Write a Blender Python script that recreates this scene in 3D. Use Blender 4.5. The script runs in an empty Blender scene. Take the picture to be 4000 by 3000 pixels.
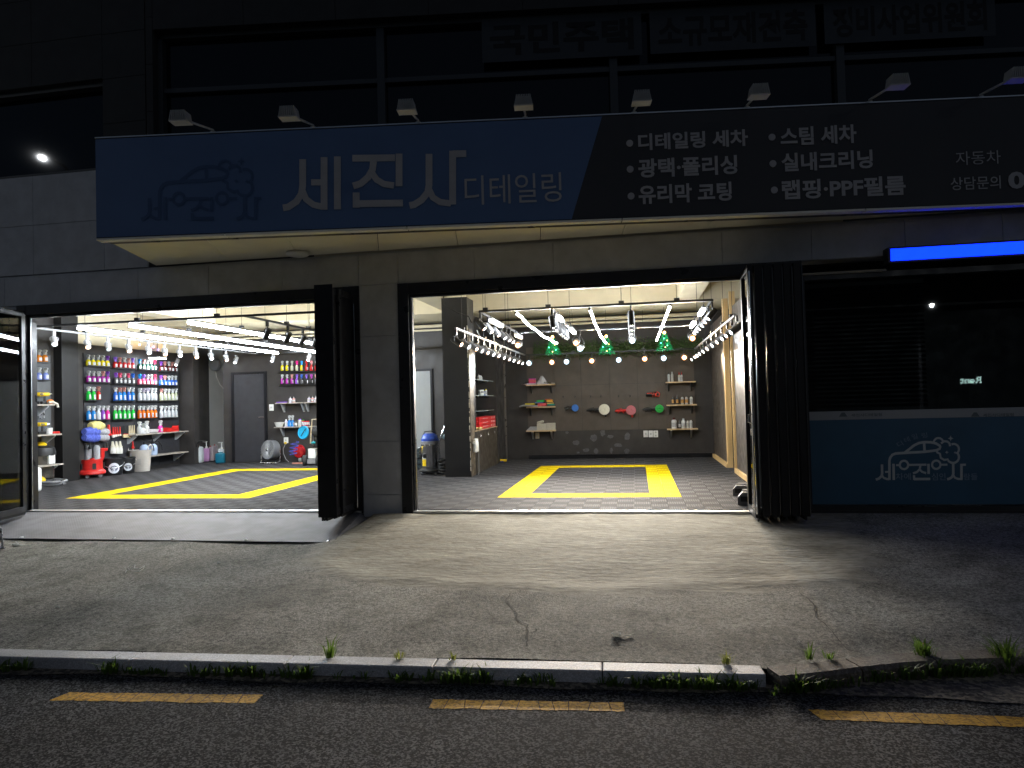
import bpy, bmesh, math, random
from mathutils import Vector, Matrix
random.seed(7)
S = bpy.context.scene
COL = S.collection
rad = math.radians
# ---------------------------------------------------------------- camera
F_PX = 2729.2                       # focal length in pixels of the 4000 px wide photograph
CAM = Vector((0.652, -7.995, 1.277))
YAW, PITCH, ROLL = 0.17388, 0.02468, -0.02663
_cy, _sy, _cp, _sp, _cr, _sr = math.cos(YAW), math.sin(YAW), math.cos(PITCH), math.sin(PITCH), math.cos(ROLL), math.sin(ROLL)
FW = Vector((-_sy*_cp, _cy*_cp, _sp)); _r0 = Vector((_cy, _sy, 0)); _u0 = _r0.cross(FW)
RT = _r0*_cr + _u0*_sr; UP = _u0*_cr - _r0*_sr
cd = bpy.data.cameras.new('camera'); cam = bpy.data.objects.new('camera', cd); COL.objects.link(cam)
cd.sensor_width = 36; cd.lens = 36*F_PX/4000; cd.clip_end = 400; cd.clip_start = 0.05
cam.matrix_world = Matrix(((RT.x, UP.x, -FW.x, CAM.x), (RT.y, UP.y, -FW.y, CAM.y), (RT.z, UP.z, -FW.z, CAM.z), (0, 0, 0, 1)))
S.camera = cam
# ---------------------------------------------------------------- night sky, faint moonlight, exposure
W = bpy.data.worlds.new('World'); S.world = W; W.use_nodes = True
wn = W.node_tree.nodes; wl = W.node_tree.links
sky = wn.new('ShaderNodeTexSky'); sky.sky_type = 'NISHITA'; sky.sun_disc = False
SUN_EL, SUN_ROT = rad(62), rad(150)
sky.sun_elevation = SUN_EL; sky.sun_rotation = SUN_ROT
bgn = wn['Background']; bgn.inputs['Strength'].default_value = 0.0026
wl.new(sky.outputs[0], bgn.inputs['Color'])
sl = bpy.data.lights.new('moon', 'SUN'); sl.energy = 0.003; sl.angle = rad(12); sl.color = (.8, .88, 1)
so = bpy.data.objects.new('moon', sl); COL.objects.link(so)
so.rotation_euler = Vector((math.sin(SUN_ROT)*math.cos(SUN_EL), math.cos(SUN_ROT)*math.cos(SUN_EL), math.sin(SUN_EL))).to_track_quat('Z', 'Y').to_euler()
so.location = (0, -20, 20)
vs = S.view_settings; vs.view_transform = 'Standard'; vs.look = 'None'; vs.gamma = 1; vs.use_curve_mapping = False
vs.exposure = 2.2
STREET_W = 130
S.render.engine = 'CYCLES'
S.cycles.use_denoising = True
S.cycles.sample_clamp_indirect = 3.0
S.cycles.max_bounces = 7; S.cycles.diffuse_bounces = 4; S.cycles.glossy_bounces = 4; S.cycles.transmission_bounces = 6; S.cycles.transparent_max_bounces = 12
S.cycles.caustics_reflective = False; S.cycles.caustics_refractive = False
# ---------------------------------------------------------------- pixel -> world
def ray(px, py): return FW + RT*((px-2000)/F_PX) - UP*((py-1500)/F_PX)
def on(ax, v, px, py):
    d = ray(px, py); return CAM + d*((v-CAM[ax])/d[ax])
def PX(v, x, y): return on(0, v, x, y)
def PY(v, x, y): return on(1, v, x, y)
def PZ(v, x, y): return on(2, v, x, y)
def hit(p0, n, px, py):
    d = ray(px, py); return CAM + d*((p0-CAM).dot(n)/d.dot(n))
# ---------------------------------------------------------------- materials
MATS = {}
def nd(nt, t, **kw):
    n = nt.nodes.new(t)
    for k, v in kw.items(): setattr(n, k, v)
    return n
def mat(name, col, rough=.6, metal=0.0, var=None, bump=None, spec=.5, emit=None, trans=0, rvar=None, alpha=1.0, ior=1.45, coat=0, stretch=None):
    if name in MATS: return MATS[name]
    m = bpy.data.materials.new(name); m.use_nodes = True; nt = m.node_tree; L = nt.links
    b = nt.nodes['Principled BSDF']; b.inputs['Roughness'].default_value = rough; b.inputs['Metallic'].default_value = metal
    b.inputs['Base Color'].default_value = (*col, 1); b.inputs['Specular IOR Level'].default_value = spec
    b.inputs['Transmission Weight'].default_value = trans; b.inputs['Alpha'].default_value = alpha; b.inputs['IOR'].default_value = ior
    b.inputs['Coat Weight'].default_value = coat
    if var or bump or rvar:
        g = nd(nt, 'ShaderNodeNewGeometry'); src = g.outputs['Position']
        if stretch:
            mp = nd(nt, 'ShaderNodeMapping'); mp.inputs['Scale'].default_value = stretch; L.new(src, mp.inputs[0]); src = mp.outputs[0]
    if var:
        n = nd(nt, 'ShaderNodeTexNoise'); n.inputs['Scale'].default_value = var[0]; n.inputs['Detail'].default_value = 6; n.inputs['Roughness'].default_value = .6
        L.new(src, n.inputs['Vector'])
        r = nd(nt, 'ShaderNodeMapRange'); r.inputs['From Min'].default_value = .3; r.inputs['From Max'].default_value = .7
        L.new(n.outputs['Fac'], r.inputs['Value'])
        mx = nd(nt, 'ShaderNodeMix', data_type='RGBA'); a = var[1]
        mx.inputs['A'].default_value = (*[max(0, c*(1-a)) for c in col], 1); mx.inputs['B'].default_value = (*[min(1, c*(1+a)) for c in col], 1)
        L.new(r.outputs[0], mx.inputs['Factor']); L.new(mx.outputs['Result'], b.inputs['Base Color'])
    if rvar:
        n = nd(nt, 'ShaderNodeTexNoise'); n.inputs['Scale'].default_value = rvar[0]; n.inputs['Detail'].default_value = 5; L.new(src, n.inputs['Vector'])
        r = nd(nt, 'ShaderNodeMapRange'); r.inputs['From Min'].default_value = .3; r.inputs['From Max'].default_value = .7; r.inputs['To Min'].default_value = max(0, rough-rvar[1]); r.inputs['To Max'].default_value = min(1, rough+rvar[1])
        L.new(n.outputs['Fac'], r.inputs['Value']); L.new(r.outputs[0], b.inputs['Roughness'])
    if bump:
        n = nd(nt, 'ShaderNodeTexNoise'); n.inputs['Scale'].default_value = bump[0]; n.inputs['Detail'].default_value = 5; L.new(src, n.inputs['Vector'])
        bp = nd(nt, 'ShaderNodeBump'); bp.inputs['Strength'].default_value = bump[1]; bp.inputs['Distance'].default_value = bump[2] if len(bump) > 2 else .01
        L.new(n.outputs['Fac'], bp.inputs['Height']); L.new(bp.outputs[0], b.inputs['Normal'])
    if emit:
        b.inputs['Emission Color'].default_value = (*emit[0], 1); b.inputs['Emission Strength'].default_value = emit[1]
        if len(emit) > 2: m.cycles.emission_sampling = 'NONE'
    MATS[name] = m; return m
def plastic(col, rough=.35, name=None):
    k = name or 'plastic_%02x%02x%02x' % tuple(int(255*min(1, c)) for c in col)
    return mat(k, col, rough, var=(30, .08))
BLACKWALL = mat('black_painted_wall', (.040, .036, .034), .45, var=(3.5, .2), rvar=(5, .12), bump=(40, .08, .003))
BLACKPANEL = mat('black_panel', (.084, .068, .055), .5, var=(6, .12), rvar=(9, .1), bump=(60, .06, .003))
NIGHTPANEL = mat('blue_black_panel', (.036, .036, .041), .45, var=(6, .12), rvar=(9, .1), bump=(60, .06, .003))
PILLARBLACK = mat('scuffed_black_paint', (.011, .0105, .0105), .42, var=(5, .2), rvar=(8, .04), bump=(25, .05, .003))
CREAM = mat('cream_ceiling_paint', (.58, .51, .36), .75, var=(2, .08), bump=(30, .1, .004))
GREYWALL = mat('pale_grey_wall', (.40, .40, .39), .7, var=(3, .06), bump=(30, .05, .003))
UPCLAD = mat('upper_cladding_dimmed', (.042, .042, .042), .8, var=(4, .14), bump=(120, .15, .003))  # weaker light on the upper storey is put into this darker cladding colour
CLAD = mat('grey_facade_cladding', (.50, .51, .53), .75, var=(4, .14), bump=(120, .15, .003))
DARKMETAL = mat('black_aluminium', (.020, .020, .023), .36, 0.0, var=(5, .25), rvar=(6, .12))
BLACKGLOSS = mat('black_enamel', (.010, .010, .012), .38, spec=.3, rvar=(8, .08), var=(8, .2))
STEEL = mat('brushed_steel', (.55, .56, .58), .28, 1.0, rvar=(20, .1))
CHROME = mat('chrome', (.75, .76, .78), .12, 1.0)
ALU = mat('aluminium', (.60, .61, .62), .38, .9, rvar=(15, .1))
WHITEPL = mat('white_plastic', (.72, .72, .70), .4, var=(12, .05))
GREYPL = mat('grey_plastic', (.25, .25, .26), .45, var=(12, .1))
BLACKPL = mat('black_plastic', (.018, .018, .019), .4, var=(12, .2), rvar=(12, .1))
RUBBER = mat('black_rubber', (.02, .02, .02), .75, var=(20, .2))
RAILMAT = mat('black_track', (.022, .022, .024), .4)
PINE = mat('pine_timber', (.62, .42, .19), .55, var=(14, .16), bump=(60, .1, .003), stretch=(1, 1, .08))
PINESHELF = mat('pine_shelf_board', (.60, .43, .24), .55, var=(20, .14), bump=(70, .08, .002), stretch=(.1, 1, 1))
GREYWOOD = mat('worn_grey_board', (.36, .32, .28), .6, var=(20, .2), stretch=(1, .1, 1))
RED = plastic((.58, .022, .018), .35, 'red_plastic')
BLUE = plastic((.02, .07, .42), .35, 'blue_plastic')
YELLOWPL = plastic((.75, .50, .01), .4, 'yellow_plastic')
CLOTH = mat('pale_towel_cloth', (.55, .52, .44), .95, var=(60, .15), bump=(200, .5, .004))
# ---------------------------------------------------------------- mesh builder
class MB:
    def __init__(s): s.v = []; s.f = []
    def add(s, vs_, fs): 
        o = len(s.v); s.v += [Vector(v) for v in vs_]; s.f += [tuple(i+o for i in f) for f in fs]; return s
    def box(s, c, d, rot=None):
        c = Vector(c); hx, hy, hz = d[0]/2, d[1]/2, d[2]/2
        p = [Vector((x, y, z)) for x in (-hx, hx) for y in (-hy, hy) for z in (-hz, hz)]
        if rot is not None: p = [rot @ q for q in p]
        return s.add([q+c for q in p], [(0, 1, 3, 2), (4, 6, 7, 5), (0, 4, 5, 1), (2, 3, 7, 6), (0, 2, 6, 4), (1, 5, 7, 3)])
    def bbox(s, a, b): 
        return s.box([(a[i]+b[i])/2 for i in range(3)], [abs(b[i]-a[i]) for i in range(3)])
    def rbox(s, c, d, r, rot=None, seg=2):
        bm = bmesh.new(); bmesh.ops.create_cube(bm, size=1)
        for v in bm.verts: v.co = Vector((v.co.x*d[0], v.co.y*d[1], v.co.z*d[2]))
        bmesh.ops.bevel(bm, geom=bm.edges[:], offset=min(r, min(d)*.49), segments=seg, affect='EDGES', profile=.5)
        bm.verts.index_update(); c = Vector(c)
        s.add([((rot @ v.co) if rot is not None else v.co)+c for v in bm.verts], [[v.index for v in f.verts] for f in bm.faces]); bm.free(); return s
    def cyl(s, p0, p1, r0, r1=None, seg=12, cap=True):
        p0, p1 = Vector(p0), Vector(p1); r1 = r0 if r1 is None else r1
        q = (p1-p0).to_track_quat('Z', 'Y'); a, b = q @ Vector((1, 0, 0)), q @ Vector((0, 1, 0))
        vs_ = []
        for p, r in ((p0, r0), (p1, r1)):
            for i in range(seg):
                t = 2*math.pi*i/seg; vs_.append(p+a*(r*math.cos(t))+b*(r*math.sin(t)))
        fs = [(i, (i+1) % seg, seg+(i+1) % seg, seg+i) for i in range(seg)]
        if cap: fs += [tuple(range(seg-1, -1, -1)), tuple(range(seg, 2*seg))]
        return s.add(vs_, fs)
    def lathe(s, prof, c=(0, 0, 0), seg=16, axis=None, sx=1, sy=1):
        c = Vector(c); q = None if axis is None else Vector(axis).to_track_quat('Z', 'Y')
        vs_ = []
        for r, z in prof:
            for i in range(seg):
                t = 2*math.pi*i/seg; p = Vector((r*math.cos(t)*sx, r*math.sin(t)*sy, z)); vs_.append(c+(q @ p if q else p))
        fs = [(k*seg+i, k*seg+(i+1) % seg, (k+1)*seg+(i+1) % seg, (k+1)*seg+i) for k in range(len(prof)-1) for i in range(seg)]
        fs += [tuple(range(seg-1, -1, -1)), tuple(range((len(prof)-1)*seg, len(prof)*seg))]
        return s.add(vs_, fs)
    def tube(s, pts, r, seg=6):
        pts = [Vector(p) for p in pts]; vs_ = []; n = len(pts); ref = None
        for i, p in enumerate(pts):
            t = (pts[min(i+1, n-1)]-pts[max(i-1, 0)]).normalized()
            if ref is None: ref = t.orthogonal().normalized()
            ref = (ref - t*ref.dot(t)); ref = ref.normalized() if ref.length > 1e-6 else t.orthogonal().normalized()
            b = t.cross(ref); rr = r[i] if isinstance(r, (list, tuple)) else r
            for k in range(seg):
                a = 2*math.pi*k/seg; vs_.append(p+ref*(rr*math.cos(a))+b*(rr*math.sin(a)))
        fs = [(i*seg+k, i*seg+(k+1) % seg, (i+1)*seg+(k+1) % seg, (i+1)*seg+k) for i in range(n-1) for k in range(seg)]
        fs += [tuple(range(seg-1, -1, -1)), tuple(range((n-1)*seg, n*seg))]
        return s.add(vs_, fs)
    def prism(s, poly, ext):          # poly: list of 3d points (planar), ext: Vector
        n = len(poly); ext = Vector(ext); a = [Vector(p) for p in poly]
        return s.add(a+[p+ext for p in a], [tuple(range(n-1, -1, -1)), tuple(range(n, 2*n))]+[(i, (i+1) % n, n+(i+1) % n, n+i) for i in range(n)])
    def ball(s, c, r, seg=12, rings=7, sc=(1, 1, 1)):
        pr = [(max(1e-4, math.sin(math.pi*k/rings))*r, -math.cos(math.pi*k/rings)*r) for k in range(rings+1)]
        o = len(s.v); s.lathe(pr, (0, 0, 0), seg)
        for i in range(o, len(s.v)): v = s.v[i]; s.v[i] = Vector((v.x*sc[0]+c[0], v.y*sc[1]+c[1], v.z*sc[2]+c[2]))
        return s
    def mesh(s, name, m, smooth=False):
        me = bpy.data.meshes.new(name); me.from_pydata([tuple(v) for v in s.v], [], s.f); me.update()
        bm = bmesh.new(); bm.from_mesh(me); bmesh.ops.recalc_face_normals(bm, faces=bm.faces); bm.to_mesh(me); bm.free()
        if m: me.materials.append(m)
        if smooth:
            me.polygons.foreach_set('use_smooth', [True]*len(me.polygons)); me.set_sharp_from_angle(angle=rad(35))
        return me
    def build(s, name, m, parent=None, smooth=False, w=False, label=None):
        """w: vertices are world coordinates, the parent is unrotated"""
        if w and parent is not None:
            o_ = world_loc(parent)
            s.v = [v-o_ for v in s.v]
        me = s.mesh(name, m, smooth); o = bpy.data.objects.new(name, me); COL.objects.link(o)
        if parent is not None: o.parent = parent
        if label: o['label'] = label
        return o
def world_loc(o):
    p = Vector((0, 0, 0))
    while o is not None: p = p + o.location; o = o.parent
    return p
def tag(o, label, cat, group=None, kind=None):
    o['label'] = label; o['category'] = cat
    if group: o['group'] = group
    if kind: o['kind'] = kind
    return o
def thing(name, label, cat, loc=(0, 0, 0), rz=0, group=None):
    o = bpy.data.objects.new(name, None); COL.objects.link(o); o.location = loc; o.rotation_euler = (0, 0, rz); o.empty_display_size = .1
    return tag(o, label, cat, group)
def struct(o, label, cat): 
    return tag(o, label, cat, kind='structure')
def single(mb, name, m, label, cat, loc=None, smooth=False, group=None):
    """a thing that is one mesh; vertices in world coordinates, origin at loc"""
    loc = Vector(loc) if loc is not None else Vector((sum(v.x for v in mb.v)/len(mb.v), sum(v.y for v in mb.v)/len(mb.v), min(v.z for v in mb.v)))
    mb.v = [v-loc for v in mb.v]; o = mb.build(name, m, None, smooth); o.location = loc
    return tag(o, label, cat, group)
def copy_tree(o, parent=None):
    c = o.copy(); COL.objects.link(c); c.parent = parent
    for ch in o.children: copy_tree(ch, c)
    return c
ORD = ['first', 'second', 'third', 'fourth', 'fifth', 'sixth', 'seventh', 'eighth', 'ninth', 'tenth', 'eleventh', 'twelfth', 'thirteenth', 'fourteenth']
# flat lettering
def text2d(s, bold=0.0):
    cu = bpy.data.curves.new('lettering_curve', 'FONT'); cu.body = s; cu.size = 1; cu.offset = bold; cu.resolution_u = 3; cu.fill_mode = 'BOTH'; cu.extrude = 0
    ob = bpy.data.objects.new('lettering_curve', cu); COL.objects.link(ob)
    dg = bpy.context.evaluated_depsgraph_get(); dg.update()
    me = bpy.data.meshes.new_from_object(ob.evaluated_get(dg))
    vs_ = [v.co.copy() for v in me.vertices]; fs = [tuple(p.vertices) for p in me.polygons]
    bpy.data.objects.remove(ob); bpy.data.curves.remove(cu); bpy.data.meshes.remove(me)
    return vs_, fs
TEXTS = {}
for _s, _b in [(t, .03) for t in ('디테일링 세차', '광택·폴리싱', '유리막 코팅', '스팀 세차', '실내크리닝', '랩핑·PPF필름', '국민주택', '소규모재건축', '정비사업위원회')]+[('디테일링', .0), ('상담문의', .005), ('01', .04), ('자동차', -.002), ('차에', .01), ('심인', .01), ('람들', .01), ('디', .0), ('테', .0), ('일', .0), ('링', .0), ('세진사디테일링', .02), ('Rent', .03)]:
    TEXTS[_s] = text2d(_s, _b)
def lettering(s, o, xd, yd, w, h, off, m, parent, bold=.012, name='lettering', label=None):
    """fit the text into the rectangle o, o+xd*w, o+yd*h, lifted by the vector off"""
    vs_, fs = TEXTS[s]
    x0 = min(v.x for v in vs_); x1 = max(v.x for v in vs_); y0 = min(v.y for v in vs_); y1 = max(v.y for v in vs_)
    mb = MB(); mb.add([o + xd*((v.x-x0)/(x1-x0)*w) + yd*((v.y-y0)/(y1-y0)*h) + off for v in vs_], fs)
    # keep winding facing along off
    mb2 = mb; loc = world_loc(parent); me = bpy.data.meshes.new(name); me.from_pydata([tuple(v-loc) for v in mb2.v], [], mb2.f); me.update(); me.materials.append(m)
    ob = bpy.data.objects.new(name, me); COL.objects.link(ob); ob.parent = parent
    ob['label'] = label or ('lettering reading ' + s)
    return ob
def ribbon(mb, pts, width, closed=False):
    """2d polyline -> flat ribbon (x, y, 0)"""
    pts = [Vector((p[0], p[1], 0)) for p in pts]; n = len(pts); Lp, Rp = [], []
    for i, p in enumerate(pts):
        if closed: a, b = pts[i-1], pts[(i+1) % n]
        else: a, b = pts[max(i-1, 0)], pts[min(i+1, n-1)]
        t = (b-a).normalized(); nn = Vector((-t.y, t.x, 0)); wd = width[i] if isinstance(width, (list, tuple)) else width
        Lp.append(p+nn*wd/2); Rp.append(p-nn*wd/2)
    k = n if closed else n-1
    mb.add(Lp+Rp, [(i, (i+1) % n, n+(i+1) % n, n+i) for i in range(k)])
def arc(cx, cy, r, a0, a1, n=10): return [(cx+r*math.cos(rad(a0+(a1-a0)*i/n)), cy+r*math.sin(rad(a0+(a1-a0)*i/n))) for i in range(n+1)]
# ================================================================ SETTING: road, kerb, pavement
def sstep(a, b, x):
    t = max(0, min(1, (x-a)/(b-a))); return t*t*(3-2*t)
def kerb_y(x): return -3.816+.0433*x
OKP = [PZ(-.27, *p) for p in ((2992, 2606), (3150, 2590), (3300, 2572), (3450, 2556), (3600, 2546), (3800, 2538), (4000, 2535), (4300, 2540), (4700, 2552))]
def edge_y(x):
    if x <= OKP[0].x: return kerb_y(x)
    for a_, b_ in zip(OKP[:-1], OKP[1:]):
        if x <= b_.x: return a_.y+(b_.y-a_.y)*(x-a_.x)/(b_.x-a_.x)
    return OKP[-1].y+(x-OKP[-1].x)*.02
def ground_z(x, y):
    zl = -.15 if y > -1.05 else -.15+(y+1.05)*.0461
    if y < -4.2: zl = -.295
    zr = -.012-.0845*min(2.35, -min(y, 0)) if y > -2.35 else zl
    k = sstep(-2.85, -2.35, x)
    if y > -1.05 and x < -2.5: k *= sstep(-2.6, -2.45, x)
    return zl*(1-k)+zr*k
def concrete_mat():
    m = bpy.data.materials.new('old_concrete_and_cement'); m.use_nodes = True; nt = m.node_tree; L = nt.links; b = nt.nodes['Principled BSDF']
    g = nd(nt, 'ShaderNodeNewGeometry'); P = g.outputs['Position']
    def noise(sc, det=6, rough=.6, vec=P):
        n = nd(nt, 'ShaderNodeTexNoise'); n.inputs['Scale'].default_value = sc; n.inputs['Detail'].default_value = det; n.inputs['Roughness'].default_value = rough; L.new(vec, n.inputs['Vector']); return n.outputs['Fac']
    def ramp(v, *stops):
        r = nd(nt, 'ShaderNodeValToRGB'); e = r.color_ramp.elements
        while len(e) < len(stops): e.new(.5)
        for i, (p, c) in enumerate(stops): e[i].position = p; e[i].color = (*c, 1)
        L.new(v, r.inputs[0]); return r.outputs[0]
    def mix(f, a, c, bl='MIX'):
        x = nd(nt, 'ShaderNodeMix', data_type='RGBA', blend_type=bl)
        if isinstance(f, float): x.inputs['Factor'].default_value = f
        else: L.new(f, x.inputs['Factor'])
        L.new(a, x.inputs['A']); L.new(c, x.inputs['B']); return x.outputs['Result']
    big = ramp(noise(.9, 5), (.3, (.17, .165, .145)), (.5, (.28, .27, .24)), (.72, (.38, .37, .33)))
    fine = ramp(noise(34, 4, .8), (.38, (.45, .45, .45)), (.5, (.98, .98, .98)), (.62, (1.38, 1.36, 1.33)))
    grit = ramp(noise(110, 2, .7), (.42, (.6, .6, .6)), (.58, (1.22, 1.22, 1.22)))
    med = ramp(noise(3.2, 7, .7), (.34, (.62, .62, .60)), (.5, (1, 1, 1)), (.68, (1.12, 1.12, 1.12)))
    old = mix(1.0, mix(1.0, mix(1.0, big, med, 'MULTIPLY'), fine, 'MULTIPLY'), grit, 'MULTIPLY')
    mp = nd(nt, 'ShaderNodeMapping'); mp.inputs['Scale'].default_value = (.75, 2.3, 1); mp.inputs['Rotation'].default_value = (0, 0, .1); L.new(P, mp.inputs[0])
    st = ramp(noise(2.2, 7, .62, mp.outputs[0]), (.3, (.22, .205, .165)), (.5, (.32, .30, .25)), (.7, (.42, .40, .34)))
    st2 = ramp(noise(14, 4, .6, mp.outputs[0]), (.32, (.70, .69, .67)), (.55, (1.05, 1.05, 1.05)), (.75, (1.2, 1.2, 1.2)))
    cem = mix(1.0, st, st2, 'MULTIPLY')
    at = nd(nt, 'ShaderNodeAttribute', attribute_name='cement')
    nm = nd(nt, 'ShaderNodeMath', operation='MULTIPLY_ADD'); L.new(noise(3.5, 7, .65, mp.outputs[0]), nm.inputs[0]); nm.inputs[1].default_value = 1.1; nm.inputs[2].default_value = -.55
    ad = nd(nt, 'ShaderNodeMath', operation='ADD'); L.new(at.outputs['Fac'], ad.inputs[0]); L.new(nm.outputs[0], ad.inputs[1])
    mr = nd(nt, 'ShaderNodeMapRange'); mr.inputs['From Min'].default_value = .36; mr.inputs['From Max'].default_value = .66; L.new(ad.outputs[0], mr.inputs['Value'])
    L.new(mix(mr.outputs[0], old, cem), b.inputs['Base Color'])
    b.inputs['Roughness'].default_value = .85; b.inputs['Specular IOR Level'].default_value = .12
    h1 = nd(nt, 'ShaderNodeBump'); h1.inputs['Strength'].default_value = .75; h1.inputs['Distance'].default_value = .012; L.new(noise(60, 4, .75), h1.inputs['Height'])
    h2 = nd(nt, 'ShaderNodeBump'); h2.inputs['Strength'].default_value = .6; h2.inputs['Distance'].default_value = .02; L.new(noise(9, 6, .6, mp.outputs[0]), h2.inputs['Height'])
    nx = nd(nt, 'ShaderNodeMix', data_type='VECTOR'); L.new(mr.outputs[0], nx.inputs['Factor']); L.new(h1.outputs[0], nx.inputs['A']); L.new(h2.outputs[0], nx.inputs['B'])
    L.new(nx.outputs['Result'], b.inputs['Normal'])
    return m
def speckle_mat(name, dark, pale, sc, bump, rough, tint=1.0, spec=.5, mid=.25):
    m = bpy.data.materials.new(name); m.use_nodes = True; nt = m.node_tree; L = nt.links; b = nt.nodes['Principled BSDF']
    g = nd(nt, 'ShaderNodeNewGeometry'); P = g.outputs['Position']
    v = nd(nt, 'ShaderNodeTexVoronoi'); v.inputs['Scale'].default_value = sc; L.new(P, v.inputs['Vector'])
    n = nd(nt, 'ShaderNodeTexNoise'); n.inputs['Scale'].default_value = sc*.7; n.inputs['Detail'].default_value = 5; n.inputs['Roughness'].default_value = .75; L.new(P, n.inputs['Vector'])
    big = nd(nt, 'ShaderNodeTexNoise'); big.inputs['Scale'].default_value = 1.3; big.inputs['Detail'].default_value = 6; L.new(P, big.inputs['Vector'])
    r = nd(nt, 'ShaderNodeValToRGB'); e = r.color_ramp.elements; e[0].position = .40; e[0].color = (*dark, 1); e[1].position = .78; e[1].color = (*pale, 1); x = e.new(.55); x.color = (*[(d*(1-mid)+p*mid) for d, p in zip(dark, pale)], 1)
    sep = nd(nt, 'ShaderNodeSeparateColor'); L.new(v.outputs['Color'], sep.inputs[0])
    ad = nd(nt, 'ShaderNodeMath', operation='MULTIPLY_ADD'); L.new(sep.outputs[0], ad.inputs[0]); ad.inputs[1].default_value = .55; L.new(n.outputs['Fac'], ad.inputs[2])
    sb = nd(nt, 'ShaderNodeMath', operation='SUBTRACT'); L.new(ad.outputs[0], sb.inputs[0]); sb.inputs[1].default_value = .2
    L.new(sb.outputs[0], r.inputs[0])
    mr = nd(nt, 'ShaderNodeMapRange'); mr.inputs['From Min'].default_value = .3; mr.inputs['From Max'].default_value = .7; mr.inputs['To Min'].default_value = .7; mr.inputs['To Max'].default_value = 1.25; L.new(big.outputs['Fac'], mr.inputs['Value'])
    mx = nd(nt, 'ShaderNodeMix', data_type='RGBA', blend_type='MULTIPLY'); mx.inputs['Factor'].default_value = 1; L.new(r.outputs[0], mx.inputs['A']); L.new(mr.outputs[0], mx.inputs['B'])
    L.new(mx.outputs['Result'], b.inputs['Base Color']); b.inputs['Roughness'].default_value = rough; b.inputs['Specular IOR Level'].default_value = spec
    h = nd(nt, 'ShaderNodeBump'); h.inputs['Strength'].default_value = bump; h.inputs['Distance'].default_value = .012; L.new(sb.outputs[0], h.inputs['Height']); L.new(h.outputs[0], b.inputs['Normal'])
    return m
ASPHALT = speckle_mat('asphalt', (.006, .006, .007), (.15, .15, .155), 105, 1.0, .9, mid=.08, spec=.15)
GUTTER = speckle_mat('worn_gutter_concrete', (.05, .044, .036), (.28, .24, .18), 45, 1.0, .8)
GRANITE = speckle_mat('granite', (.42, .42, .44), (.62, .62, .65), 160, .3, .6)
OLDKERB = speckle_mat('old_kerb_concrete', (.12, .10, .08), (.24, .21, .17), 90, .5, .8)
CONC = concrete_mat()
# pavement height field
poly = [PZ(-.17, 1345, 2010), PZ(-.16, 1290, 2130), PZ(-.19, 1170, 2200), PZ(-.2, 1330, 2265), PZ(-.2, 1800, 2290), PZ(-.205, 2300, 2312), PZ(-.205, 2900, 2300), PZ(-.2, 3350, 2290), PZ(-.18, 3440, 2210), PZ(-.1, 3300, 2060), Vector((3.0, .1, 0)), Vector((-2.3, .1, 0))]
def inside(x, y):
    c = False; d = 9
    n = len(poly)
    for i in range(n):
        a, b = poly[i], poly[(i+1) % n]
        if (a.y > y) != (b.y > y) and x < (b.x-a.x)*(y-a.y)/(b.y-a.y)+a.x: c = not c
        ab = Vector((b.x-a.x, b.y-a.y)); ap = Vector((x-a.x, y-a.y)); t = max(0, min(1, ap.dot(ab)/ab.dot(ab))); d = min(d, (ap-ab*t).length)
    return d if c else -d
xs = [-24+1.5*i for i in range(10)] + [-9+.09*i for i in range(156)] + [5.1+1.2*i for i in range(16)]
NY = 52
verts, faces, att = [], [], []
for x in xs:
    yk = edge_y(x)+.004
    for j in range(NY+1):
        y = .28+(yk-.28)*j/NY
        z = ground_z(x, y); z += (min(z, -.279)-z)*sstep(.35, .02, y-yk); ins = inside(x, y) if -4 < x < 4.5 else -1
        n = math.sin(x*2.1+y*1.3)*.006+math.sin(x*5.3-y*4.1)*.003
        if ins > 0: n += .004*math.sin(x*9+y*17)*math.sin(y*23+x*3)+.012*sstep(0, .12, ins)*sstep(.35, .1, ins)
        if y > -.1: n = 0; 
        if y > .02: z = -.2 if x < -2.62 else -.03
        verts.append((x, y, z+n)); att.append(max(0, min(1, .5+ins*1.5)))
for i in range(len(xs)-1):
    for j in range(NY):
        a = i*(NY+1)+j; faces.append((a, a+NY+1, a+NY+2, a+1))
me = bpy.data.meshes.new('pavement'); me.from_pydata(verts, [], faces); me.update()
me.attributes.new('cement', 'FLOAT', 'POINT').data.foreach_set('value', att); me.materials.append(CONC)
me.polygons.foreach_set('use_smooth', [True]*len(me.polygons))
pavement = bpy.data.objects.new('pavement', me); COL.objects.link(pavement); struct(pavement, 'worn concrete forecourt with a smooth cement apron before the right bay', 'pavement')
def gpt(px, py, lift=.004):
    p = PZ(-.2, px, py)
    for _ in range(6): p = PZ(ground_z(p.x, p.y), px, py)
    return Vector((p.x, p.y, ground_z(p.x, p.y)+math.sin(p.x*2.1+p.y*1.3)*.006+math.sin(p.x*5.3-p.y*4.1)*.003+lift))
CRACK = mat('crack_dirt', (.03, .028, .024), .95, var=(30, .3))
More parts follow.
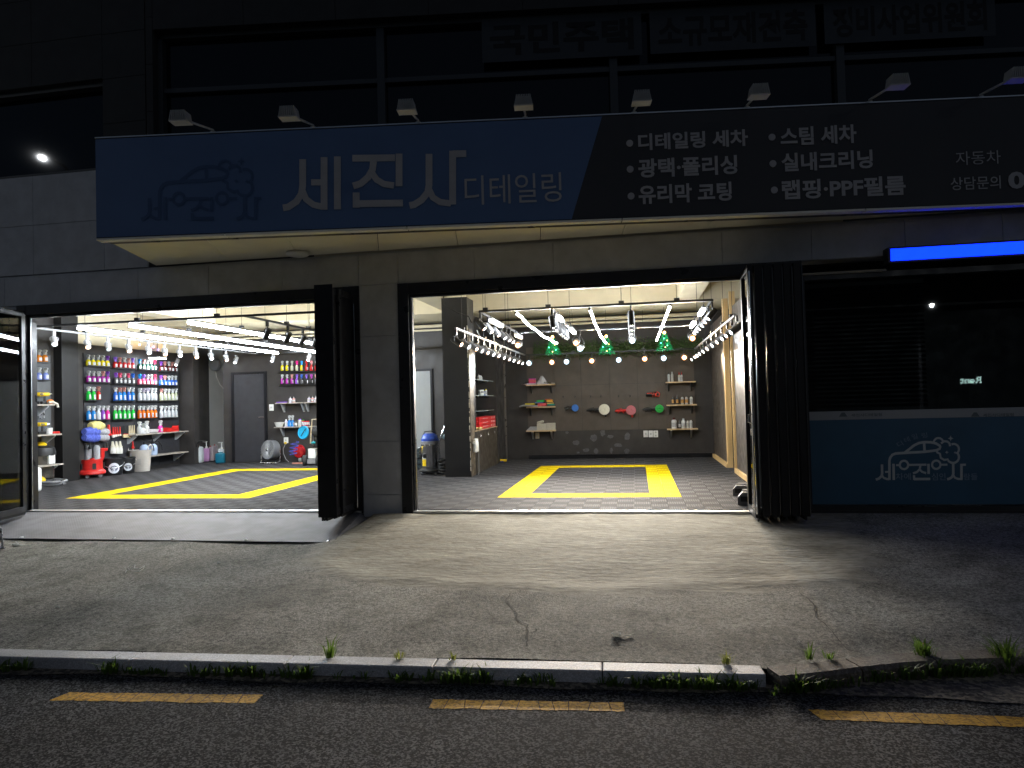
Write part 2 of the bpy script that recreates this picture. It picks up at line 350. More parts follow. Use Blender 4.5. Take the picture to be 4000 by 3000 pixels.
def crack(pts, wd):
    p = []
    for a, b in zip(pts[:-1], pts[1:]):
        for k in range(4):
            t = k/4; p.append((a[0]+(b[0]-a[0])*t+random.uniform(-5, 5), a[1]+(b[1]-a[1])*t+random.uniform(-3, 3)))
    p.append(pts[-1]); q = [gpt(*a, .005) for a in p]; mb = MB(); L_, R_ = [], []
    for i, c in enumerate(q):
        t = (q[min(i+1, len(q)-1)]-q[max(i-1, 0)]); t.z = 0; t.normalize(); n = Vector((-t.y, t.x, 0)); ww = wd*random.uniform(.25, 1)*(1 if 0 < i < len(q)-1 else .2)
        L_.append(c+n*ww); R_.append(c-n*ww)
    k = len(q); mb.add(L_+R_, [(i, i+1, k+i+1, k+i) for i in range(k-1)]); return mb.build('crack', CRACK, pavement, w=True)
crack([(1995, 2322), (1980, 2350), (2010, 2385), (2018, 2420), (2062, 2450), (2060, 2500), (2058, 2535)], .007)
crack([(3118, 2318), (3180, 2365), (3185, 2410), (3250, 2465), (3290, 2515), (3322, 2545)], .006)
crack([(780, 2177), (651, 2231), (536, 2269), (441, 2330), (305, 2391), (190, 2440), (68, 2512)], .004)
crack([(1110, 2320), (1200, 2302), (1280, 2300)], .003)
# road sheet
road_z = -.355
mb = MB(); X0, X1 = -60, 60
mb.add([(X0, kerb_y(X0)+.3, road_z), (X1, kerb_y(X1)+.3, road_z), (X1, -16+.0433*X1, road_z), (X0, -16+.0433*X0, road_z)], [(0, 3, 2, 1)])
road = mb.build('road', ASPHALT); struct(road, 'dark wet-looking asphalt road in front of the kerb', 'road')
mb = MB(); g0, g1 = [], []
for i in range(121):
    x = -12+.2*i; yk = edge_y(x)-.15; wv = .06+.02*math.sin(x*3.1)+.012*math.sin(x*7.7+1)+.015*random.random()
    g0.append(Vector((x, yk+.06, road_z+.012))); g1.append(Vector((x, kerb_y(x)-.15-wv, road_z+.005)))
mb.add(g0+g1, [(i, i+1, 122+i, 121+i) for i in range(120)]); gutter = mb.build('gutter', GUTTER); struct(gutter, 'narrow strip of broken pale concrete along the foot of the kerb', 'gutter')
YPAINT = speckle_mat('worn_yellow_road_paint', (.30, .155, .010), (.62, .34, .02), 75, .8, .7, mid=.8, spec=.2)
rng = random.Random(3)
for i, ((xa, ya), (xb, yb)) in enumerate([((270, 2705), (1030, 2715)), ((1690, 2733), (2437, 2745)), ((3155, 2773), (4330, 2812))]):
    a, b = PZ(road_z, xa, ya), PZ(road_z, xb, yb); d = (b-a); ln = d.length; d.normalize(); n = Vector((d.y, -d.x, 0))
    mb = MB(); k = 11; top = []; bot = []
    for j in range(k+1):
        e = 0 < j < k; t_ = ln*j/k+(rng.uniform(-.02, .02) if e else 0)
        top.append(a+d*t_+n*rng.uniform(-.004, .004)); bot.append(a+d*(t_+(rng.uniform(-.025, .025) if e else (-.035 if (j == 0 and i == 0) else .035 if (j == 0 and i == 2) else 0)))+n*(.112+rng.uniform(-.006, .006)))
    for j in range(k):      # painted slabs with hairline cracks between them
        g_ = d*.0022; mb.add([q+Vector((0, 0, .002)) for q in [top[j]+g_]+[top[j].lerp(top[j+1], f)+n*rng.uniform(-.005, .005) for f in (.2, .4, .6, .8)]+[top[j+1]-g_, bot[j+1]-g_]+[bot[j+1].lerp(bot[j], f)+n*rng.uniform(-.006, .006) for f in (.2, .4, .6, .8)]+[bot[j]+g_]], [tuple(range(12))])
    o = mb.build('yellow_dash', YPAINT, road, w=True); o['kind'] = 'stuff'
# far side of the street (only ever seen mirrored in glass)
mb = MB(); mb.bbox((-60, -20, -.42), (60, -16.3, -.25)); o = mb.build('far_pavement', OLDKERB); struct(o, 'pavement on the far side of the street', 'pavement')
# kerb stones
kerb = bpy.data.objects.new('kerb', None); COL.objects.link(kerb); struct(kerb, 'granite kerb along the edge of the forecourt', 'kerb')
ang = math.atan(.0433); joints = [-13.0, -10.2, -8.3, -6.4, -4.55] + [PZ(-.28, px, py).x for px, py in ((535, 2560), (1130, 2575), (1700, 2590), (2352, 2608), (2985, 2622))]
for a, b in zip(joints[:-1], joints[1:]):
    xm = (a+b)/2; mb = MB(); mb.rbox((xm, kerb_y(xm)-.07, -.34), ((b-a)/math.cos(ang)-.006, .14, .125), .008, Matrix.Rotation(ang, 3, 'Z')); mb.build('kerb_stone', GRANITE, kerb, w=True)
for i in range(4):           # weathered kerb bending back towards the building
    mb = MB(); ring = []
    for k in range(3):
        q = OKP[2*i+k]; ln = (OKP[min(8, 2*i+k+1)]-OKP[max(0, 2*i+k-1)]).normalized(); nn = Vector((ln.y, -ln.x, 0)); e = ln*(.006 if k == 0 else -.006 if k == 2 else 0); zt = -.272+.003*random.random()
        ring += [q+e+Vector((0, 0, zt-q.z)), q+e+nn*.13+Vector((0, 0, zt-q.z)), q+e+nn*.15+Vector((0, 0, zt-.02-q.z)), q+e+nn*.155+Vector((0, 0, -.4-q.z)), q+e+Vector((0, 0, -.4-q.z))]
    mb.add(ring, [(5*k+j, 5*k+(j+1) % 5, 5*k+5+(j+1) % 5, 5*k+5+j) for k in range(2) for j in range(5)]+[(4, 3, 2, 1, 0), (10, 11, 12, 13, 14)])
    mb.build('kerb_stone', OLDKERB, kerb, w=True, label='brown weathered kerb stone')
# ================================================================ BUILDING
bld = thing('shop_building', 'grey clad building with two open car bays and a wide sign', 'building', (-2.4, 0, 0))
OP_TOP = 2.72
def wall(name, a, b, m, parent=bld, **k): mb = MB(); mb.bbox(a, b); return mb.build(name, m, parent, w=True, **k)
# facade masses behind the cladding
piers = wall('pier', (-2.60, .02, -.2), (-2.11, .30, 3.1), CLAD)
header = wall('header_wall', (-12, .02, OP_TOP), (7, .30, 3.12), CLAD)
leftw = wall('side_wall', (-16, .02, -.4), (-7.42, .30, OP_TOP-.004), CLAD)
def panels(parent, x0, x1, z0, z1, nx, nz, y=.0, gap=.006, zs=None, m=None):
    zz = zs or [z0+(z1-z0)*i/nz for i in range(nz+1)]
    for i in range(nx):
        for j in range(len(zz)-1):
            a, b = x0+(x1-x0)*i/nx, x0+(x1-x0)*(i+1)/nx
            mb = MB(); mb.bbox((a+gap/2, y, zz[j]+gap/2), (b-gap/2, y+.03, zz[j+1]-gap/2)); mb.build('cladding_panel', m or CLAD, parent, w=True)
zj = [PY(0, 1480, p).z for p in (1932, 1724, 1519, 1313, 1112)]
panels(piers, -2.605, -2.105, 0, 0, 1, 1, zs=[-.14]+zj)
panels(header, -2.605, -2.105, zj[-1], 3.1, 1, 1); panels(header, -8.605, -2.605, OP_TOP, 3.1, 6, 1); panels(header, -2.105, 5.4, OP_TOP, 3.1, 8, 1)
panels(header, -12, -8.605, OP_TOP, 3.1, 4, 1)
# upper storeys: left part on the shop-front plane, main part turned by 7.25 degrees
UA = rad(7.25); UD = Vector((math.cos(UA), math.sin(UA), 0)); UN = Vector((math.sin(UA), -math.cos(UA), 0)); UO = Vector((-5.45, 0, 0)); UROT = Matrix.Rotation(UA, 3, 'Z')
def UW(s, z, off=0): return UO+UD*s+UN*off+Vector((0, 0, z))
def us(px, py): p = hit(UO, UN, px, py); return (p-UO).dot(UD), p.z
s0, zt0 = us(595, 112); s1, zt1 = us(1880, 52); WT = (zt0+zt1)/2; WB = 3.9
SE = 14.0
def uslab(mb, sa, sb, za, zb, o0, o1):
    c = (UW(sa, za, o0)+UW(sb, zb, o1))/2; mb.box(c, (abs(sb-sa), abs(o1-o0), abs(zb-za)), UROT); return mb
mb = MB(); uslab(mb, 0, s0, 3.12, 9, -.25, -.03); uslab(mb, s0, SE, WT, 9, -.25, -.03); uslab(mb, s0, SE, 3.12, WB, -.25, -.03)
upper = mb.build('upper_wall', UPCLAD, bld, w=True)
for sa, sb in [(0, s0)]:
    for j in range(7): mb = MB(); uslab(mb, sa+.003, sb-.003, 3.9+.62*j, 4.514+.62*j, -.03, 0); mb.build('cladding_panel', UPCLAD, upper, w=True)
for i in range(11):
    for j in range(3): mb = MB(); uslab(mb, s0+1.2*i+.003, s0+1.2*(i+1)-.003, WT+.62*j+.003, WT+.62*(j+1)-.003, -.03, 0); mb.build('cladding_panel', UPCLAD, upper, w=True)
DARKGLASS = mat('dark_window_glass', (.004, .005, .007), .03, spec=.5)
DARKGLASS2 = mat('upper_window_glass', (.006, .007, .009), .06, spec=.4)
FRAMEGREY = mat('grey_window_frame', (.05, .055, .06), .5)
win = MB(); uslab(win, s0, SE, WB, WT, -.235, -.22); win = win.build('upper_window', DARKGLASS2, bld, w=True)
muls = [us(1478, 280)[0], us(2400, 240)[0], us(3300, 200)[0]]
for k, sm in enumerate(muls): mb = MB(); uslab(mb, sm-.05, sm+.05, WB, WT, -.22, -.13); mb.build('mullion', mat('pale_mullion', (.05, .055, .06), .5), win, w=True)
zr = us(1500, 292)[1]; mb = MB(); uslab(mb, s0, SE, zr-.03, zr+.03, -.22, -.15); mb.build('transom', FRAMEGREY, win, w=True)
mb = MB(); uslab(mb, s0, s0+.06, WB, WT, -.22, -.12); uslab(mb, s0, SE, WT-.06, WT, -.22, -.12); mb.build('window_frame', FRAMEGREY, win, w=True)
# left wing of the upper wall with its own window
wz1 = PY(0, 200, 330).z; wz0 = PY(0, 200, 681).z; wx1 = PY(0, 402, 500).x; wx0 = -12.5
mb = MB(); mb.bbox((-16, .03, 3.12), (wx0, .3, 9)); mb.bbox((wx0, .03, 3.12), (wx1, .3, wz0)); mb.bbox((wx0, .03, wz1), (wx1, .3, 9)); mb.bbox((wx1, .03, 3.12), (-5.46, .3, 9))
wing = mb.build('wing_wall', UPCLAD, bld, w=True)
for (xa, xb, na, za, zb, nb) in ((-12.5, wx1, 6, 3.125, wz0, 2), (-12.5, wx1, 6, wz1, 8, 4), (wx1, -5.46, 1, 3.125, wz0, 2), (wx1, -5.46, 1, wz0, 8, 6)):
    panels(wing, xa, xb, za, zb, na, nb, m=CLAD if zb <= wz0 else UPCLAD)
ww = wall('wing_window', (wx0, .20, wz0), (wx1, .215, wz1), DARKGLASS)
mb = MB(); mb.bbox((wx1-.06, .08, wz0), (wx1-.002, .2, wz1)); mb.bbox((wx0, .08, wz0+.001), (wx1-.062, .2, wz0+.06)); mb.bbox((wx0, .08, wz1-.06), (wx1-.062, .2, wz1-.001)); mb.build('window_frame', FRAMEGREY, ww, w=True)
# soffit between sign and wall
SG0 = Vector((-4.925, -1.49, 0)); SGD = UD; SGN = UN; SGZ0, SGZ1 = 3.10, 4.19
def SG(s, z, off=0): return SG0+SGD*s+SGN*off+Vector((0, 0, z))
def sg(px, py): p = hit(SG0, SGN, px, py); return (p-SG0).dot(SGD), p.z
SOFFIT = mat('cream_soffit_panel', (.80, .76, .60), .5, var=(3, .05))
soff = MB(); soff.prism([SG(-.02, 3.175, -.26), SG(11.5, 3.175, -.26), Vector((6.5, .02, 3.175)), Vector((-5.36, .02, 3.175))], (0, 0, .02)); soffit = soff.build('soffit', mat('soffit_gap', (.03, .03, .03), .8), bld, w=True)
cuts = []
for (xa, ya, xb, yb) in ((680, 985, 760, 1020),): pass
fr = [-.02]+[sg(px, py)[0] for px, py in ((755, 950), (1083, 940), (1450, 930), (1765, 920), (2112, 905), (2460, 893), (2820, 880), (3200, 868))]+[9.6, 11.5]
bk = [-5.355]+[PY(.02, px, py).x for px, py in ((900, 1022), (1165, 1010), (1480, 998), (1790, 985), (2112, 968), (2430, 955), (2750, 945), (3080, 935))]+[4.6, 6.5]
for i in range(len(fr)-1):
    a, b, c, d = SG(fr[i]+.004, 3.14, -.27), SG(fr[i+1]-.004, 3.14, -.27), Vector((bk[i+1]-.004, .015, 3.14)), Vector((bk[i]+.004, .015, 3.14))
    mb = MB(); mb.prism([a, b, c, d], (0, 0, .03)); mb.build('soffit_panel', SOFFIT, soffit, w=True)
# ---- opening frames
def frame(x0, x1, z1, dep=.16, name='door_frame', wj=.13, wt=.13, right=True):
    mb = MB(); mb.bbox((x0, -.025, -.02), (x0+wj, dep, z1)); mb.bbox((x0+wj, -.02, z1-wt), (x1-wj*right, dep-.005, z1-.001))
    if right: mb.bbox((x1-wj, -.025, -.02), (x1, dep, z1))
    mb.bbox((x0+wj, .03, z1-wt-.035), (x1-wj*right, .09, z1-wt)); mb.bbox((x0+wj, .03, 0), (x0+wj+.03, .09, z1-wt-.035))
    return mb.build(name, DARKMETAL, bld, w=True)
frL = frame(-7.40, -2.60, OP_TOP); frR = frame(-2.11, 2.47, OP_TOP)
mb = MB(); mb.bbox((-7.26, -.05, -.03), (-2.62, .06, .012)); mb.build('threshold', ALU, frL, w=True)
mb = MB(); mb.bbox((-1.97, -.05, -.04), (2.36, .06, .010)); mb.build('threshold', ALU, frR, w=True)
mb = MB(); mb.bbox((-1.968, .028, .01), (-1.958, .032, 2.56)); mb.build('jamb_trim', ALU, frR, w=True)
mb = MB(); mb.bbox((-7.245, .022, .012), (-7.225, .03, 2.56)); mb.build('jamb_trim', ALU, frL, w=True)
# ================================================================ ROOM
FLX0, FLX1, FLY1 = -10.75, 2.45, 7.17
sub = MB(); sub.bbox((FLX0-.3, .06, -.3), (FLX1+1.5, FLY1+1.4, -.012)); floor = sub.build('shop_floor', mat('floor_slab', (.06, .06, .062), .7)); struct(floor, 'checkered plastic tile floor of the two car bays with yellow frames', 'floor')
def tile_mat(name, col, axis, rough):
    m = bpy.data.materials.new(name); m.use_nodes = True; nt = m.node_tree; L = nt.links; b = nt.nodes['Principled BSDF']
    g = nd(nt, 'ShaderNodeNewGeometry'); w_ = nd(nt, 'ShaderNodeTexWave'); w_.bands_direction = axis; w_.inputs['Scale'].default_value = 12; L.new(g.outputs['Position'], w_.inputs['Vector'])
    n = nd(nt, 'ShaderNodeTexNoise'); n.inputs['Scale'].default_value = 3; n.inputs['Detail'].default_value = 6; L.new(g.outputs['Position'], n.inputs['Vector'])
    mx = nd(nt, 'ShaderNodeMix', data_type='RGBA'); mx.inputs['A'].default_value = (*[c*.75 for c in col], 1); mx.inputs['B'].default_value = (*[c*1.2 for c in col], 1); L.new(n.outputs['Fac'], mx.inputs['Factor'])
    m2 = nd(nt, 'ShaderNodeMix', data_type='RGBA', blend_type='MULTIPLY'); m2.inputs['Factor'].default_value = .45; L.new(mx.outputs['Result'], m2.inputs['A']); L.new(w_.outputs['Color'], m2.inputs['B'])
    L.new(m2.outputs['Result'], b.inputs['Base Color']); b.inputs['Roughness'].default_value = rough; b.inputs['Specular IOR Level'].default_value = .08
    bp = nd(nt, 'ShaderNodeBump'); bp.inputs['Strength'].default_value = .5; bp.inputs['Distance'].default_value = .004; L.new(w_.outputs['Fac'], bp.inputs['Height']); L.new(bp.outputs[0], b.inputs['Normal'])
    return m
TG = [tile_mat('ribbed_tile_lengthwise', (.074, .072, .075), 'X', .8), tile_mat('ribbed_tile_crosswise', (.050, .049, .051), 'Y', .85)]  # sheen of the two rib directions put into lighter and darker base colours
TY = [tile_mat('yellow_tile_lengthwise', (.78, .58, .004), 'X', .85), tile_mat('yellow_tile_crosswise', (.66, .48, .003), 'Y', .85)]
TSZ = .2; MY0 = 1.175; tile_me = {}
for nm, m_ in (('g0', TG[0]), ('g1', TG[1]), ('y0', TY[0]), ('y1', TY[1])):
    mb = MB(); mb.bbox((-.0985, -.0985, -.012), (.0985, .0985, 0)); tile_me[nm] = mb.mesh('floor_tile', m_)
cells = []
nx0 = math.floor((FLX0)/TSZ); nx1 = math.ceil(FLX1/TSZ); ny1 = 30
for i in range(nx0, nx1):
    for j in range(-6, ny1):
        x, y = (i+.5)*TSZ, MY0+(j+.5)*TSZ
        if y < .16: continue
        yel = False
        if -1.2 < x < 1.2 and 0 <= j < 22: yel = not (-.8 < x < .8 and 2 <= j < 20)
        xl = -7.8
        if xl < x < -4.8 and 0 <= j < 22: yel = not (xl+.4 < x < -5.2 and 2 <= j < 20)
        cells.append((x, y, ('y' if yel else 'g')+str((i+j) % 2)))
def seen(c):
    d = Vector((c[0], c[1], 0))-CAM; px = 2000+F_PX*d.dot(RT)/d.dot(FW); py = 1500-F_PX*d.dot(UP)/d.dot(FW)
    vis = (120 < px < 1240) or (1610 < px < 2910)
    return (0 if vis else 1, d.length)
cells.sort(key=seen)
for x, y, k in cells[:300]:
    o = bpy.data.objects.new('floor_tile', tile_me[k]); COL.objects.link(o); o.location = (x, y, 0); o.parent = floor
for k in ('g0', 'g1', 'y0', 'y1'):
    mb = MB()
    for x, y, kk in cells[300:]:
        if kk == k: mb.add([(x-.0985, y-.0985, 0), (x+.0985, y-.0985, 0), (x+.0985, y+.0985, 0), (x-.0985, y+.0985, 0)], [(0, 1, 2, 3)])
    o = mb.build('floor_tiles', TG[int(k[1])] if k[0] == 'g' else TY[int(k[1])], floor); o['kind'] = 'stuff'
# back wall with panels
BY = 7.17
back = wall('back_wall', (-8.98, BY, 0), (FLX1+.3, BY+.2, 3.08), BLACKWALL)
vx = [PY(BY, px, 1560).x for px in (2060, 2166, 2272, 2383, 2492, 2603, 2715)]
zA, zB, zC = PY(BY, 2400, 1500).z, PY(BY, 2380, 1680).z, 2.45
for i in range(len(vx)-1):
    for (za, zb) in ((zB, zA), (zA, zC)):
        mb = MB(); mb.bbox((vx[i]+.004, BY-.014, za+.004), (vx[i+1]-.004, BY, zb-.004)); mb.build('wall_panel', BLACKPANEL, back, w=True)
mb = MB(); mb.bbox((vx[0], BY-.02, .0), (FLX1-.2, BY-.001, .09)); mb.build('baseboard', BLACKGLOSS, back, w=True)
# paint scars low on the back wall
SCAR = mat('bare_paint_scar', (.10, .10, .105), .8, var=(25, .3))
rs = random.Random(5)
for px, py, w_, h_ in ((2250, 1730, .15, .11), (2215, 1690, .08, .06), (2320, 1710, .18, .16), (2355, 1690, .13, .15), (2385, 1705, .16, .08), (2450, 1705, .15, .16), (2290, 1758, .16, .09), (2328, 1762, .1, .13), (2388, 1760, .07, .13), (2448, 1762, .14, .14), (2415, 1738, .18, .1), (2258, 1768, .07, .05)):
    c = PY(BY-.004, px, py); n = 11; pl = [c+Vector((w_/2*math.cos(2*math.pi*i/n)*rs.uniform(.65, 1.15), 0, h_/2*math.sin(2*math.pi*i/n)*rs.uniform(.65, 1.15))) for i in range(n)]
    mb = MB(); mb.prism(pl, (0, .003, 0)); mb.build('paint_scar', SCAR, back, w=True)
# left bay: recess with grey wall, side wall
LX = -9.98
rec = wall('recess_wall', (-12, BY+.95, 0), (-8.8, BY+1.1, 3.08), GREYWALL)
wall('recess_side', (-8.98, BY+.2, 0), (-8.88, BY+.95, 3.08), GREYWALL)
PYN, PYF = PX(LX+.17, 243, 1600).y, PX(LX+.17, 308, 1600).y       # near and far edge of the black pillar on the left wall
left = wall('left_wall', (LX-.3, .3, 0), (LX, BY+1, 3.08), BLACKWALL)
leftup = wall('left_upper_wall', (LX-.3, .3, 3.08), (LX+.01, BY+1, 3.62), CREAM)
mb = MB(); mb.bbox((LX+.001, PYF, 2.62), (LX+.02, BY, 3.6)); mb.build('cream_upper_wall', CREAM, bld, w=True)
mb = MB(); mb.bbox((LX+.001, PYN, 0), (LX+.17, PYF, 3.6)); mb.build('wall_pillar', PILLARBLACK, bld, w=True)
RTX = PY(BY-.25, 758, 1700).x; wall('return_wall', (LX, BY-.25, 0), (RTX, BY-.05, 2.62), BLACKWALL)
wall('return_wall', (LX, BY-.25, 2.624), (RTX, BY-.05, 3.6), CREAM)
for i in range(4):
    ya, yb = PX(LX, (325, 431, 529, 618)[i], 1600).y, PX(LX, (431, 529, 618, 697)[i], 1600).y; mb = MB(); mb.bbox((LX+.001, ya+.003, .06), (LX+.015, yb-.003, 2.45)); mb.build('wall_panel', NIGHTPANEL, left, w=True)
# right side of the right bay: boarded partition on pine studs
RX = 2.25
wall('outer_side_wall', (3.0, 2.1, -.1), (3.2, BY+.2, 3.6), BLACKWALL)
part_far = wall('partition', (RX, 5.0, .0), (RX+.02, BY, 2.75), BLACKPANEL)
part_near = wall('partition', (RX+.02, .35, .0), (RX+.04, 4.0, 2.75), mat('worn_brown_board', (.075, .066, .06), .45, var=(5, .3), rvar=(7, .12)))
for (ya, yb) in ((4.84, 4.98), (3.99, 4.035)):
    mb = MB(); mb.bbox((RX-.02, ya, 0), (RX+.07, yb, 3.0)); mb.build('timber_stud', PINE, bld, w=True)
mb = MB(); mb.bbox((RX-.045, 4.85, 0), (RX-.002, BY-.05, .075)); mb.build('timber_plate', PINE, bld, w=True)
mb = MB(); mb.bbox((RX-.02, .4, 0), (RX+.018, 3.98, .075)); mb.build('timber_plate', PINE, bld, w=True)
# room-side skin of the front wall, ceiling, beams
wall('front_inner_wall', (-16, .301, OP_TOP+.01), (3.0, .34, 3.6), CREAM)
ceil = wall('ceiling', (-11, .301, 3.6), (3.2, BY+1.2, 3.75), CREAM)
wall('dropped_ceiling', (-11, 5.6, 3.09), (3.2, BY+1.2, 3.6-.001), CREAM)
for px, py, wd in ((2772, 1101, .38), (504, 1205, .40)):
    p = PZ(3.10, px, py); wall('beam', (p.x-wd, .342, 3.10), (p.x, 5.598, 3.598), CREAM)
p = PZ(3.10, 1650, 1160); wall('beam', (-3.05, .342, 3.10), (-2.62, 5.598, 3.598), CREAM)
# service pipes under the rear ceiling
for z, r, y in ((2.97, .035, 6.75), (2.88, .022, 6.72)):
    mb = MB(); mb.cyl((-9.3, y, z), (2.2, y-.02, z-.01), r, seg=10); o = single(mb, 'ceiling_pipe', CREAM, 'thick cream pipe under the rear ceiling' if r > .03 else 'thin cream pipe just below the thick ceiling pipe', 'pipe', smooth=True)
# interior column and partition of the right bay
mb = MB(); mb.bbox((-2.615, 3.72, 0), (-2.16, 4.2, 3.1)); col = mb.build('column', PILLARBLACK, bld, w=True)
CHIP = mat('chipped_edge_plaster', (.55, .50, .42), .8, var=(40, .4))
mb = MB(); rc = random.Random(9); z = .1
while z < 2.6:
    h = rc.uniform(.02, .12); w_ = rc.uniform(.003, .014)
    mb.bbox((-2.16-w_, 3.716, z), (-2.158, 3.73, z+h)); z += h+rc.uniform(.0, .09)*(1 if z < 1.6 else .2)
o = mb.build('chipped_corner', CHIP, col, w=True); o['kind'] = 'stuff'
wall('column_side_board', (-2.158, 3.735, 0), (-2.145, 4.02, 2.55), mat('scuffed_pale_board', (.10, .08, .055), .5, var=(9, .7), rvar=(12, .2)))
wall('cabinet_back_wall', (-2.66, 4.2, 0), (-2.62, BY, 3.1), BLACKWALL)
mb = MB(); mb.bbox((-2.62, 6.3, 0), (-2.19, BY, 2.6)); mb.build('corner_wall', BLACKWALL, bld, w=True)
mb = MB(); mb.bbox((-2.186, BY-.05, 0), (-2.15, BY-.016, 3.0)); mb.build('corner_strip', mat('dull_metal_strip', (.22, .20, .18), .35, .6, rvar=(9, .15)), bld, w=True)
# wall behind the vacuum with pale grey door
gx0, gx1 = PY(BY, 1610, 1600).x, PY(BY, 1685, 1600).x; gz = PY(BY, 1650, 1450).z
mb = MB(); mb.bbox((gx0-.35, BY-.03, 0), (gx1, BY-.001, gz)); gd = mb.build('grey_door', mat('grey_door_paint', (.30, .31, .31), .5, var=(3, .06)), bld, w=True)
mb = MB(); mb.bbox((gx1, BY-.045, 0), (gx1+.05, BY-.001, gz+.05)); mb.bbox((gx0-.35, BY-.045, gz), (gx1, BY-.001, gz+.05)); mb.build('door_frame', BLACKGLOSS, gd, w=True)
# black door of the left bay
dx0, dx1, dz = PY(BY, 915, 1463).x, PY(BY, 1033, 1463).x, PY(BY, 970, 1463).z
mb = MB(); mb.bbox((dx0, BY-.025, .02), (dx1, BY-.001, dz)); dr = mb.build('black_door', NIGHTPANEL, bld, w=True)
mb = MB(); mb.bbox((dx0-.06, BY-.05, .02), (dx0-.002, BY-.001, dz+.06)); mb.bbox((dx1+.002, BY-.05, .02), (dx1+.06, BY-.001, dz+.06)); mb.bbox((dx0-.002, BY-.05, dz+.002), (dx1+.002, BY-.001, dz+.06)); mb.build('door_frame', BLACKGLOSS, dr, w=True)
h = PY(BY-.06, 1025, 1630); mb = MB(); mb.cyl(h+Vector((.03, .04, 0)), h+Vector((.03, 0, 0)), .012); mb.cyl(h+Vector((.04, 0, 0)), h+Vector((-.1, 0, 0)), .011); mb.build('handle', CHROME, dr, w=True, smooth=True)
# ================================================================ MAIN SIGN
VINYL = mat('pale_vinyl_letters', (.47, .46, .46), .6, var=(8, .06))
SBLUE = mat('blue_sign_sheet', (.095, .165, .32), .5, var=(2, .06)); SBLACK = mat('black_sign_sheet', (.040, .040, .044), .5, var=(2, .06))
SLINE = mat('navy_logo_vinyl', (.055, .105, .22), .55)
sm = SG(4.7, 3.10); sign = thing('sign_board', 'long blue and black sign board with pale lettering above the bays', 'sign', sm)
SL = 11.6
def sslab(mb, sa, sb, za, zb, o0, o1): mb.box((SG(sa, za, o0)+SG(sb, zb, o1))/2, (abs(sb-sa), abs(o1-o0), abs(zb-za)), UROT); return mb
mb = MB(); sslab(mb, 0, SL, 3.12, SGZ1, -.265, 0); mb.build('sign_box', DARKMETAL, sign, w=True)
st_, sb_ = sg(2352, 463)[0], sg(2233, 858)[0]
mb = MB(); mb.prism([SG(.004, 3.13, .001), SG(sb_, 3.13, .001), SG(st_, SGZ1-.01, .001), SG(.004, SGZ1-.01, .001)], SGN*.004); mb.build('blue_panel', SBLUE, sign, w=True)
mb = MB(); mb.prism([SG(sb_+.002, 3.13, .001), SG(SL-.004, 3.13, .001), SG(SL-.004, SGZ1-.01, .001), SG(st_+.002, SGZ1-.01, .001)], SGN*.003); mb.build('black_panel', SBLACK, sign, w=True)
tj = [.0]+[sg(*p)[0] for p in ((880, 922), (1590, 893), (2430, 858), (3380, 825))]+[SL]
TRIM = mat('white_trim_profile', (.85, .83, .74), .4)
for a, b in zip(tj[:-1], tj[1:]):
    mb = MB(); sslab(mb, a+.006, b-.006, 3.095, 3.118, -.085, .012); mb.build('bottom_trim', TRIM, sign, w=True)
mb = MB(); sslab(mb, 0, SL, SGZ1, SGZ1+.012, -.16, .01); mb.build('top_trim', ALU, sign, w=True)
def sg_text(s, x0, x1, y0, y1, m=VINYL, bold=.02, f=1.80832, off=.012):
    x0, x1, y0, y1 = x0*f, x1*f, y0*f, y1*f; xm = (x0+x1)/2
    a = sg(x0, (y0+y1)/2)[0]; b = sg(x1, (y0+y1)/2)[0]; zt, zb = sg(xm, y0)[1], sg(xm, y1)[1]
    return lettering(s, SG(a, zb), SGD, Vector((0, 0, 1)), b-a, zt-zb, SGN*off, m, sign, bold)
for s_, x0, x1, y0, y1 in (('디테일링 세차', 1378, 1615, 285, 321), ('광택·폴리싱', 1378, 1592, 340, 381), ('유리막 코팅', 1379, 1580, 397, 438), ('스팀 세차', 1685, 1849, 273, 313), ('실내크리닝', 1687, 1884, 328, 368), ('랩핑·PPF필름', 1688, 1955, 385, 427)):
    sg_text(s_, x0, x1, y0, y1, bold=.03)
sg_text('디테일링', 1004, 1213, 377, 440, bold=.0)
sg_text('상담문의', 2052, 2160, 382, 410, bold=.005); sg_text('01', 2176, 2236, 371, 408, bold=.04); sg_text('자동차', 2063, 2160, 327, 356, bold=-.002)
for bx, by in ((1360, 310), (1361, 366), (1363, 424), (1667, 297), (1669, 354), (1672, 411)):
    a, z = sg(bx*1.80832, by*1.80832); mb = MB(); mb.cyl(SG(a, z, .002), SG(a, z, .012), .035, seg=14); mb.build('bullet', VINYL, sign, w=True)
def ribs_to(sign_parent, ribs, fmap, m, name, label, nrm, thick=.006):
    mb = MB()
    for k_, (pts, wd, cl) in enumerate(ribs):
        t = MB(); ribbon(t, pts, wd, cl); mb.add([fmap(v.x, v.y)+nrm*(.0005*k_ if thick > .005 else .0001*k_) for v in t.v], t.f)
    loc = world_loc(sign_parent); me = bpy.data.meshes.new(name); me.from_pydata([tuple(v-loc) for v in mb.v], [], mb.f); me.update(); me.materials.append(m)
    o = bpy.data.objects.new(name, me); COL.objects.link(o); o.parent = sign_parent; o['label'] = label; return o
def zmap(x, y):             # zoom picture (300..2400 at 1.0533) -> sign plane
    s_, z_ = sg(300+x/1.0533, 350+y/1.0533); return SG(s_, z_, .012)
W3 = 28
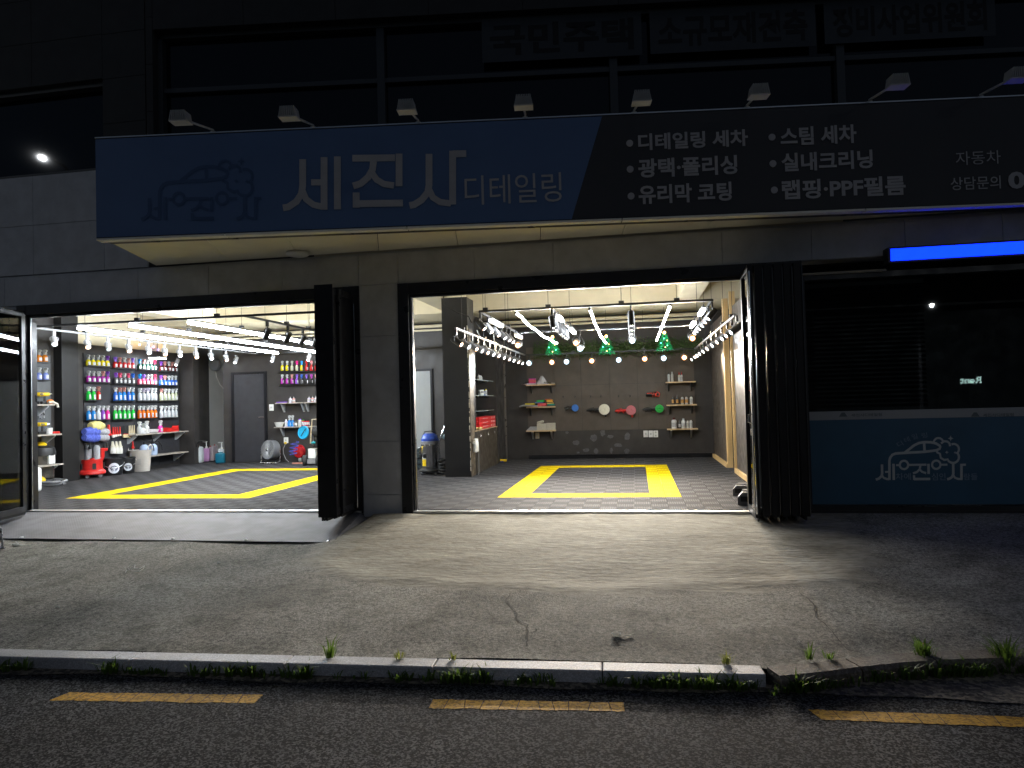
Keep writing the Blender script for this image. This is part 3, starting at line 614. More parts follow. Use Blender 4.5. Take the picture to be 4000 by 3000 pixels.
se = [([(931, 288), (931, 395), (926, 430), (905, 462), (872, 484), (850, 488)], W3, 0), ([(929, 415), (945, 452), (975, 475), (1010, 483), (1020, 483)], W3-2, 0), ([(966, 383), (1010, 383)], W3-3, 0), ([(1019, 280), (1019, 496)], W3, 0), ([(1074, 277), (1074, 494)], W3, 0)]
jin = [([(1135, 284), (1310, 282)], W3, 0), ([(1222, 296), (1218, 330), (1200, 362), (1170, 388), (1138, 398)], W3, 0), ([(1216, 345), (1235, 372), (1265, 390), (1306, 396)], W3-2, 0), ([(1327, 265), (1327, 399)], W3, 0), ([(1151, 425), (1151, 487)], W3, 0), ([(1151, 471), (1343, 468)], W3, 0)]
sa = [([(1450, 266), (1450, 395), (1444, 425), (1420, 455), (1390, 474), (1370, 478)], W3, 0), ([(1449, 410), (1466, 445), (1495, 464), (1540, 470)], W3-2, 0), ([(1547, 253), (1547, 474)], W3, 0), ([(1547, 266), (1603, 265)], W3, 0)]
for r_, t in ((se, '세'), (jin, '진'), (sa, '사')): ribs_to(sign, r_, zmap, VINYL, 'lettering', 'large letter '+t, SGN)
# the car-and-foam emblem, drawn once in the coordinates of the window film zoom
def emblem():
    w = 40; R = []
    R.append(([(500, 905), (500, 600), (512, 555), (545, 510), (600, 488), (720, 480), (1050, 462), (1230, 440), (1290, 415), (1300, 375)], w, 0))
    R.append(([(740, 475), (800, 430), (880, 365), (960, 325), (1050, 310), (1150, 312), (1230, 330), (1290, 365), (1300, 390)], w, 0))
    R.append(([(1045, 318), (1052, 455)], w, 0))
    R.append((arc(1270, 320, 75, 185, 350, 10)+[(1350, 305)], w-8, 0))
    R.append(([(1310, 330), (1360, 295), (1410, 300), (1445, 330), (1452, 375)], w-6, 0)); R.append((arc(1510, 420, 82, -115, 60, 10), w-6, 0)); R.append((arc(1500, 545, 92, -45, 120, 12), w-4, 0))
    R.append(([(1455, 625), (1425, 605), (1418, 580), (1360, 590), (1305, 555), (1295, 495), (1250, 470), (1240, 440)], w-6, 0))
    R.append((arc(728, 668, 66, 0, 360, 20)[:-1], 34, 1)); R.append((arc(1235, 665, 66, 0, 360, 20)[:-1], 34, 1))
    R.append(([(605, 672), (665, 672)], 32, 0)); R.append(([(1300, 665), (1410, 664)], 32, 0))
    R.append(([(382, 660), (385, 810), (370, 850), (330, 885), (285, 898)], w, 0)); R.append(([(384, 835), (410, 870), (460, 890), (500, 892)], w-6, 0)); R.append(([(430, 778), (500, 776)], 30, 0)); R.append(([(563, 650), (568, 905)], w, 0))
    R.append(([(790, 668), (1080, 664)], w-6, 0)); R.append(([(985, 680), (975, 735), (930, 780), (870, 800)], w-4, 0)); R.append(([(975, 740), (1010, 775), (1075, 798)], w-6, 0)); R.append(([(1112, 650), (1115, 810)], w, 0)); R.append(([(885, 830), (888, 905)], w-4, 0)); R.append(([(885, 890), (1140, 888)], w, 0))
    R.append(([(1500, 640), (1502, 810), (1480, 860), (1440, 885), (1405, 892)], w, 0)); R.append(([(1502, 830), (1530, 870), (1580, 888), (1640, 890)], w-6, 0)); R.append(([(1630, 650), (1630, 905)], w, 0)); R.append(([(1620, 666), (1700, 664)], w-6, 0))
    for cx, cy, r in ((1460, 250, 42), (1400, 470, 26), (1530, 475, 22)):
        R.append(([(cx-r, cy), (cx, cy), (cx+r, cy)], [4, r*.8, 4], 0)); R.append(([(cx, cy-r), (cx, cy), (cx, cy+r)], [4, r*.8, 4], 0))
    return R
ribs_to(sign, emblem(), lambda x, y: (lambda q: SG(q[0], q[1], .009))(sg(552+(x-280)/1605*533, 600+(y-160)/750*262)), SLINE, 'emblem', 'navy outline emblem of a car with foam clouds', SGN, .002)
# ================================================================ sign lamps on arms
LAMPGREY = mat('grey_lamp_housing', (.42, .42, .40), .5, var=(10, .1)); ARMW = mat('pale_lamp_arm', (.60, .60, .58), .5)
bases = ((830, 530), (1222, 512), (1633, 490), (2052, 470), (2478, 455), (2920, 435), (3400, 405), (3835, 388)); heads = ((706, 462), (1130, 446), (1590, 420), (2045, 402), (2505, 385), (2963, 360), (3505, 322), (3972, 296))
names = ['leftmost sign lamp, above the navy car emblem', 'sign lamp second from the left, above the big lettering', 'sign lamp third from the left, above the big lettering', 'sign lamp with the upright arm, fourth from the left', 'sign lamp fifth from the left, over the black sheet', 'sign lamp sixth from the left, over the listed services', 'sign lamp seventh from the left, arm leaning right', 'rightmost sign lamp, cut by the frame edge']
for b_, h_, nm in zip(bases, heads, names):
    s_, _ = sg(*b_); B = SG(s_, SGZ1+.012, -.02); H = hit(SG0+SGN*.75, SGN, *h_)
    t = thing('sign_lamp', 'pale ribbed floodlight on an arm, '+nm.replace('sign lamp ', '') if False else nm+' on a pale arm', 'sign lamp', B, 0, 'floodlights above the sign')
    mb = MB(); mb.tube([B, B+Vector((0, 0, .03)), B+(H-B)*.93], .011, 8); mb.build('arm', ARMW, t, w=True, smooth=True)
    mb = MB(); mb.cyl(B-Vector((0, 0, 0)), B+Vector((0, 0, .012)), .03); mb.build('base_plate', ARMW, t, w=True)
    A = MB(); A.prism([H+SGD*x+Vector((0, 0, z))+SGN*.05 for x, z in ((-.085, -.03), (.085, -.03), (.068, .042), (-.068, .042))], -SGN*.1); hd = A.build('lamp_head', LAMPGREY, t, w=True)
    for k in range(9):
        x = -.072+.018*k; mb = MB(); mb.prism([H+SGD*(x*1.08-.004)+Vector((0, 0, -.036))+SGN*.066, H+SGD*(x*1.08+.004)+Vector((0, 0, -.036))+SGN*.066, H+SGD*(x*.85+.004)+Vector((0, 0, .055))+SGN*.066, H+SGD*(x*.85-.004)+Vector((0, 0, .055))+SGN*.066], -SGN*.13); mb.build('cooling_fin', LAMPGREY, hd, w=True)
    mb = MB(); mb.box(H+Vector((0, 0, -.042))-SGN*.0, (.175, .12, .012), UROT); mb.build('lens_rim', ARMW, t, w=True)
# soffit downlights
for (px, py), nm in (((1163, 985), 'round white downlight on the soffit above the left bay'), ((2985, 900), 'round dim downlight on the soffit near the blue ticker')):
    p = PZ(3.14, px, py); t = thing('soffit_downlight', nm, 'downlight', p, 0, 'soffit downlights')
    mb = MB(); mb.lathe([(.13, 0), (.14, -.012), (.135, -.03), (.115, -.045)], seg=28); mb.build('ring', WHITEPL, t, smooth=True)
    mb = MB(); mb.lathe([(.114, -.04), (.09, -.05), (.04, -.056), (.002, -.057)], seg=28); mb.build('diffuser', mat('frosted_diffuser', (.75, .73, .66), .4), t, smooth=True)
# ================================================================ banners in the upper window
BANNER = mat('pale_banner_cloth', (.055, .062, .07), .8, var=(3, .08)); INK = mat('black_banner_ink', (.02, .02, .022), .8)
for txt, (xa, ya0, ya1), (xb, yb0, yb1), nm in (('국민주택', (1885, 76, 246), (2508, 46, 215), 'left window banner reading 국민주택'), ('소규모재건축', (2541, 43, 212), (3188, 12, 176), 'middle window banner reading 소규모재건축'), ('정비사업위원회', (3222, 10, 173), (3890, -22, 138), 'right window banner reading 정비사업위원회')):
    o0 = UO+UN*-.1; L0, L1, R1 = hit(o0, UN, xa, ya1), hit(o0, UN, xa, ya0), hit(o0, UN, xb, yb0); w_ = (R1-L1).dot(UD); h_ = L1.z-L0.z
    t = thing('window_banner', nm+' in black on pale cloth', 'banner', L0)
    mb = MB(); mb.prism([L0, L0+UD*w_, L0+UD*w_+Vector((0, 0, h_)), L0+Vector((0, 0, h_))], UN*.004); mb.build('banner_cloth', BANNER, t, w=True)
    lettering(txt, L0+UD*(.05*w_)+Vector((0, 0, h_*.14)), UD, Vector((0, 0, 1)), w_*.9, h_*.72, UN*.007, INK, t, .03)
# ================================================================ LED ticker
a0, a1 = PY(-.16, 3478, 973), PY(-.16, 3481, 1019)
t = thing('led_ticker', 'glowing blue LED ticker strip below the right end of the sign', 'LED sign', (4.4, -.05, a1.z-.25))
mb = MB(); mb.bbox((a0.x-.02, -.155, a1.z-.02), (6.4, -.001, a0.z+.02)); mb.build('housing', BLACKPL, t, w=True)
m = bpy.data.materials.new('blue_led_matrix'); m.use_nodes = True; nt = m.node_tree; L = nt.links; b = nt.nodes['Principled BSDF']; b.inputs['Base Color'].default_value = (.01, .01, .02, 1)
g = nd(nt, 'ShaderNodeNewGeometry'); v = nd(nt, 'ShaderNodeVectorMath', operation='SCALE'); v.inputs['Scale'].default_value = 100; L.new(g.outputs['Position'], v.inputs[0])
sp = nd(nt, 'ShaderNodeSeparateXYZ'); L.new(v.outputs[0], sp.inputs[0])
def wv(o):
    f = nd(nt, 'ShaderNodeMath', operation='PINGPONG'); f.inputs[1].default_value = .5; L.new(o, f.inputs[0]); g_ = nd(nt, 'ShaderNodeMath', operation='GREATER_THAN'); g_.inputs[1].default_value = .17; L.new(f.outputs[0], g_.inputs[0]); return g_.outputs[0]
mu = nd(nt, 'ShaderNodeMath', operation='MULTIPLY'); L.new(wv(sp.outputs['X']), mu.inputs[0]); L.new(wv(sp.outputs['Z']), mu.inputs[1])
m2 = nd(nt, 'ShaderNodeMath', operation='MULTIPLY_ADD'); m2.inputs[1].default_value = 2.0; m2.inputs[2].default_value = .5; L.new(mu.outputs[0], m2.inputs[0]); L.new(m2.outputs[0], b.inputs['Emission Strength']); b.inputs['Emission Color'].default_value = (.001, .015, 1, 1)
mb = MB(); mb.bbox((a0.x, -.162, a1.z), (6.38, -.156, a0.z)); mb.build('screen', m, t, w=True)
# ================================================================ office window on the right
m = bpy.data.materials.new('clear_glass'); m.use_nodes = True; nt = m.node_tree; L = nt.links; nt.nodes.remove(nt.nodes['Principled BSDF']); out = nt.nodes['Material Output']
fr_ = nd(nt, 'ShaderNodeFresnel'); fr_.inputs['IOR'].default_value = 1.6; tr = nd(nt, 'ShaderNodeBsdfTransparent'); tr.inputs[0].default_value = (.88, .92, .93, 1); gl = nd(nt, 'ShaderNodeBsdfGlossy'); gl.inputs['Roughness'].default_value = .01
mx = nd(nt, 'ShaderNodeMixShader'); L.new(fr_.outputs[0], mx.inputs[0]); L.new(tr.outputs[0], mx.inputs[1]); L.new(gl.outputs[0], mx.inputs[2]); L.new(mx.outputs[0], out.inputs[0]); GLASS = m
WX0, WX1 = 2.50, 6.4; fz0, fz1, fz2 = PY(.03, 3300, 1971).z, PY(.03, 3300, 1640).z, PY(.03, 3300, 1606).z
ow = wall('office_window', (WX0, .05, .06), (WX1, .056, 2.5), GLASS)
mb = MB(); mb.bbox((WX0-.03, .0, .02), (WX0-.001, .12, 2.56)); mb.bbox((WX0, .0, 2.501), (WX1, .12, 2.56)); mb.bbox((WX0, .0, .02), (WX1, .12, .058)); mb.build('window_frame', DARKMETAL, ow, w=True)
c1 = PY(-.02, 3108, 1074); c2 = PY(-.02, 3462, 1061); mb = MB(); mb.bbox((c1.x, -.03, c1.z-.012), (c2.x, -.001, c1.z+.012)); mb.build('frame_cover_strip', mat('tan_metal_strip', (.30, .26, .19), .45), ow, w=True)
FILM = mat('teal_blue_window_film', (.032, .105, .175), .4, var=(1.5, .15)); FILMW = mat('pale_film_band', (.40, .40, .39), .5); FILMTXT = mat('pale_film_lettering', (.55, .58, .56), .5); FILMTX2 = mat('dull_film_lettering', (.20, .28, .35), .5); FILMDK = mat('grey_film_print', (.13, .16, .16), .5)
mb = MB(); mb.bbox((WX0+.004, .044, fz0), (WX1-.01, .0485, fz1)); film = mb.build('blue_film', FILM, ow, w=True)
mb = MB(); mb.bbox((WX0+.004, .0445, fz1+.001), (WX1-.01, .0487, fz2)); band = mb.build('pale_film_band', FILMW, ow, w=True)
def fp(x, y, yy=.041): return PY(yy, 3350+x/4.022, 1650+y/4.022)
fN = Vector((0, -1, 0)); ez = Vector((0, 0, 1)); ex = Vector((1, 0, 0))
ribs_to(film, emblem(), lambda x, y: fp(x, y, .042), FILMTXT, 'emblem', 'pale outline emblem of a car with foam clouds', fN, .002)
def film_text(s, x0, x1, y0, y1, m=FILMTX2, bold=.0, par=None, rot=0):
    a, b = fp(x0, y1), fp(x1, y0); d = Vector((math.cos(rot), 0, math.sin(rot))); u = Vector((-math.sin(rot), 0, math.cos(rot)))
    return lettering(s, a, d, u, b.x-a.x, b.z-a.z, Vector((0, 0, 0)), m, par or film, bold)
film_text('차에', 600, 835, 795, 905, bold=.01); film_text('심인', 1165, 1380, 795, 910, bold=.01); film_text('람들', 1670, 1882, 800, 905, bold=.01)
for ch, x, y, r in (('디', 650, 395, .5), ('테', 755, 325, .4), ('일', 870, 275, .3), ('링', 1015, 250, .15)): film_text(ch, x, x+85, y-85, y, rot=r)
for x0, x1 in ((3315, 3445), (3830, 3960)):
    a, b = PY(.043, x0+10, 1628), PY(.043, x1, 1613); lettering('세진사디테일링', a, ex, ez, b.x-a.x, (b.z-a.z)*1.0, Vector((0, 0, 0)), FILMDK, band, .02)
    a = PY(.043, x0-38, 1628); rb = MB(); rb.prism([a, a+ex*.085, a+ex*.06+ez*.045, a+ex*.03+ez*.045], (0, .001, 0)); rb.build('band_emblem', FILMDK, band, w=True)
mb = MB(); mb.bbox((2.47, .0, -.12), (6.5, .14, .018)); mb.build('window_plinth', BLACKPL, bld, w=True)
wall('office_back_wall', (2.3, 2.0, -.1), (7.2, 2.1, 3.1), BLACKWALL); wall('office_side_wall', (7.0, .3, -.1), (7.1, 2.0, 3.1), BLACKWALL); wall('office_ceiling', (2.3, .31, 2.71), (7.0, 2.0, 2.8), BLACKWALL)
wall('office_floor', (2.3, .15, -.11), (7.0, 2.0, -.02), GREYPL)
wall('right_end_wall', (6.45, .02, -.3), (14, .3, OP_TOP-.004), CLAD); wall('front_right_wall', (7, .02, OP_TOP), (14, .3, 3.12), CLAD)
bl = thing('venetian_blind', 'dark venetian blind half lowered behind the office glass', 'blind', (3.1, .2, 2.45))
SLAT = mat('dark_blind_slat', (.022, .021, .02), .5)
mb = MB(); mb.bbox((2.53, .17, 2.44), (3.75, .22, 2.49)); mb.build('head_rail', SLAT, bl, w=True)
for i in range(28):
    z = 2.42-.048*i; mb = MB(); mb.box((3.14, .195, z), (1.22, .046, .003), Matrix.Rotation(rad(38), 3, 'X')); mb.build('slat', SLAT, bl, w=True)
# ================================================================ folding doors
def leaf(t, p0, p1, z0, z1, th=.045, fr=.07, glass=True, brush=True, m=DARKMETAL):
    """one framed leaf standing from ground point p0 to p1"""
    p0, p1 = Vector(p0), Vector(p1); d = (p1-p0).normalized(); ln = (p1-p0).length; R = Matrix.Rotation(math.atan2(d.y, d.x), 3, 'Z'); c = (p0+p1)/2
    mb = MB(); mb.box((c.x, c.y, z0+fr/2), (ln, th, fr), R); mb.box((c.x, c.y, z1-fr/2), (ln, th, fr), R)
    for q in (p0+d*(fr/2), p1-d*(fr/2)): mb.box((q.x, q.y, (z0+z1)/2), (fr, th-.002, z1-z0-2*fr), R)
    lf = mb.build('door_leaf', m, t, w=True)
    mb = MB(); mb.box((c.x, c.y, (z0+z1)/2), (ln-2*fr, .008 if glass else .03, z1-z0-2*fr), R); mb.build('pane' if glass else 'infill_panel', GLASS if glass else BLACKGLOSS, lf, w=True)
    if brush: mb = MB(); mb.box((c.x, c.y, z0-.02), (ln, .012, .04), R); mb.build('brush_seal', RUBBER, lf, w=True)
    return lf
h1 = PZ(.03, 98, 1998); h0 = PZ(.03, 0, 2022); d = (h0-h1).normalized(); d.z = 0
t = thing('glass_door', 'open framed glass door leaf at the left edge reflecting the bay', 'door', (h1.x, h1.y, 0)); leaf(t, (h1.x, h1.y, 0), (h1.x+d.x*.85, h1.y+d.y*.85, 0), .03, 2.60)
q = h1+d*.06; mb = MB(); 
# left bay, right-hand stack
fL = PZ(.03, 1246, 2028); fR = PZ(.03, 1318, 2028)
t = thing('folding_door', 'stack of folded black door leaves between the left bay and the pier', 'folding door', ((fL.x+fR.x)/2, fL.y/2, 0))
n = 5
for i in range(n):
    x = fL.x+.03+(-2.66-fL.x-.05)*i/(n-1)*.92; yo = fL.y+(.0 if i < 3 else .13*(i-2)); leaf(t, (x, .12, 0), (x+.008, yo, 0), .05, 2.62, .042, glass=False)
mb = MB(); mb.bbox((fL.x, fL.y-.012, .05), (fR.x, fL.y-.002, 2.63)); fl = mb.build('front_leaf_edge', BLACKGLOSS, t, w=True)
mb = MB(); x = -2.655; mb.tube([(x, -.06, .06), (x, -.06, 2.5)], .007, 8); mb.build('lock_rod', CHROME, t, w=True, smooth=True)
# right bay, right-hand stack
r0 = PZ(.01, 2931, 1977); r1 = PZ(.01, 2962, 2026)
t = thing('folding_door', 'stack of folded black door leaves between the right bay and office glass', 'folding door', (2.1, r1.y/2, 0))
leaf(t, (1.86, .05, 0), (r1.x, r1.y, 0), .02, 2.62, .05, glass=True, m=BLACKGLOSS)
for i in range(5):
    x = r1.x+.075+.096*i; leaf(t, (x, .1, 0), (x+.012, r1.y+.012*(i % 2)+.01, 0), .03, 2.62, .078, glass=False, m=BLACKGLOSS)
    mb = MB(); mb.tube([(x+.05, r1.y+.0, .05), (x+.05, r1.y+.0, 2.58)], .006, 8); mb.build('edge_gasket', mat('dull_edge_trim', (.10, .10, .105), .3, .85), t, w=True, smooth=True)
hd = PX(r1.x-.01, 2945, 1640); mb = MB(); mb.tube([(r1.x-.02, r1.y+.03, 1.08), (r1.x-.055, r1.y+.03, 1.07), (r1.x-.06, r1.y+.03, 1.0), (r1.x-.02, r1.y+.03, .98)], .009, 8); mb.build('handle', CHROME, t, w=True, smooth=True)
mb = MB(); mb.tube([(r1.x-.012, r1.y-.03, .06), (r1.x-.012, r1.y-.03, 2.55)], .008, 8); mb.build('lock_rod', CHROME, t, w=True, smooth=True)
# ================================================================ metal ramp
CHK = bpy.data.materials.new('checker_plate'); CHK.use_nodes = True; nt = CHK.node_tree; L = nt.links; b = nt.nodes['Principled BSDF']; b.inputs['Metallic'].default_value = .1; b.inputs['Roughness'].default_value = .7
g = nd(nt, 'ShaderNodeNewGeometry'); hs = []
for ang_ in (.785, -.785):
    mp = nd(nt, 'ShaderNodeMapping'); mp.inputs['Rotation'].default_value = (0, 0, ang_); L.new(g.outputs['Position'], mp.inputs[0]); w_ = nd(nt, 'ShaderNodeTexWave'); w_.inputs['Scale'].default_value = 13; L.new(mp.outputs[0], w_.inputs['Vector']); hs.append(w_.outputs['Fac'])
mu = nd(nt, 'ShaderNodeMath', operation='MULTIPLY'); L.new(hs[0], mu.inputs[0]); L.new(hs[1], mu.inputs[1]); bp = nd(nt, 'ShaderNodeBump'); bp.inputs['Strength'].default_value = .22; bp.inputs['Distance'].default_value = .003; L.new(mu.outputs[0], bp.inputs['Height']); L.new(bp.outputs[0], b.inputs['Normal'])
no = nd(nt, 'ShaderNodeTexNoise'); no.inputs['Scale'].default_value = 5; no.inputs['Detail'].default_value = 8; L.new(g.outputs['Position'], no.inputs['Vector'])
cr = nd(nt, 'ShaderNodeValToRGB'); cr.color_ramp.elements[0].position = .35; cr.color_ramp.elements[0].color = (.125, .125, .135, 1); cr.color_ramp.elements[1].position = .65; cr.color_ramp.elements[1].color = (.18, .18, .195, 1); L.new(no.outputs['Fac'], cr.inputs[0])
mx = nd(nt, 'ShaderNodeMix', data_type='RGBA', blend_type='MULTIPLY'); mx.inputs['Factor'].default_value = .12; L.new(cr.outputs[0], mx.inputs['A']); L.new(mu.outputs[0], mx.inputs['B']); L.new(mx.outputs['Result'], b.inputs['Base Color'])
bl_, br_ = PZ(-.135, -60, 2101), PZ(-.135, 1298, 2118); tr_ = PZ(-.004, 1345, 2010)
t = thing('metal_ramp', 'grey checker plate ramp up to the left bay', 'ramp', (-4.9, -.55, -.14))
mb = MB(); tl = Vector((-7.5, -.055, -.004)); trr = Vector((-2.62, -.055, -.004)); mb.prism([bl_+Vector((-.4, 0, 0)), br_, trr, tl], (0, 0, -.006)); mb.build('plate', CHK, t, w=True)
mb = MB(); mb.add([br_+Vector((.006, 0, -.004)), Vector((br_.x+.05, -.08, -.16)), trr+Vector((.004, 0, -.004))], [(0, 1, 2)]); mb.build('side_gusset', CHK, t, w=True)
for px, py in ((85, 2100), (444, 2103), (676, 2106), (960, 2110), (1285, 2115)):
    p = PZ(-.132, px, py); mb = MB(); mb.lathe([(.02, 0), (.02, .006), (.012, .012), (.002, .013)], p, 10); mb.build('bolt', STEEL, t, w=True)
# ================================================================ LIGHTING OF THE BAYS
WARM, COOL = (1.0, .74, .46), (.86, .94, 1.0)
LENSW = mat('lit_warm_lens', (.5, .3, .1), .3, emit=((1, .26, .03), .55, 1)); LENSC = mat('lit_white_lens', (.5, .5, .5), .3, emit=((.40, .75, 1), .55, 1)); BULBHOT = mat('lit_white_bulb', (.9, .9, .9), .3, emit=((1, .95, .85), 9, 1))
LENSWD = mat('warm_lens_rim', (.8, .55, .25), .25, .5); LENSOFF = mat('unlit_lens', (.45, .55, .52), .15)
HGREY = mat('grey_spot_housing', (.13, .13, .135), .38, .3, rvar=(20, .1)); HBLACK = mat('black_spot_housing', (.022, .021, .021), .35); HWHITE = mat('white_spot_housing', (.28, .28, .29), .35)
SPOT_W = 15
def spot(base, aim, warm, label, group, body=HGREY, power=SPOT_W, length=.165, r=.042, lit=True, drop=.15, cone=95):
    base = Vector(base); aim = Vector(aim).normalized(); pv = base+Vector((0, 0, -drop))
    t = thing('track_spotlight', label, 'spotlight', base, 0, group)
    mb = MB(); mb.box((base.x, base.y, base.z-.035), (.022, .05, .07)); mb.build('adapter', body if body is not HGREY else RAILMAT, t, w=True)
    side = aim.cross(Vector((0, 0, 1))); side = side.normalized() if side.length > .05 else Vector((1, 0, 0))
    top = base+Vector((0, 0, -.075))
    mb = MB(); mb.tube([pv+side*(r+.008), pv+side*(r+.008)+Vector((0, 0, drop*.3)), top, pv-side*(r+.008)+Vector((0, 0, drop*.3)), pv-side*(r+.008)], .005, 5); mb.build('yoke', body, t, w=True)
    a, b = pv-aim*length*.45, pv+aim*length*.55
    mb = MB(); q = aim; L_ = length
    mb.lathe([(r*.55, 0), (r*.93, .006), (r, .02), (r, L_-.004), (r*.93, L_), (r*.86, L_-.012), (.001, L_-.014)], a, 14, axis=aim); mb.build('housing', body, t, w=True, smooth=True)
    mb = MB(); mb.cyl(b-aim*.012, b-aim*.006, r*.84, seg=14); mb.build('lens', (LENSW if warm else LENSC) if lit else LENSOFF, t, w=True)
    if lit: mb = MB(); mb.lathe([(r*.5, 0), (r*.42, .006), (r*.15, .010), (.001, .011)], b-aim*.0055, 12, axis=aim); mb.build('bulb', BULBHOT, t, True, w=True)
    if lit:
        l = bpy.data.lights.new('spot_beam', 'SPOT'); l.energy = power; l.spot_size = rad(cone); l.spot_blend = .85; l.shadow_soft_size = .035; l.color = WARM if warm else COOL
        lo = bpy.data.objects.new('spot_beam', l); COL.objects.link(lo); lo.parent = t; lo.location = b+aim*.004-base; lo.rotation_euler = (-aim).to_track_quat('Z', 'Y').to_euler()
    return t
def rail(mb, a, b, s=.018): 
    a, b = Vector(a), Vector(b); d = b-a; mb.box((a+b)/2, (d.length, s*1.6, s*1.6), Matrix.Rotation(math.atan2(d.y, d.x), 3, 'Z')); return mb
def wires(t, pts, z1=3.6, r=.0035):
    for p in pts:
        p = Vector(p); zc = 3.09 if p.y > 5.6 else z1
        mb = MB(); mb.cyl(p, (p.x, p.y, zc), r, seg=6); mb.build('hanging_wire', BLACKPL, t, w=True)
        mb = MB(); mb.box(p+Vector((0, 0, .02)), (.07, .035, .035)); mb.build('wire_clamp', RAILMAT, t, w=True)
# ---- right bay: inner rail frame
IZ = 2.5; IYF, IYB = 1.2, 4.28; IXL, IXR = -1.385, 1.66; IM1, IM2 = PZ(IZ, 2163, 1213).x, PZ(IZ, 2464, 1195).x
t = thing('track_lighting', 'high black track frame hung over the right bay', 'track rail', (.13, 2.7, IZ))
for nm, a, b in (('front_rail', (IXL, IYF, IZ), (IXR, IYF, IZ)), ('back_rail', (IXL, IYB, IZ), (IXR, IYB, IZ)), ('side_rail', (IXL, IYF+.02, IZ-.001), (IXL, IYB-.02, IZ-.001)), ('side_rail', (IXR, IYF+.02, IZ-.001), (IXR, IYB-.02, IZ-.001)), ('middle_rail', (IM1, IYF+.02, IZ-.001), (IM1, IYB-.02, IZ-.001)), ('middle_rail', (IM2, IYF+.02, IZ-.001), (IM2, IYB-.02, IZ-.001))):
    rail(MB(), a, b).build(nm, RAILMAT, t, w=True)
wires(t, [(PZ(IZ, 1890, 1212).x, IYF, IZ+.01), (PZ(IZ, 2141, 1203).x, IYF, IZ+.01), (PZ(IZ, 2427, 1190).x, IYF, IZ+.01), (PZ(IZ, 2645, 1175).x, IYF, IZ+.01), (IXL, 3.4, IZ+.01), (IXR, 3.4, IZ+.01), (IM1, 3.9, IZ+.01), (IM2, 3.9, IZ+.01)])
G1 = 'spotlights on the high frame of the right bay'
def run(rx, z, ys, aim, rn, group, first_black=True, w0=0, **k):
    k.setdefault('power', SPOT_W*.3)
    for i, y in enumerate(ys):
        spot((rx, y, z-.015), aim, (i+w0) % 2 == 0, f'{"black" if (i == 0 and first_black) else "grey"} spotlight {ORD[i]} from the street on the {rn}', group, HBLACK if (i == 0 and first_black) else HGREY, **k)
run(IXL, IZ, [1.27, 1.75, 2.3, 2.8, 3.2, 3.55], (.62, -.1, -.78), "high frame's left rail", G1)
run(IM1, IZ, [1.27, 1.62, 2.25, 2.55, 2.85, 3.15], (.12, .12, -.97), "high frame's left middle rail", G1)
run(IM2, IZ, [1.27, 1.9, 2.5, 3.1], (0, .1, -.98), "high frame's right middle rail", G1, length=.2)
run(IXR, IZ, [1.27, 1.7, 2.15, 2.6, 3.0, 3.4], (-.62, -.1, -.78), "high frame's right rail", G1, w0=1)
endl = [((IXL+.02), 1, 'left rail'), (IM1+.07, 1, 'left middle rail, upper one'), (IM1+.14, 0, 'left middle rail, lower one'), (IM2, 0, 'right middle rail'), (IXR-.02, 1, 'right rail')]
for i, (x, wm, nm) in enumerate(endl):
    spot((x, IYB, IZ-.015), (.0, -.97, -.25), wm, f'glaring {"warm" if wm else "white"} spotlight at the rear end of the high {nm}', G1, drop=.2+.1*(i == 2), cone=70, r=.058, power=SPOT_W*4)
# ---- right bay: outer U frame, lower
OZ = 2.25; c0, c1_, c2_, c3 = PZ(OZ, 1775, 1280), PZ(OZ, 2885, 1235), PZ(OZ, 2050, 1388), PZ(OZ, 2705, 1362)
OXL, OXR = (c0.x+c2_.x)/2, (c1_.x+c3.x)/2; OYF = (c0.y+c1_.y)/2; OYB = 6.65
t = thing('track_lighting', 'low grey U-shaped track frame running round the right bay', 'track rail', ((OXL+OXR)/2, 3.6, OZ))
GRAIL = mat('grey_track', (.16, .16, .165), .35, .3)
for nm, a, b in (('side_rail', (OXL, OYF, OZ), (OXL, OYB, OZ)), ('side_rail', (OXR, OYF, OZ), (OXR, OYB, OZ)), ('back_rail', (OXL+.03, OYB, OZ-.001), (OXR-.03, OYB, OZ-.001))): rail(MB(), a, b).build(nm, GRAIL if nm == 'side_rail' else RAILMAT, t, w=True)
wires(t, [(OXL, OYF+.35, OZ+.01), (OXL, 2.6, OZ+.01), (OXL, 4.5, OZ+.01), (OXR, OYF+.25, OZ+.01), (OXR, 2.0, OZ+.01), (OXR, 3.4, OZ+.01), (OXR, 4.6, OZ+.01), (-.6, OYB, OZ+.01), (.85, OYB, OZ+.01)])
GL, GR, GB = 'spotlights along the low left rail', 'spotlights along the low right rail', 'spotlights along the low rear rail'
ysl = [PX(OXL, 1600+x/3.16, 1300).y for x in (575, 672, 767, 838, 910, 982, 1047, 1115, 1180, 1235, 1295, 1345)]
for i, y in enumerate(ysl):
    spot((OXL, y, OZ-.015), (.80, -.18, -.57), i % 2 == 0, f'{"black" if i == 0 else "grey"} spotlight {ORD[i]} from the street on the low left rail', GL, HBLACK if i == 0 else HGREY, length=.17, power=SPOT_W*.55)
ysr = [PX(OXR, 2250+x/3.16, 1300).y for x in (1990, 1925, 1868, 1800, 1735, 1670, 1615, 1570, 1535, 1505, 1460)]
for i, y in enumerate(ysr):
    spot((OXR, y, OZ-.015), (-.78, -.20, -.57), i % 2 == 1, f'grey spotlight {ORD[i]} from the street on the low right rail', GR, length=.18, power=SPOT_W*.55)
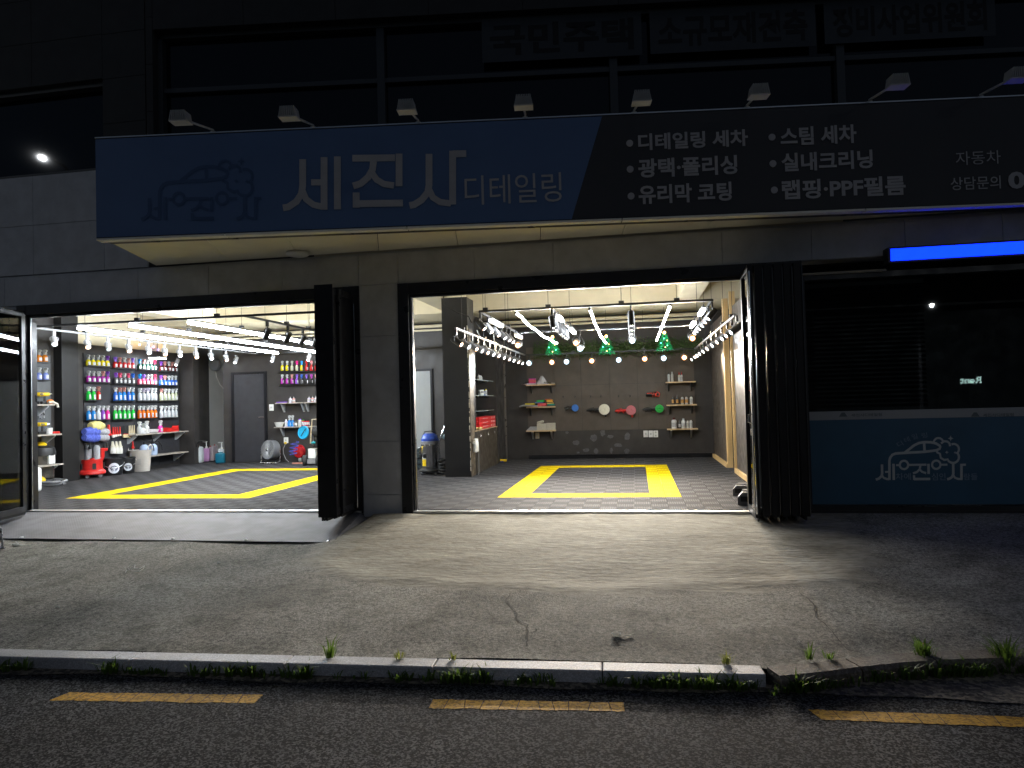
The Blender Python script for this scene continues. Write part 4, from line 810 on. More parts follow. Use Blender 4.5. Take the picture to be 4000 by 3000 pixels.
for i, (px, wm) in enumerate(((2068, 0), (2157, 1), (2214, 0), (2312, 1), (2417, 0), (2518, 1), (2592, 0), (2672, 1))):
    x = PY(OYB, px, 1400).x; spot((x, OYB, OZ-.015), (0, -.985, -.17), wm, f'glaring {"warm" if wm else "white"} spotlight {ORD[i]} from the left on the low rear rail', GB, cone=62, r=.062, power=SPOT_W*10)
# ---- LED bars and tubes
LEDM = mat('lit_led_bar', (.9, .9, .9), .4, emit=((.86, .93, 1), 7)); LEDDIM = mat('dim_warm_led_bar', (.8, .7, .5), .4, emit=((1, .8, .4), .5))
def ledbar(x, ya, yb, z, label, m=LEDM, w_=.045, tilt=0):
    t = thing('led_bar', label, 'LED bar', (x, (ya+yb)/2, z), 0, 'short LED bars under the high frame')
    mb = MB(); mb.box((x, (ya+yb)/2, z+.028), (w_*1.1, yb-ya, .02)); mb.build('bar_housing', ALU, t, w=True)
    mb = MB(); mb.box((x, (ya+yb)/2, z), (w_, yb-ya-.01, .034)); mb.build('diffuser', m, t, w=True)
    for y in (ya+.03, yb-.03): mb = MB(); mb.cyl((x, y, z+.038), (x, y, IZ-.015), .008, seg=8); mb.build('bar_hanger', RAILMAT, t, w=True)
ledbar(IXL+.09, 1.5, 2.35, IZ-.09, 'bright LED bar under the left rail of the high frame'); ledbar(IXL+.1, 3.5, 4.1, IZ-.12, 'dim yellowish LED bar at the rear of the left rail', LEDDIM)
ledbar(IM1+.06, 1.45, 2.0, IZ-.09, 'bright LED bar nearer the street under the left middle rail'); ledbar(IM1+.1, 2.9, 3.6, IZ-.12, 'bright LED bar further back under the left middle rail')
ledbar(IXR-.09, 1.4, 2.05, IZ-.09, 'bright LED bar nearer the street under the right rail'); ledbar(IXR-.1, 2.75, 3.4, IZ-.12, 'bright LED bar further back under the right rail')
TUBE = mat('lit_led_tube', (.9, .9, .9), .4, emit=((.88, .94, 1), 15)); TUBEL = mat('lit_led_line', (.9, .9, .9), .4, emit=((.84, .92, 1), 30))
for (xa, ya, xb, yb, yend, nm, sag) in ((2015, 1222, 2175, 1340, 5.9, 'left', .05), (2303, 1210, 2367, 1340, 5.9, 'middle', .06), (2618, 1190, 2565, 1330, 6.0, 'right', .0)):
    p = PZ(IZ-.03, xa, ya); x = PY(1.22, xa, ya).x; e = PY(yend, xb, yb)
    t = thing('led_tube', f'{nm} one of three thin glowing tubes crossing the high frame', 'LED tube', (x, 1.22, IZ-.04))
    pts = [Vector((x+(e.x-x)*k/10, 1.22+(yend-1.22)*k/10, (IZ-.04)+(e.z-IZ+.04)*k/10-sag*math.sin(math.pi*k/10)+.012*math.sin(k*1.9)*(sag > 0))) for k in range(11)]
    mb = MB(); mb.tube(pts, .016, 8); mb.build('glowing_tube', TUBE, t, w=True, smooth=True)
    mb = MB(); mb.cyl(pts[0]+Vector((0, -.03, 0)), pts[0], .019, seg=8); mb.build('end_cap', BLACKPL, t, w=True); mb = MB(); mb.cyl(pts[0], pts[0]+Vector((0, 0, .035)), .006); mb.build('tube_clip', BLACKPL, t, w=True)
# ---- left bay
LZ = 2.5
t = thing('track_lighting', 'black track frame with long light tubes over the left bay', 'track rail', (-6, 3.4, LZ))
LRX, RRX = PZ(LZ, 347, 1305).x, PZ(LZ, 972, 1235).x-.03
for nm, a, b in (('front_rail', (LRX-.0, .46, LZ), (-2.9, .46, LZ)), ('side_rail', (LRX, .48, LZ-.001), (LRX, 6.48, LZ-.001)), ('side_rail', (RRX, .48, LZ-.001), (RRX, 6.48, LZ-.001)), ('back_rail', (LRX, 6.5, LZ), (RRX, 6.5, LZ))): rail(MB(), a, b).build(nm, RAILMAT if nm == 'front_rail' or b[0] > -5 else GRAIL, t, w=True)
wires(t, [(PZ(LZ, 504, 1250).x, .46, LZ+.01), (PZ(LZ, 843, 1238).x, .46, LZ+.01), (RRX, 1.6, LZ+.01), (RRX, 2.3, LZ+.01), (LRX, 1.5, LZ+.01), (LRX, 4.5, LZ+.01)])
for i, ((xa, ya), (xb, yb)) in enumerate((((293, 1276), (1074, 1379)), ((516, 1264), (1216, 1377)), ((735, 1250), (1290, 1358)))):
    a = PZ(LZ-.03, xa, ya); e = PZ(LZ-.03, xb, yb); x = (a.x+e.x)/2; yb_ = min(6.35, e.y) if i < 2 else 6.3
    t = thing('long_light_tube', f'{["left", "middle", "right"][i]} one of three long bright tubes over the left bay', 'light tube', (x, .6, LZ-.03))
    mb = MB(); mb.bbox((x-.02, .58, LZ-.008), (x+.02, yb_, LZ+.012)); mb.build('fixture_body', RAILMAT, t, w=True)
    mb = MB(); mb.cyl((x, .6, LZ-.032), (x, yb_-.01, LZ-.032), .024, seg=10); mb.build('glowing_tube', TUBEL, t, w=True, smooth=True)
    for y in (2.0, 3.4, 4.8): mb = MB(); mb.box((x, y, LZ-.03), (.052, .012, .05)); mb.build('tube_clip', ALU, t, w=True)
    wires(t, [(x, 1.9, LZ+.02), (x, 4.2, LZ+.02)])
GLL = 'spotlights on the left rail of the left bay'
for i, (px, wm, lit) in enumerate(((217, 0, 1), (347, 1, 1), (428, 0, 0), (508, 1, 1), (585, 0, 1), (648, 1, 1), (706, 0, 1), (770, 1, 1), (828, 0, 1), (887, 1, 1))):
    y = PX(LRX, px-6, 1330).y; spot((LRX, y, LZ-.015), (.55, -.45, -.70), wm, f'{"unlit" if not lit else "warm" if wm else "white"} spotlight {ORD[i]} from the street above the bottle wall', GLL, HWHITE, lit=bool(lit), drop=.14)
for i, px in enumerate((1045, 1125, 1183, 1232)):
    y = PX(RRX, px, 1300).y; spot((RRX, y, LZ-.015), (-.5, .2, -.84), 0, f'black spotlight {ORD[i]} from the street on the left bay right rail', 'black spotlights of the left bay', HBLACK, drop=.16)
for i, (px, py) in enumerate(((692, 1420), (922, 1415), (1066, 1408), (1207, 1406))):
    p = PY(6.5, px, py); z0 = LZ-.015; spot((p.x, 6.5, z0), (.02, -.55, -.83), 0, f'white spotlight {ORD[i]} from the left on the left bay rear rail', 'white rear spotlights of the left bay', HWHITE, drop=max(.1, z0-p.z-.06), power=SPOT_W)
p = PX(LX+.35, 615, 1400); t = thing('panel_light', 'glowing square LED panel light in front of the bottle wall', 'panel light', p)
mb = MB(); mb.box((p.x, p.y, p.z+.02), (.24, .3, .03)); mb.build('panel_body', ALU, t, w=True); mb = MB(); mb.box((p.x, p.y, p.z), (.22, .28, .012)); mb.build('diffuser', TUBEL, t, w=True); mb = MB(); mb.cyl((p.x, p.y, p.z+.03), (p.x, p.y, 3.0), .006); mb.build('stem', BLACKPL, t, w=True)
# ================================================================ BOTTLES
def glossy(col, rough=.22): return mat('bottle_%02x%02x%02x' % tuple(int(255*min(1, c)) for c in col), col, rough, var=(40, .1))
LABELW = mat('white_bottle_label', (.46, .46, .47), .5, var=(60, .15))
BC = dict(yellow=(.62, .52, .01), red=(.50, .02, .02), darkgreen=(.008, .05, .03), brown=(.10, .02, .02), magenta=(.32, .03, .28), smoke=(.08, .08, .085), pink=(.62, .06, .13), blue=(.02, .12, .55), green=(.02, .50, .06), white=(.66, .66, .66), olive=(.48, .50, .34), sky=(.02, .22, .62), purple=(.22, .06, .45), hotpink=(.75, .03, .30), orange=(.70, .14, .01), grey=(.46, .48, .50), amber=(.55, .18, .02), paleblue=(.20, .26, .60), clear=(.45, .46, .46), salmon=(.55, .25, .22), violet=(.22, .10, .60), black=(.015, .015, .016), cyan=(.02, .30, .75), cream=(.60, .58, .46), teal=(.01, .16, .24), lilac=(.55, .50, .62))
_bm = {}
def bmesh_part(kind, part, h, r):
    k = (kind, part, round(h, 2), round(r, 3))
    if k in _bm: return _bm[k]
    h, r = k[2], k[3]; mb = MB()
    if kind in ('spray', 'tall'):
        hb = h*(.60 if kind == 'spray' else .70); sh = 0 if kind == 'spray' else .012
        if part == 'body': mb.lathe([(r*.88, 0), (r, .008), (r, hb*.62), (r*.92, hb*.74), (r*.5, hb*.93), (r*.36, hb*.96), (r*.36, hb)], seg=14, sy=1 if kind == 'spray' else .8)
        elif part == 'label': A = [-.75+.25*i for i in range(7)]; sy_ = 1 if kind == 'spray' else .8; mb.add([(r*1.02*math.cos(a), r*1.02*math.sin(a)*sy_, z) for z in (hb*.14, hb*.6) for a in A], [(i, i+1, 8+i, 7+i) for i in range(6)])
        elif part == 'head':
            z = hb; mb.cyl((0, 0, z-.004), (0, 0, z+.02), r*.45, seg=12); hz = h-z
            mb.prism([(-r*.6, -r*.28, z+hz*.42), (r*.9, -r*.28, z+hz*.58), (r*.95, -r*.28, z+hz*.9), (r*.2, -r*.28, h), (-r*.55, -r*.28, z+hz*.92)], (0, r*.56, 0))
            mb.prism([(-r*.25, -r*.2, z+.015), (r*.3, -r*.2, z+.015), (r*.25, -r*.2, z+hz*.55), (-r*.3, -r*.2, z+hz*.55)], (0, r*.4, 0))
        elif part == 'trigger': z = hb; hz = h-z; mb.prism([(r*.5, -r*.15, z+hz*.5), (r*.72, -r*.15, z+hz*.55), (r*.85, -r*.15, z+hz*.02), (r*.68, -r*.15, z-.002)], (0, r*.3, 0))
    elif kind == 'round':
        if part == 'body': mb.lathe([(r*.9, 0), (r, .006), (r, h*.66), (r*.85, h*.76), (r*.45, h*.84)], seg=14)
        elif part == 'label': mb.lathe([(r*1.02, h*.15), (r*1.02, h*.55)], seg=14)
        elif part == 'head': mb.lathe([(r*.5, h*.835), (r*.5, h*.97), (r*.42, h)], seg=12)
        elif part == 'trigger': mb.lathe([(r*.56, h*.82), (r*.56, h*.845)], seg=12)
    elif kind == 'nozzle':
        if part == 'body': mb.lathe([(r*.9, 0), (r, .006), (r, h*.58), (r*.7, h*.66), (r*.4, h*.69)], seg=14)
        elif part == 'label': mb.lathe([(r*1.02, h*.14), (r*1.02, h*.46)], seg=14)
        elif part == 'head': mb.lathe([(r*.42, h*.685), (r*.4, h*.76), (r*.2, h*.8), (r*.07, h)], seg=10)
        elif part == 'trigger': mb.lathe([(r*.5, h*.68), (r*.5, h*.70)], seg=10)
    elif kind == 'can':
        if part == 'body': mb.lathe([(r*.92, 0), (r, .006), (r, h*.82), (r*.8, h*.88)], seg=14)
        elif part == 'label': mb.lathe([(r*1.012, h*.2), (r*1.012, h*.7)], seg=14)
        elif part == 'head': mb.lathe([(r*.7, h*.875), (r*.7, h*.985), (r*.6, h)], seg=14)
        elif part == 'trigger': mb.lathe([(r*.85, h*.86), (r*.85, h*.885)], seg=14)
    _bm[k] = mb; return mb
_bme = {}
def bottle(loc, h, r, kind, col, cap, label, group=None, rz=0, lab=LABELW, cat='bottle', name='bottle'):
    t = thing(name, label, cat, loc, rz, group)
    pn = {'body': 'bottle_body', 'label': 'paper_label', 'head': 'spray_head' if kind in ('spray', 'tall') else 'cap', 'trigger': 'trigger' if kind in ('spray', 'tall') else 'collar'}
    for part, m in (('body', glossy(BC[col])), ('label', lab), ('head', glossy(BC[cap], .4)), ('trigger', glossy(BC[cap], .4))):
        if m is None: continue
        k = (kind, part, round(h, 2), round(r, 3), m.name)
        if k not in _bme: _bme[k] = bmesh_part(kind, part, h, r).mesh(pn[part], m, True)
        o = bpy.data.objects.new(pn[part], _bme[k]); COL.objects.link(o); o.parent = t
    return t
# ---- the bottle wall (left wall of the left bay)
ZX, ZY, ZK = 300, 1300, 4.148
rowsA = [
 ('top', 'spray', [('A', (185, 265, 345, 420, 497), 535, 555, 182, 'yellow', 'clear clear clear clear purple'), ('B', (622, 697, 770, 840, 905), 570, 588, 178, 'red', 'violet salmon clear salmon violet'), ('C', (1015, 1080, 1145, 1210, 1265), 597, 612, 172, 'darkgreen', 'cyan salmon clear clear pink'), ('D', (1365, 1425, 1490, 1545, 1600), 620, 635, 160, 'brown', 'purple salmon clear salmon clear')]),
 ('second', 'spray', [('A', (190, 270, 350, 425, 500), 803, 815, 190, 'magenta', 'clear clear clear salmon purple'), ('B', (630, 700, 770, 835, 905), 825, 832, 178, 'smoke', 'purple pink clear pink blue'), ('C', (1015, 1080, 1145, 1210, 1265), 842, 848, 172, 'pink', 'cyan violet clear clear pink'), ('D', (1365, 1425, 1490, 1545, 1600), 855, 860, 165, 'blue', 'purple salmon clear clear clear')]),
 ('third', 'tall', [('A', (190, 270, 350), 1095, 1097, 225, 'green green red', 'white white salmon'), ('B', (625, 695, 765, 840, 905), 1105, 1106, 222, 'blue sky sky blue sky', 'white salmon salmon white white'), ('C', (1020, 1085, 1150, 1215, 1270), 1106, 1105, 210, 'grey', 'white lilac lilac white white'), ('D', (1370, 1430, 1490, 1550, 1605), 1105, 1104, 198, 'olive', 'salmon white white white white')]),
 ('bottom', 'tall', [('A', (190, 270, 350, 425, 500), 1418, 1412, 232, 'sky sky white purple hotpink', 'white white white white white'), ('B', (620, 690, 765, 835, 910), 1408, 1402, 225, 'green', 'white white white white white'), ('C', (1015, 1080, 1150, 1210, 1270), 1393, 1386, 210, 'orange', 'white white white white white'), ('D', (1370, 1430, 1490, 1550, 1605), 1383, 1376, 200, 'grey', 'white white white white white')])]
clname = {'A': 'leftmost', 'B': 'second', 'C': 'third', 'D': 'rightmost'}
BWX = LX+.085
ledge_pts = []
for rn, kind, cls in rowsA:
    for cl, xs_, y0, y1, hp, cols, caps in cls:
        cols = cols.split(); caps = caps.split(); pts = []
        for i, x in enumerate(xs_):
            yb = y0+(y1-y0)*i/4; p = PX(BWX, ZX+x/ZK, ZY+yb/ZK); tp = PX(BWX, ZX+x/ZK, ZY+(yb-hp)/ZK)
            c = cols[i] if len(cols) > 1 else cols[0]; cp = caps[i]
            bottle(p, tp.z-p.z, .044 if kind == 'spray' else .047, kind, c, cp, f'{c} spray bottle with {cp} head, {ORD[i]} from left, {rn} row, {clname[cl]} group'.replace('darkgreen', 'dark green').replace('hotpink', 'hot pink'), 'spray bottles on the bottle wall', rz=random.uniform(-.15, .15))
            pts.append(p)
        zb = min(q.z for q in pts); a, b = pts[0], pts[-1]
        t = thing('bottle_ledge', f'thin black ledge under the {rn} row, {clname[cl]} group of the bottle wall', 'ledge', ((a+b)/2-Vector((.04, 0, .01))))
        d = b-a; R = (Vector((0, d.y, d.z))).normalized(); ml = (a+b)/2
        rt = Matrix.Rotation(math.atan2(d.z, d.y), 3, 'X')
        mb = MB(); mb.box((ml.x-.01, ml.y, ml.z-.006), (.11, d.length+.12, .008), rt); mb.build('ledge_plate', BLACKPL, t, w=True)
        mb = MB(); mb.box((ml.x+.046, ml.y, ml.z+.004), (.004, d.length+.12, .02), rt); mb.build('front_lip', BLACKPL, t, w=True)
# niche bottles
for rn, xs_, yb, hp, c, cp in (('upper', (425, 545, 630, 725), 1300, 195, 'amber', 'clear'), ('lower', (425, 535, 630, 737), 1588, 195, 'paleblue', 'clear')):
    pts = []
    for i, x in enumerate(xs_):
        p = PX(BWX, x/4.148, 1100+yb/4.148); tp = PX(BWX, x/4.148, 1100+(yb-hp)/4.148); pts.append(p)
        bottle(p, tp.z-p.z, .05, 'spray', c, cp, f'{"amber" if c == "amber" else "pale blue"} spray bottle, {ORD[i]} from the glass door in the {rn} niche row', 'spray bottles in the niche', rz=.1)
    ml = (pts[0]+pts[-1])/2; mb = MB(); mb.bbox((LX+.001, pts[0].y-.15, ml.z-.012), (LX+.14, pts[-1].y+.1, ml.z-.002)); single(mb, 'bottle_ledge', BLACKPL, f'thin black ledge under the {rn} row of niche bottles', 'ledge')
def wlx(px, py, off=.1): return PX(LX+off, px, py)
# niche back panel and shelves
mb = MB(); a = wlx(124, 1300, .012).y; b = wlx(196, 1300, .012).y; mb.bbox((LX+.001, a-.4, .9), (LX+.012, b, 2.35)); single(mb, 'niche_panel', mat('slate_panel', (.09, .095, .10), .5, var=(5, .1)), 'slate grey board behind the niche bottles', 'board')
def side_shelf(px0, px1, py, depth, label, m=GREYWOOD, th=.025, extra=0):
    a, b = wlx(px0, py, depth), wlx(px1, py, depth); z = (a.z+b.z)/2
    t = thing('wall_shelf', label, 'shelf', (LX+depth/2, (a.y+b.y)/2, z))
    mb = MB(); mb.bbox((LX+.002, a.y-extra, z-th), (LX+depth, b.y, z)); mb.build('board', m, t, w=True)
    n = max(2, int((b.y-a.y)/.7)+1)
    for i in range(n):
        y = a.y+.1+(b.y-a.y-.2)*i/(n-1); mb = MB(); mb.prism([(LX+.02, y-.015, z-th-.002), (LX+depth*.85, y-.015, z-th-.002), (LX+depth*.85, y-.015, z-th-.02), (LX+.05, y-.015, z-th-.18), (LX+.02, y-.015, z-th-.18)], (0, .03, 0)); mb.build('bracket', mat('pale_bracket', (.45, .47, .50), .4), t, w=True)
    return t, a, b, z
_, na, nb, nz1 = side_shelf(119, 215, 1579, .30, 'top grey board shelf in the tool niche'); _, _, _, nz2 = side_shelf(119, 242, 1697, .34, 'middle board shelf in the tool niche'); _, _, _, nz3 = side_shelf(119, 250, 1817, .34, 'low board shelf behind the yellow vacuum')
# power tools in the niche
def drill(p, label, rz, col=YELLOWPL):
    t = thing('cordless_drill', label, 'drill', p, rz, 'yellow power tools in the niche')
    mb = MB(); mb.rbox((0, 0, .03), (.12, .08, .05), .01); mb.build('battery', BLACKPL, t)
    mb = MB(); mb.rbox((0, 0, .10), (.04, .035, .11), .01); mb.build('grip', BLACKPL, t)
    mb = MB(); mb.cyl((-.09, 0, .18), (.07, 0, .18), .036, .032, 12); mb.build('motor_body', col, t, True)
    mb = MB(); mb.cyl((.07, 0, .18), (.12, 0, .18), .022, .012, 10); mb.build('chuck', STEEL, t, True)
def niche(px, py, off): return PX(LX+off, px, py)
q = niche(140, 1575, .15); drill(Vector((q.x, q.y, nz1)), 'yellow drill lying left on the top niche shelf', .6); q = niche(175, 1575, .15); drill(Vector((q.x, q.y, nz1)), 'yellow drill standing right on the top niche shelf', 1.2)
q = niche(145, 1690, .17); drill(Vector((q.x, q.y, nz2)), 'yellow drill on the middle niche shelf by the glass door', .3); q = niche(165, 1690, .22); drill(Vector((q.x, q.y, nz2)), 'yellow drill on the middle niche shelf beside the white pot', .9)
q = niche(192, 1693, .2); mb = MB(); mb.lathe([(.045, 0), (.05, .005), (.055, .11), (.05, .11), (.045, .01)], (q.x, q.y, nz2), 16); single(mb, 'white_pot', WHITEPL, 'white pot on the middle niche shelf', 'pot', smooth=True)
q = niche(215, 1693, .2); mb = MB(); mb.rbox((q.x, q.y, nz2+.02), (.07, .16, .04), .01); single(mb, 'red_case', RED, 'flat red case on the middle niche shelf', 'case')
q = niche(196, 1575, .2); mb = MB(); mb.ball((q.x, q.y, nz1+.045), .05, sc=(1, 1.4, .9)); single(mb, 'orange_sander', plastic((.75, .2, .02), .4, 'orange_plastic'), 'orange palm sander on the top niche shelf', 'tool', smooth=True)
q = niche(216, 1590, .25); mb = MB(); mb.tube([(q.x, q.y-.15, nz1+.03), (q.x, q.y-.05, nz1+.04), (q.x+.02, q.y+.02, nz1), (q.x+.03, q.y+.03, nz1-.06)], .022, 7); single(mb, 'folded_cloth', CLOTH, 'pale cloth hanging over the end of the top niche shelf', 'cloth', smooth=True)
# peg hooks with spanners above the shelf
for i, px in enumerate((133, 142, 155, 163, 171)):
    q = niche(px, 1600+ (i % 2)*4, .03); mb = MB(); mb.box((q.x, q.y, q.z-.06), (.012, .03, .18 if i != 1 else .26)); mb.ball((q.x, q.y, q.z+.03), .022, 8, 5, (.4, 1, 1)); single(mb, 'spanner', STEEL, f'steel spanner {ORD[i]} from the glass door between the niche shelves', 'spanner', group='spanners between the niche shelves')
# yellow-black wet vacuum in the niche, hose, jug
q = PZ(0, 165, 1893); q = Vector((q.x, q.y, 0))
t = thing('workshop_vacuum', 'yellow and black workshop vacuum in the niche with coiled grey hose', 'vacuum', q)
mb = MB(); mb.lathe([(.15, .1), (.19, .12), (.2, .5), (.21, .52)], seg=20); mb.build('tank', mat('dark_steel_tank', (.18, .17, .15), .25, .8), t, True)
mb = MB(); mb.lathe([(.22, .52), (.22, .58), (.2, .66), (.12, .70), (.02, .71)], seg=20); mb.build('motor_head', BLACKPL, t, True)
mb = MB(); mb.ball((-.04, 0, .71), .09, sc=(1.4, 1, .7)); mb.build('yellow_cover', YELLOWPL, t, True)
mb = MB(); mb.rbox((.19, .0, .45), (.05, .14, .16), .01); mb.build('white_panel', WHITEPL, t)
mb = MB(); mb.rbox((0, 0, .07), (.42, .42, .06), .02); mb.build('base', BLACKPL, t)
for a in range(4): mb = MB(); mb.ball((.17*math.cos(a*1.57+.78), .17*math.sin(a*1.57+.78), .03), .03); mb.build('caster', RUBBER, t, True)
hp = [Vector((.25+.30*math.cos(a)*(1+.12*k), -.15+.2*math.sin(a)*(1+.1*k), .03+.045*k)) for k in range(2) for a in [2*math.pi*i/22 for i in range(22)]]
mb = MB(); mb.tube(hp, .024, 8); mb.build('hose', GREYPL, t, True)
mb = MB(); mb.ball((.16, -.22, .1), .085, sc=(1, 1.2, .8)); mb.build('yellow_nozzle', YELLOWPL, t, True)
q = PZ(0, 126, 1922); t = thing('white_jug', 'tall white plastic jug on the floor by the glass door', 'jug', q); mb = MB(); mb.rbox((0, 0, .2), (.19, .24, .40), .05, seg=3); mb.build('jug_body', WHITEPL, t, True); mb = MB(); mb.cyl((0, .05, .4), (0, .05, .44), .03); mb.build('cap', WHITEPL, t, True); mb = MB(); mb.tube([(0, -.08, .38), (0, -.07, .44), (0, .0, .44), (0, .02, .40)], .014, 6); mb.build('jug_handle', WHITEPL, t, True)
q = PZ(0, 100, 1922); mb = MB(); mb.rbox((q.x, q.y, .2), (.16, .2, .40), .05, seg=3); mb.cyl((q.x, q.y, .4), (q.x, q.y, .43), .03); single(mb, 'white_jug', WHITEPL, 'second white jug seen through the gap beside the door post', 'jug', smooth=True)
# ================================================================ brushes, mitts, shelf of the bottle wall
k8 = lambda x, y: (300+x/5.267, 1600+y/5.267)
def on8(x, y, off=.1): return PX(LX+off, *k8(x, y))
def blob(name, p0, p1, r, m, label, cat, sq=.45):
    p0, p1 = Vector(p0), Vector(p1); n = 9; pts = [p0+(p1-p0)*i/n for i in range(n+1)]; rr = [r*(.35+.65*math.sin(math.pi*min(1, (i+.6)/(n+.9)))**.5)*(1+.1*math.sin(i*2.3)) for i in range(n+1)]
    mb = MB(); mb.tube(pts, rr, 10); return single(mb, name, m, label, cat, smooth=True)
FURY = mat('yellow_fleece', (.66, .58, .22), .95, var=(90, .3), bump=(160, .8, .01)); FURB = mat('blue_microfibre', (.10, .14, .55), .95, var=(70, .6), bump=(120, 1, .015)); FURG = mat('grey_microfibre', (.36, .36, .38), .95, var=(90, .3), bump=(140, .8, .01))
blob('duster', on8(270, 335), on8(540, 340), .10, FURY, 'pale yellow fleece duster hung above the blue mitts', 'duster')
for y0, nm in ((455, 'upper'), (577, 'lower')):
    a, b, c = on8(150, y0), on8(450, y0), on8(645, y0+5); t = thing('wash_mitt', f'{nm} blue and grey microfibre mitt on the bottle wall', 'mitt', a)
    for nm2, p, q, m_, r in (('blue_fringe', a, b, FURB, .095), ('grey_sleeve', b, c, FURG, .075)):
        n = 8; mb = MB(); mb.tube([p+(q-p)*i/n for i in range(n+1)], [r*(.6+.4*math.sin(math.pi*(i+.5)/(n+1)))*(1+.12*math.sin(i*2.9)) for i in range(n+1)], 10); mb.build(nm2, m_, t, True, w=True)
BRISTLE = mat('white_bristle', (.66, .65, .60), .9, bump=(200, .6, .006)); BRISTLEC = mat('cream_bristle', (.60, .52, .30), .9, bump=(200, .6, .006)); WOODH = mat('pale_wood_handle', (.62, .52, .34), .5, var=(20, .15))
def brush(x, y0, y1, ysplit, hm, bm, wd, label, group, ferr=None):
    a, s_, b = on8(x, y0), on8(x+4, ysplit), on8(x+6, y1); t = thing('brush', label, 'brush', b, 0, group)
    mb = MB(); mb.tube([a, a+(s_-a)*.5, s_], [wd*.5, wd*.7, wd], 8); mb.build('handle', hm, t, True, w=True)
    mb = MB(); mb.tube([s_, s_+(b-s_)*.5, b], [wd*1.1, wd*1.35, wd*1.25], 8); mb.build('bristles', bm, t, True, w=True)
    mb = MB(); mb.tube([s_-(b-s_)*.12, s_+(b-s_)*.05], wd*1.15, 8); mb.build('ferrule', ferr or hm, t, True, w=True)
brush(655, 312, 535, 500, RED, RED, .045, 'wide red brush beside the blue mitts', 'brushes under the bottle wall')
for i, x in enumerate((742, 785, 830, 882)): brush(x, 360-3*i, 575-12*i, 515-5*i, RED, BRISTLE, .022, f'red brush with white bristles, {ORD[i]} from the left in its row', 'brushes under the bottle wall')
for i, x in enumerate((962, 990, 1018, 1046)): brush(x, 325, 578-3*i, 505, BLACKPL, BRISTLEC, .016, f'black brush with cream bristles, {ORD[i]} from the left in its row', 'brushes under the bottle wall', RED)
for i, x in enumerate((1080, 1112, 1146, 1182)): brush(x, 330-3*i, 590-12*i, 495, WOODH, BRISTLEC, .016, f'pale wooden brush, {ORD[i]} from the left in its row', 'brushes under the bottle wall', ALU)
for i, x in enumerate((735, 812, 885)): brush(x, 655-3*i, 905, 770, mat('cream_handle', (.62, .57, .46), .6), BRISTLE, .04, f'fat cream wheel brush, {ORD[i]} from the left in the lower row', 'wheel brushes in the lower row')
brush(1150, 650, 800, 760, RED, RED, .02, 'slim red tool hanging near the pump sprayers', 'tools in the lower row')
for i, x in enumerate((180, 270, 360, 440, 555, 620)): brush(x, 695-4*i, 815-4*i, 760, BLACKPL, BLACKPL, .022, f'black hand tool, {ORD[i]} from the left in the lower row', 'tools in the lower row')
t, a, b, sz1 = side_shelf(300+1215/5.267, 300+2300/5.267, 1600+468/5.267, .30, 'grey board shelf with bottles below the bottle wall')
for i, (x, hp, c, cp, kd) in enumerate(((1285, 255, 'grey', 'white', 'tall'), (1365, 215, 'white', 'clear', 'spray'), (1440, 255, 'white', 'white', 'tall'), (1720, 250, 'hotpink', 'white', 'spray'))):
    q = on8(x, 480, .18); e = on8(x, 480-hp, .18); bottle((q.x, q.y, sz1), e.z-q.z, .055, kd, c, cp, ['grey spray bottle at the left end of the brush shelf', 'small white spray bottle second on the brush shelf', 'tall white spray bottle third on the brush shelf', 'pink bottle with white trigger beside the red tray'][i], 'bottles on the brush shelf')
q = on8(1550, 440, .17); mb = MB(); mb.lathe([(.07, 0), (.1, .02), (.12, .08), (.11, .08), (.08, .02)], (q.x, q.y, sz1), 16, sy=1.5); single(mb, 'plastic_bowl', mat('milky_plastic', (.60, .57, .58), .4), 'milky plastic bowl on the brush shelf', 'bowl', smooth=True)
q0, q1 = on8(1790, 440, .17), on8(2035, 440, .17); mb = MB(); mb.prism([(q0.x-.08, q0.y, sz1), (q0.x-.08, q1.y, sz1), (q0.x-.08, q1.y, sz1+.13), (q0.x-.08, q1.y-.06, sz1+.06), (q0.x-.08, q0.y, sz1+.10)], (.16, 0, 0)); single(mb, 'red_tray', RED, 'red tool tray at the right of the brush shelf', 'tray')
t, a, b, sz2 = side_shelf(300+1450/5.267, 300+2300/5.267, 1600+905/5.267, .34, 'low grey board shelf with pump sprayers')
for i, (x, cx) in enumerate(((1390, 0), (1565, 0))):
    q = on8(x, 885, .25); t = thing('pump_sprayer', f'{["left", "right"][i]} translucent blue pump sprayer behind the beige basket', 'sprayer', (q.x, q.y, sz2), 0, 'pump sprayers')
    m_ = mat('translucent_blue_tank', (.36, .45, .62), .25); mb = MB(); mb.lathe([(.085, 0), (.095, .01), (.095, .15), (.08, .21), (.04, .245), (.02, .25)], seg=16); mb.build('tank', m_, t, True)
    mb = MB(); mb.cyl((0, 0, .245), (0, 0, .30), .028); mb.box((0, 0, .36), (.09, .02, .02)); mb.cyl((0, 0, .3), (0, 0, .36), .012); mb.build('pump', BLACKPL, t); mb = MB(); mb.tube([(0, .02, .27), (.06, .1, .3), (.1, .16, .2), (.08, .2, .1)], .009, 6); mb.build('spray_hose', BLACKPL, t, True)
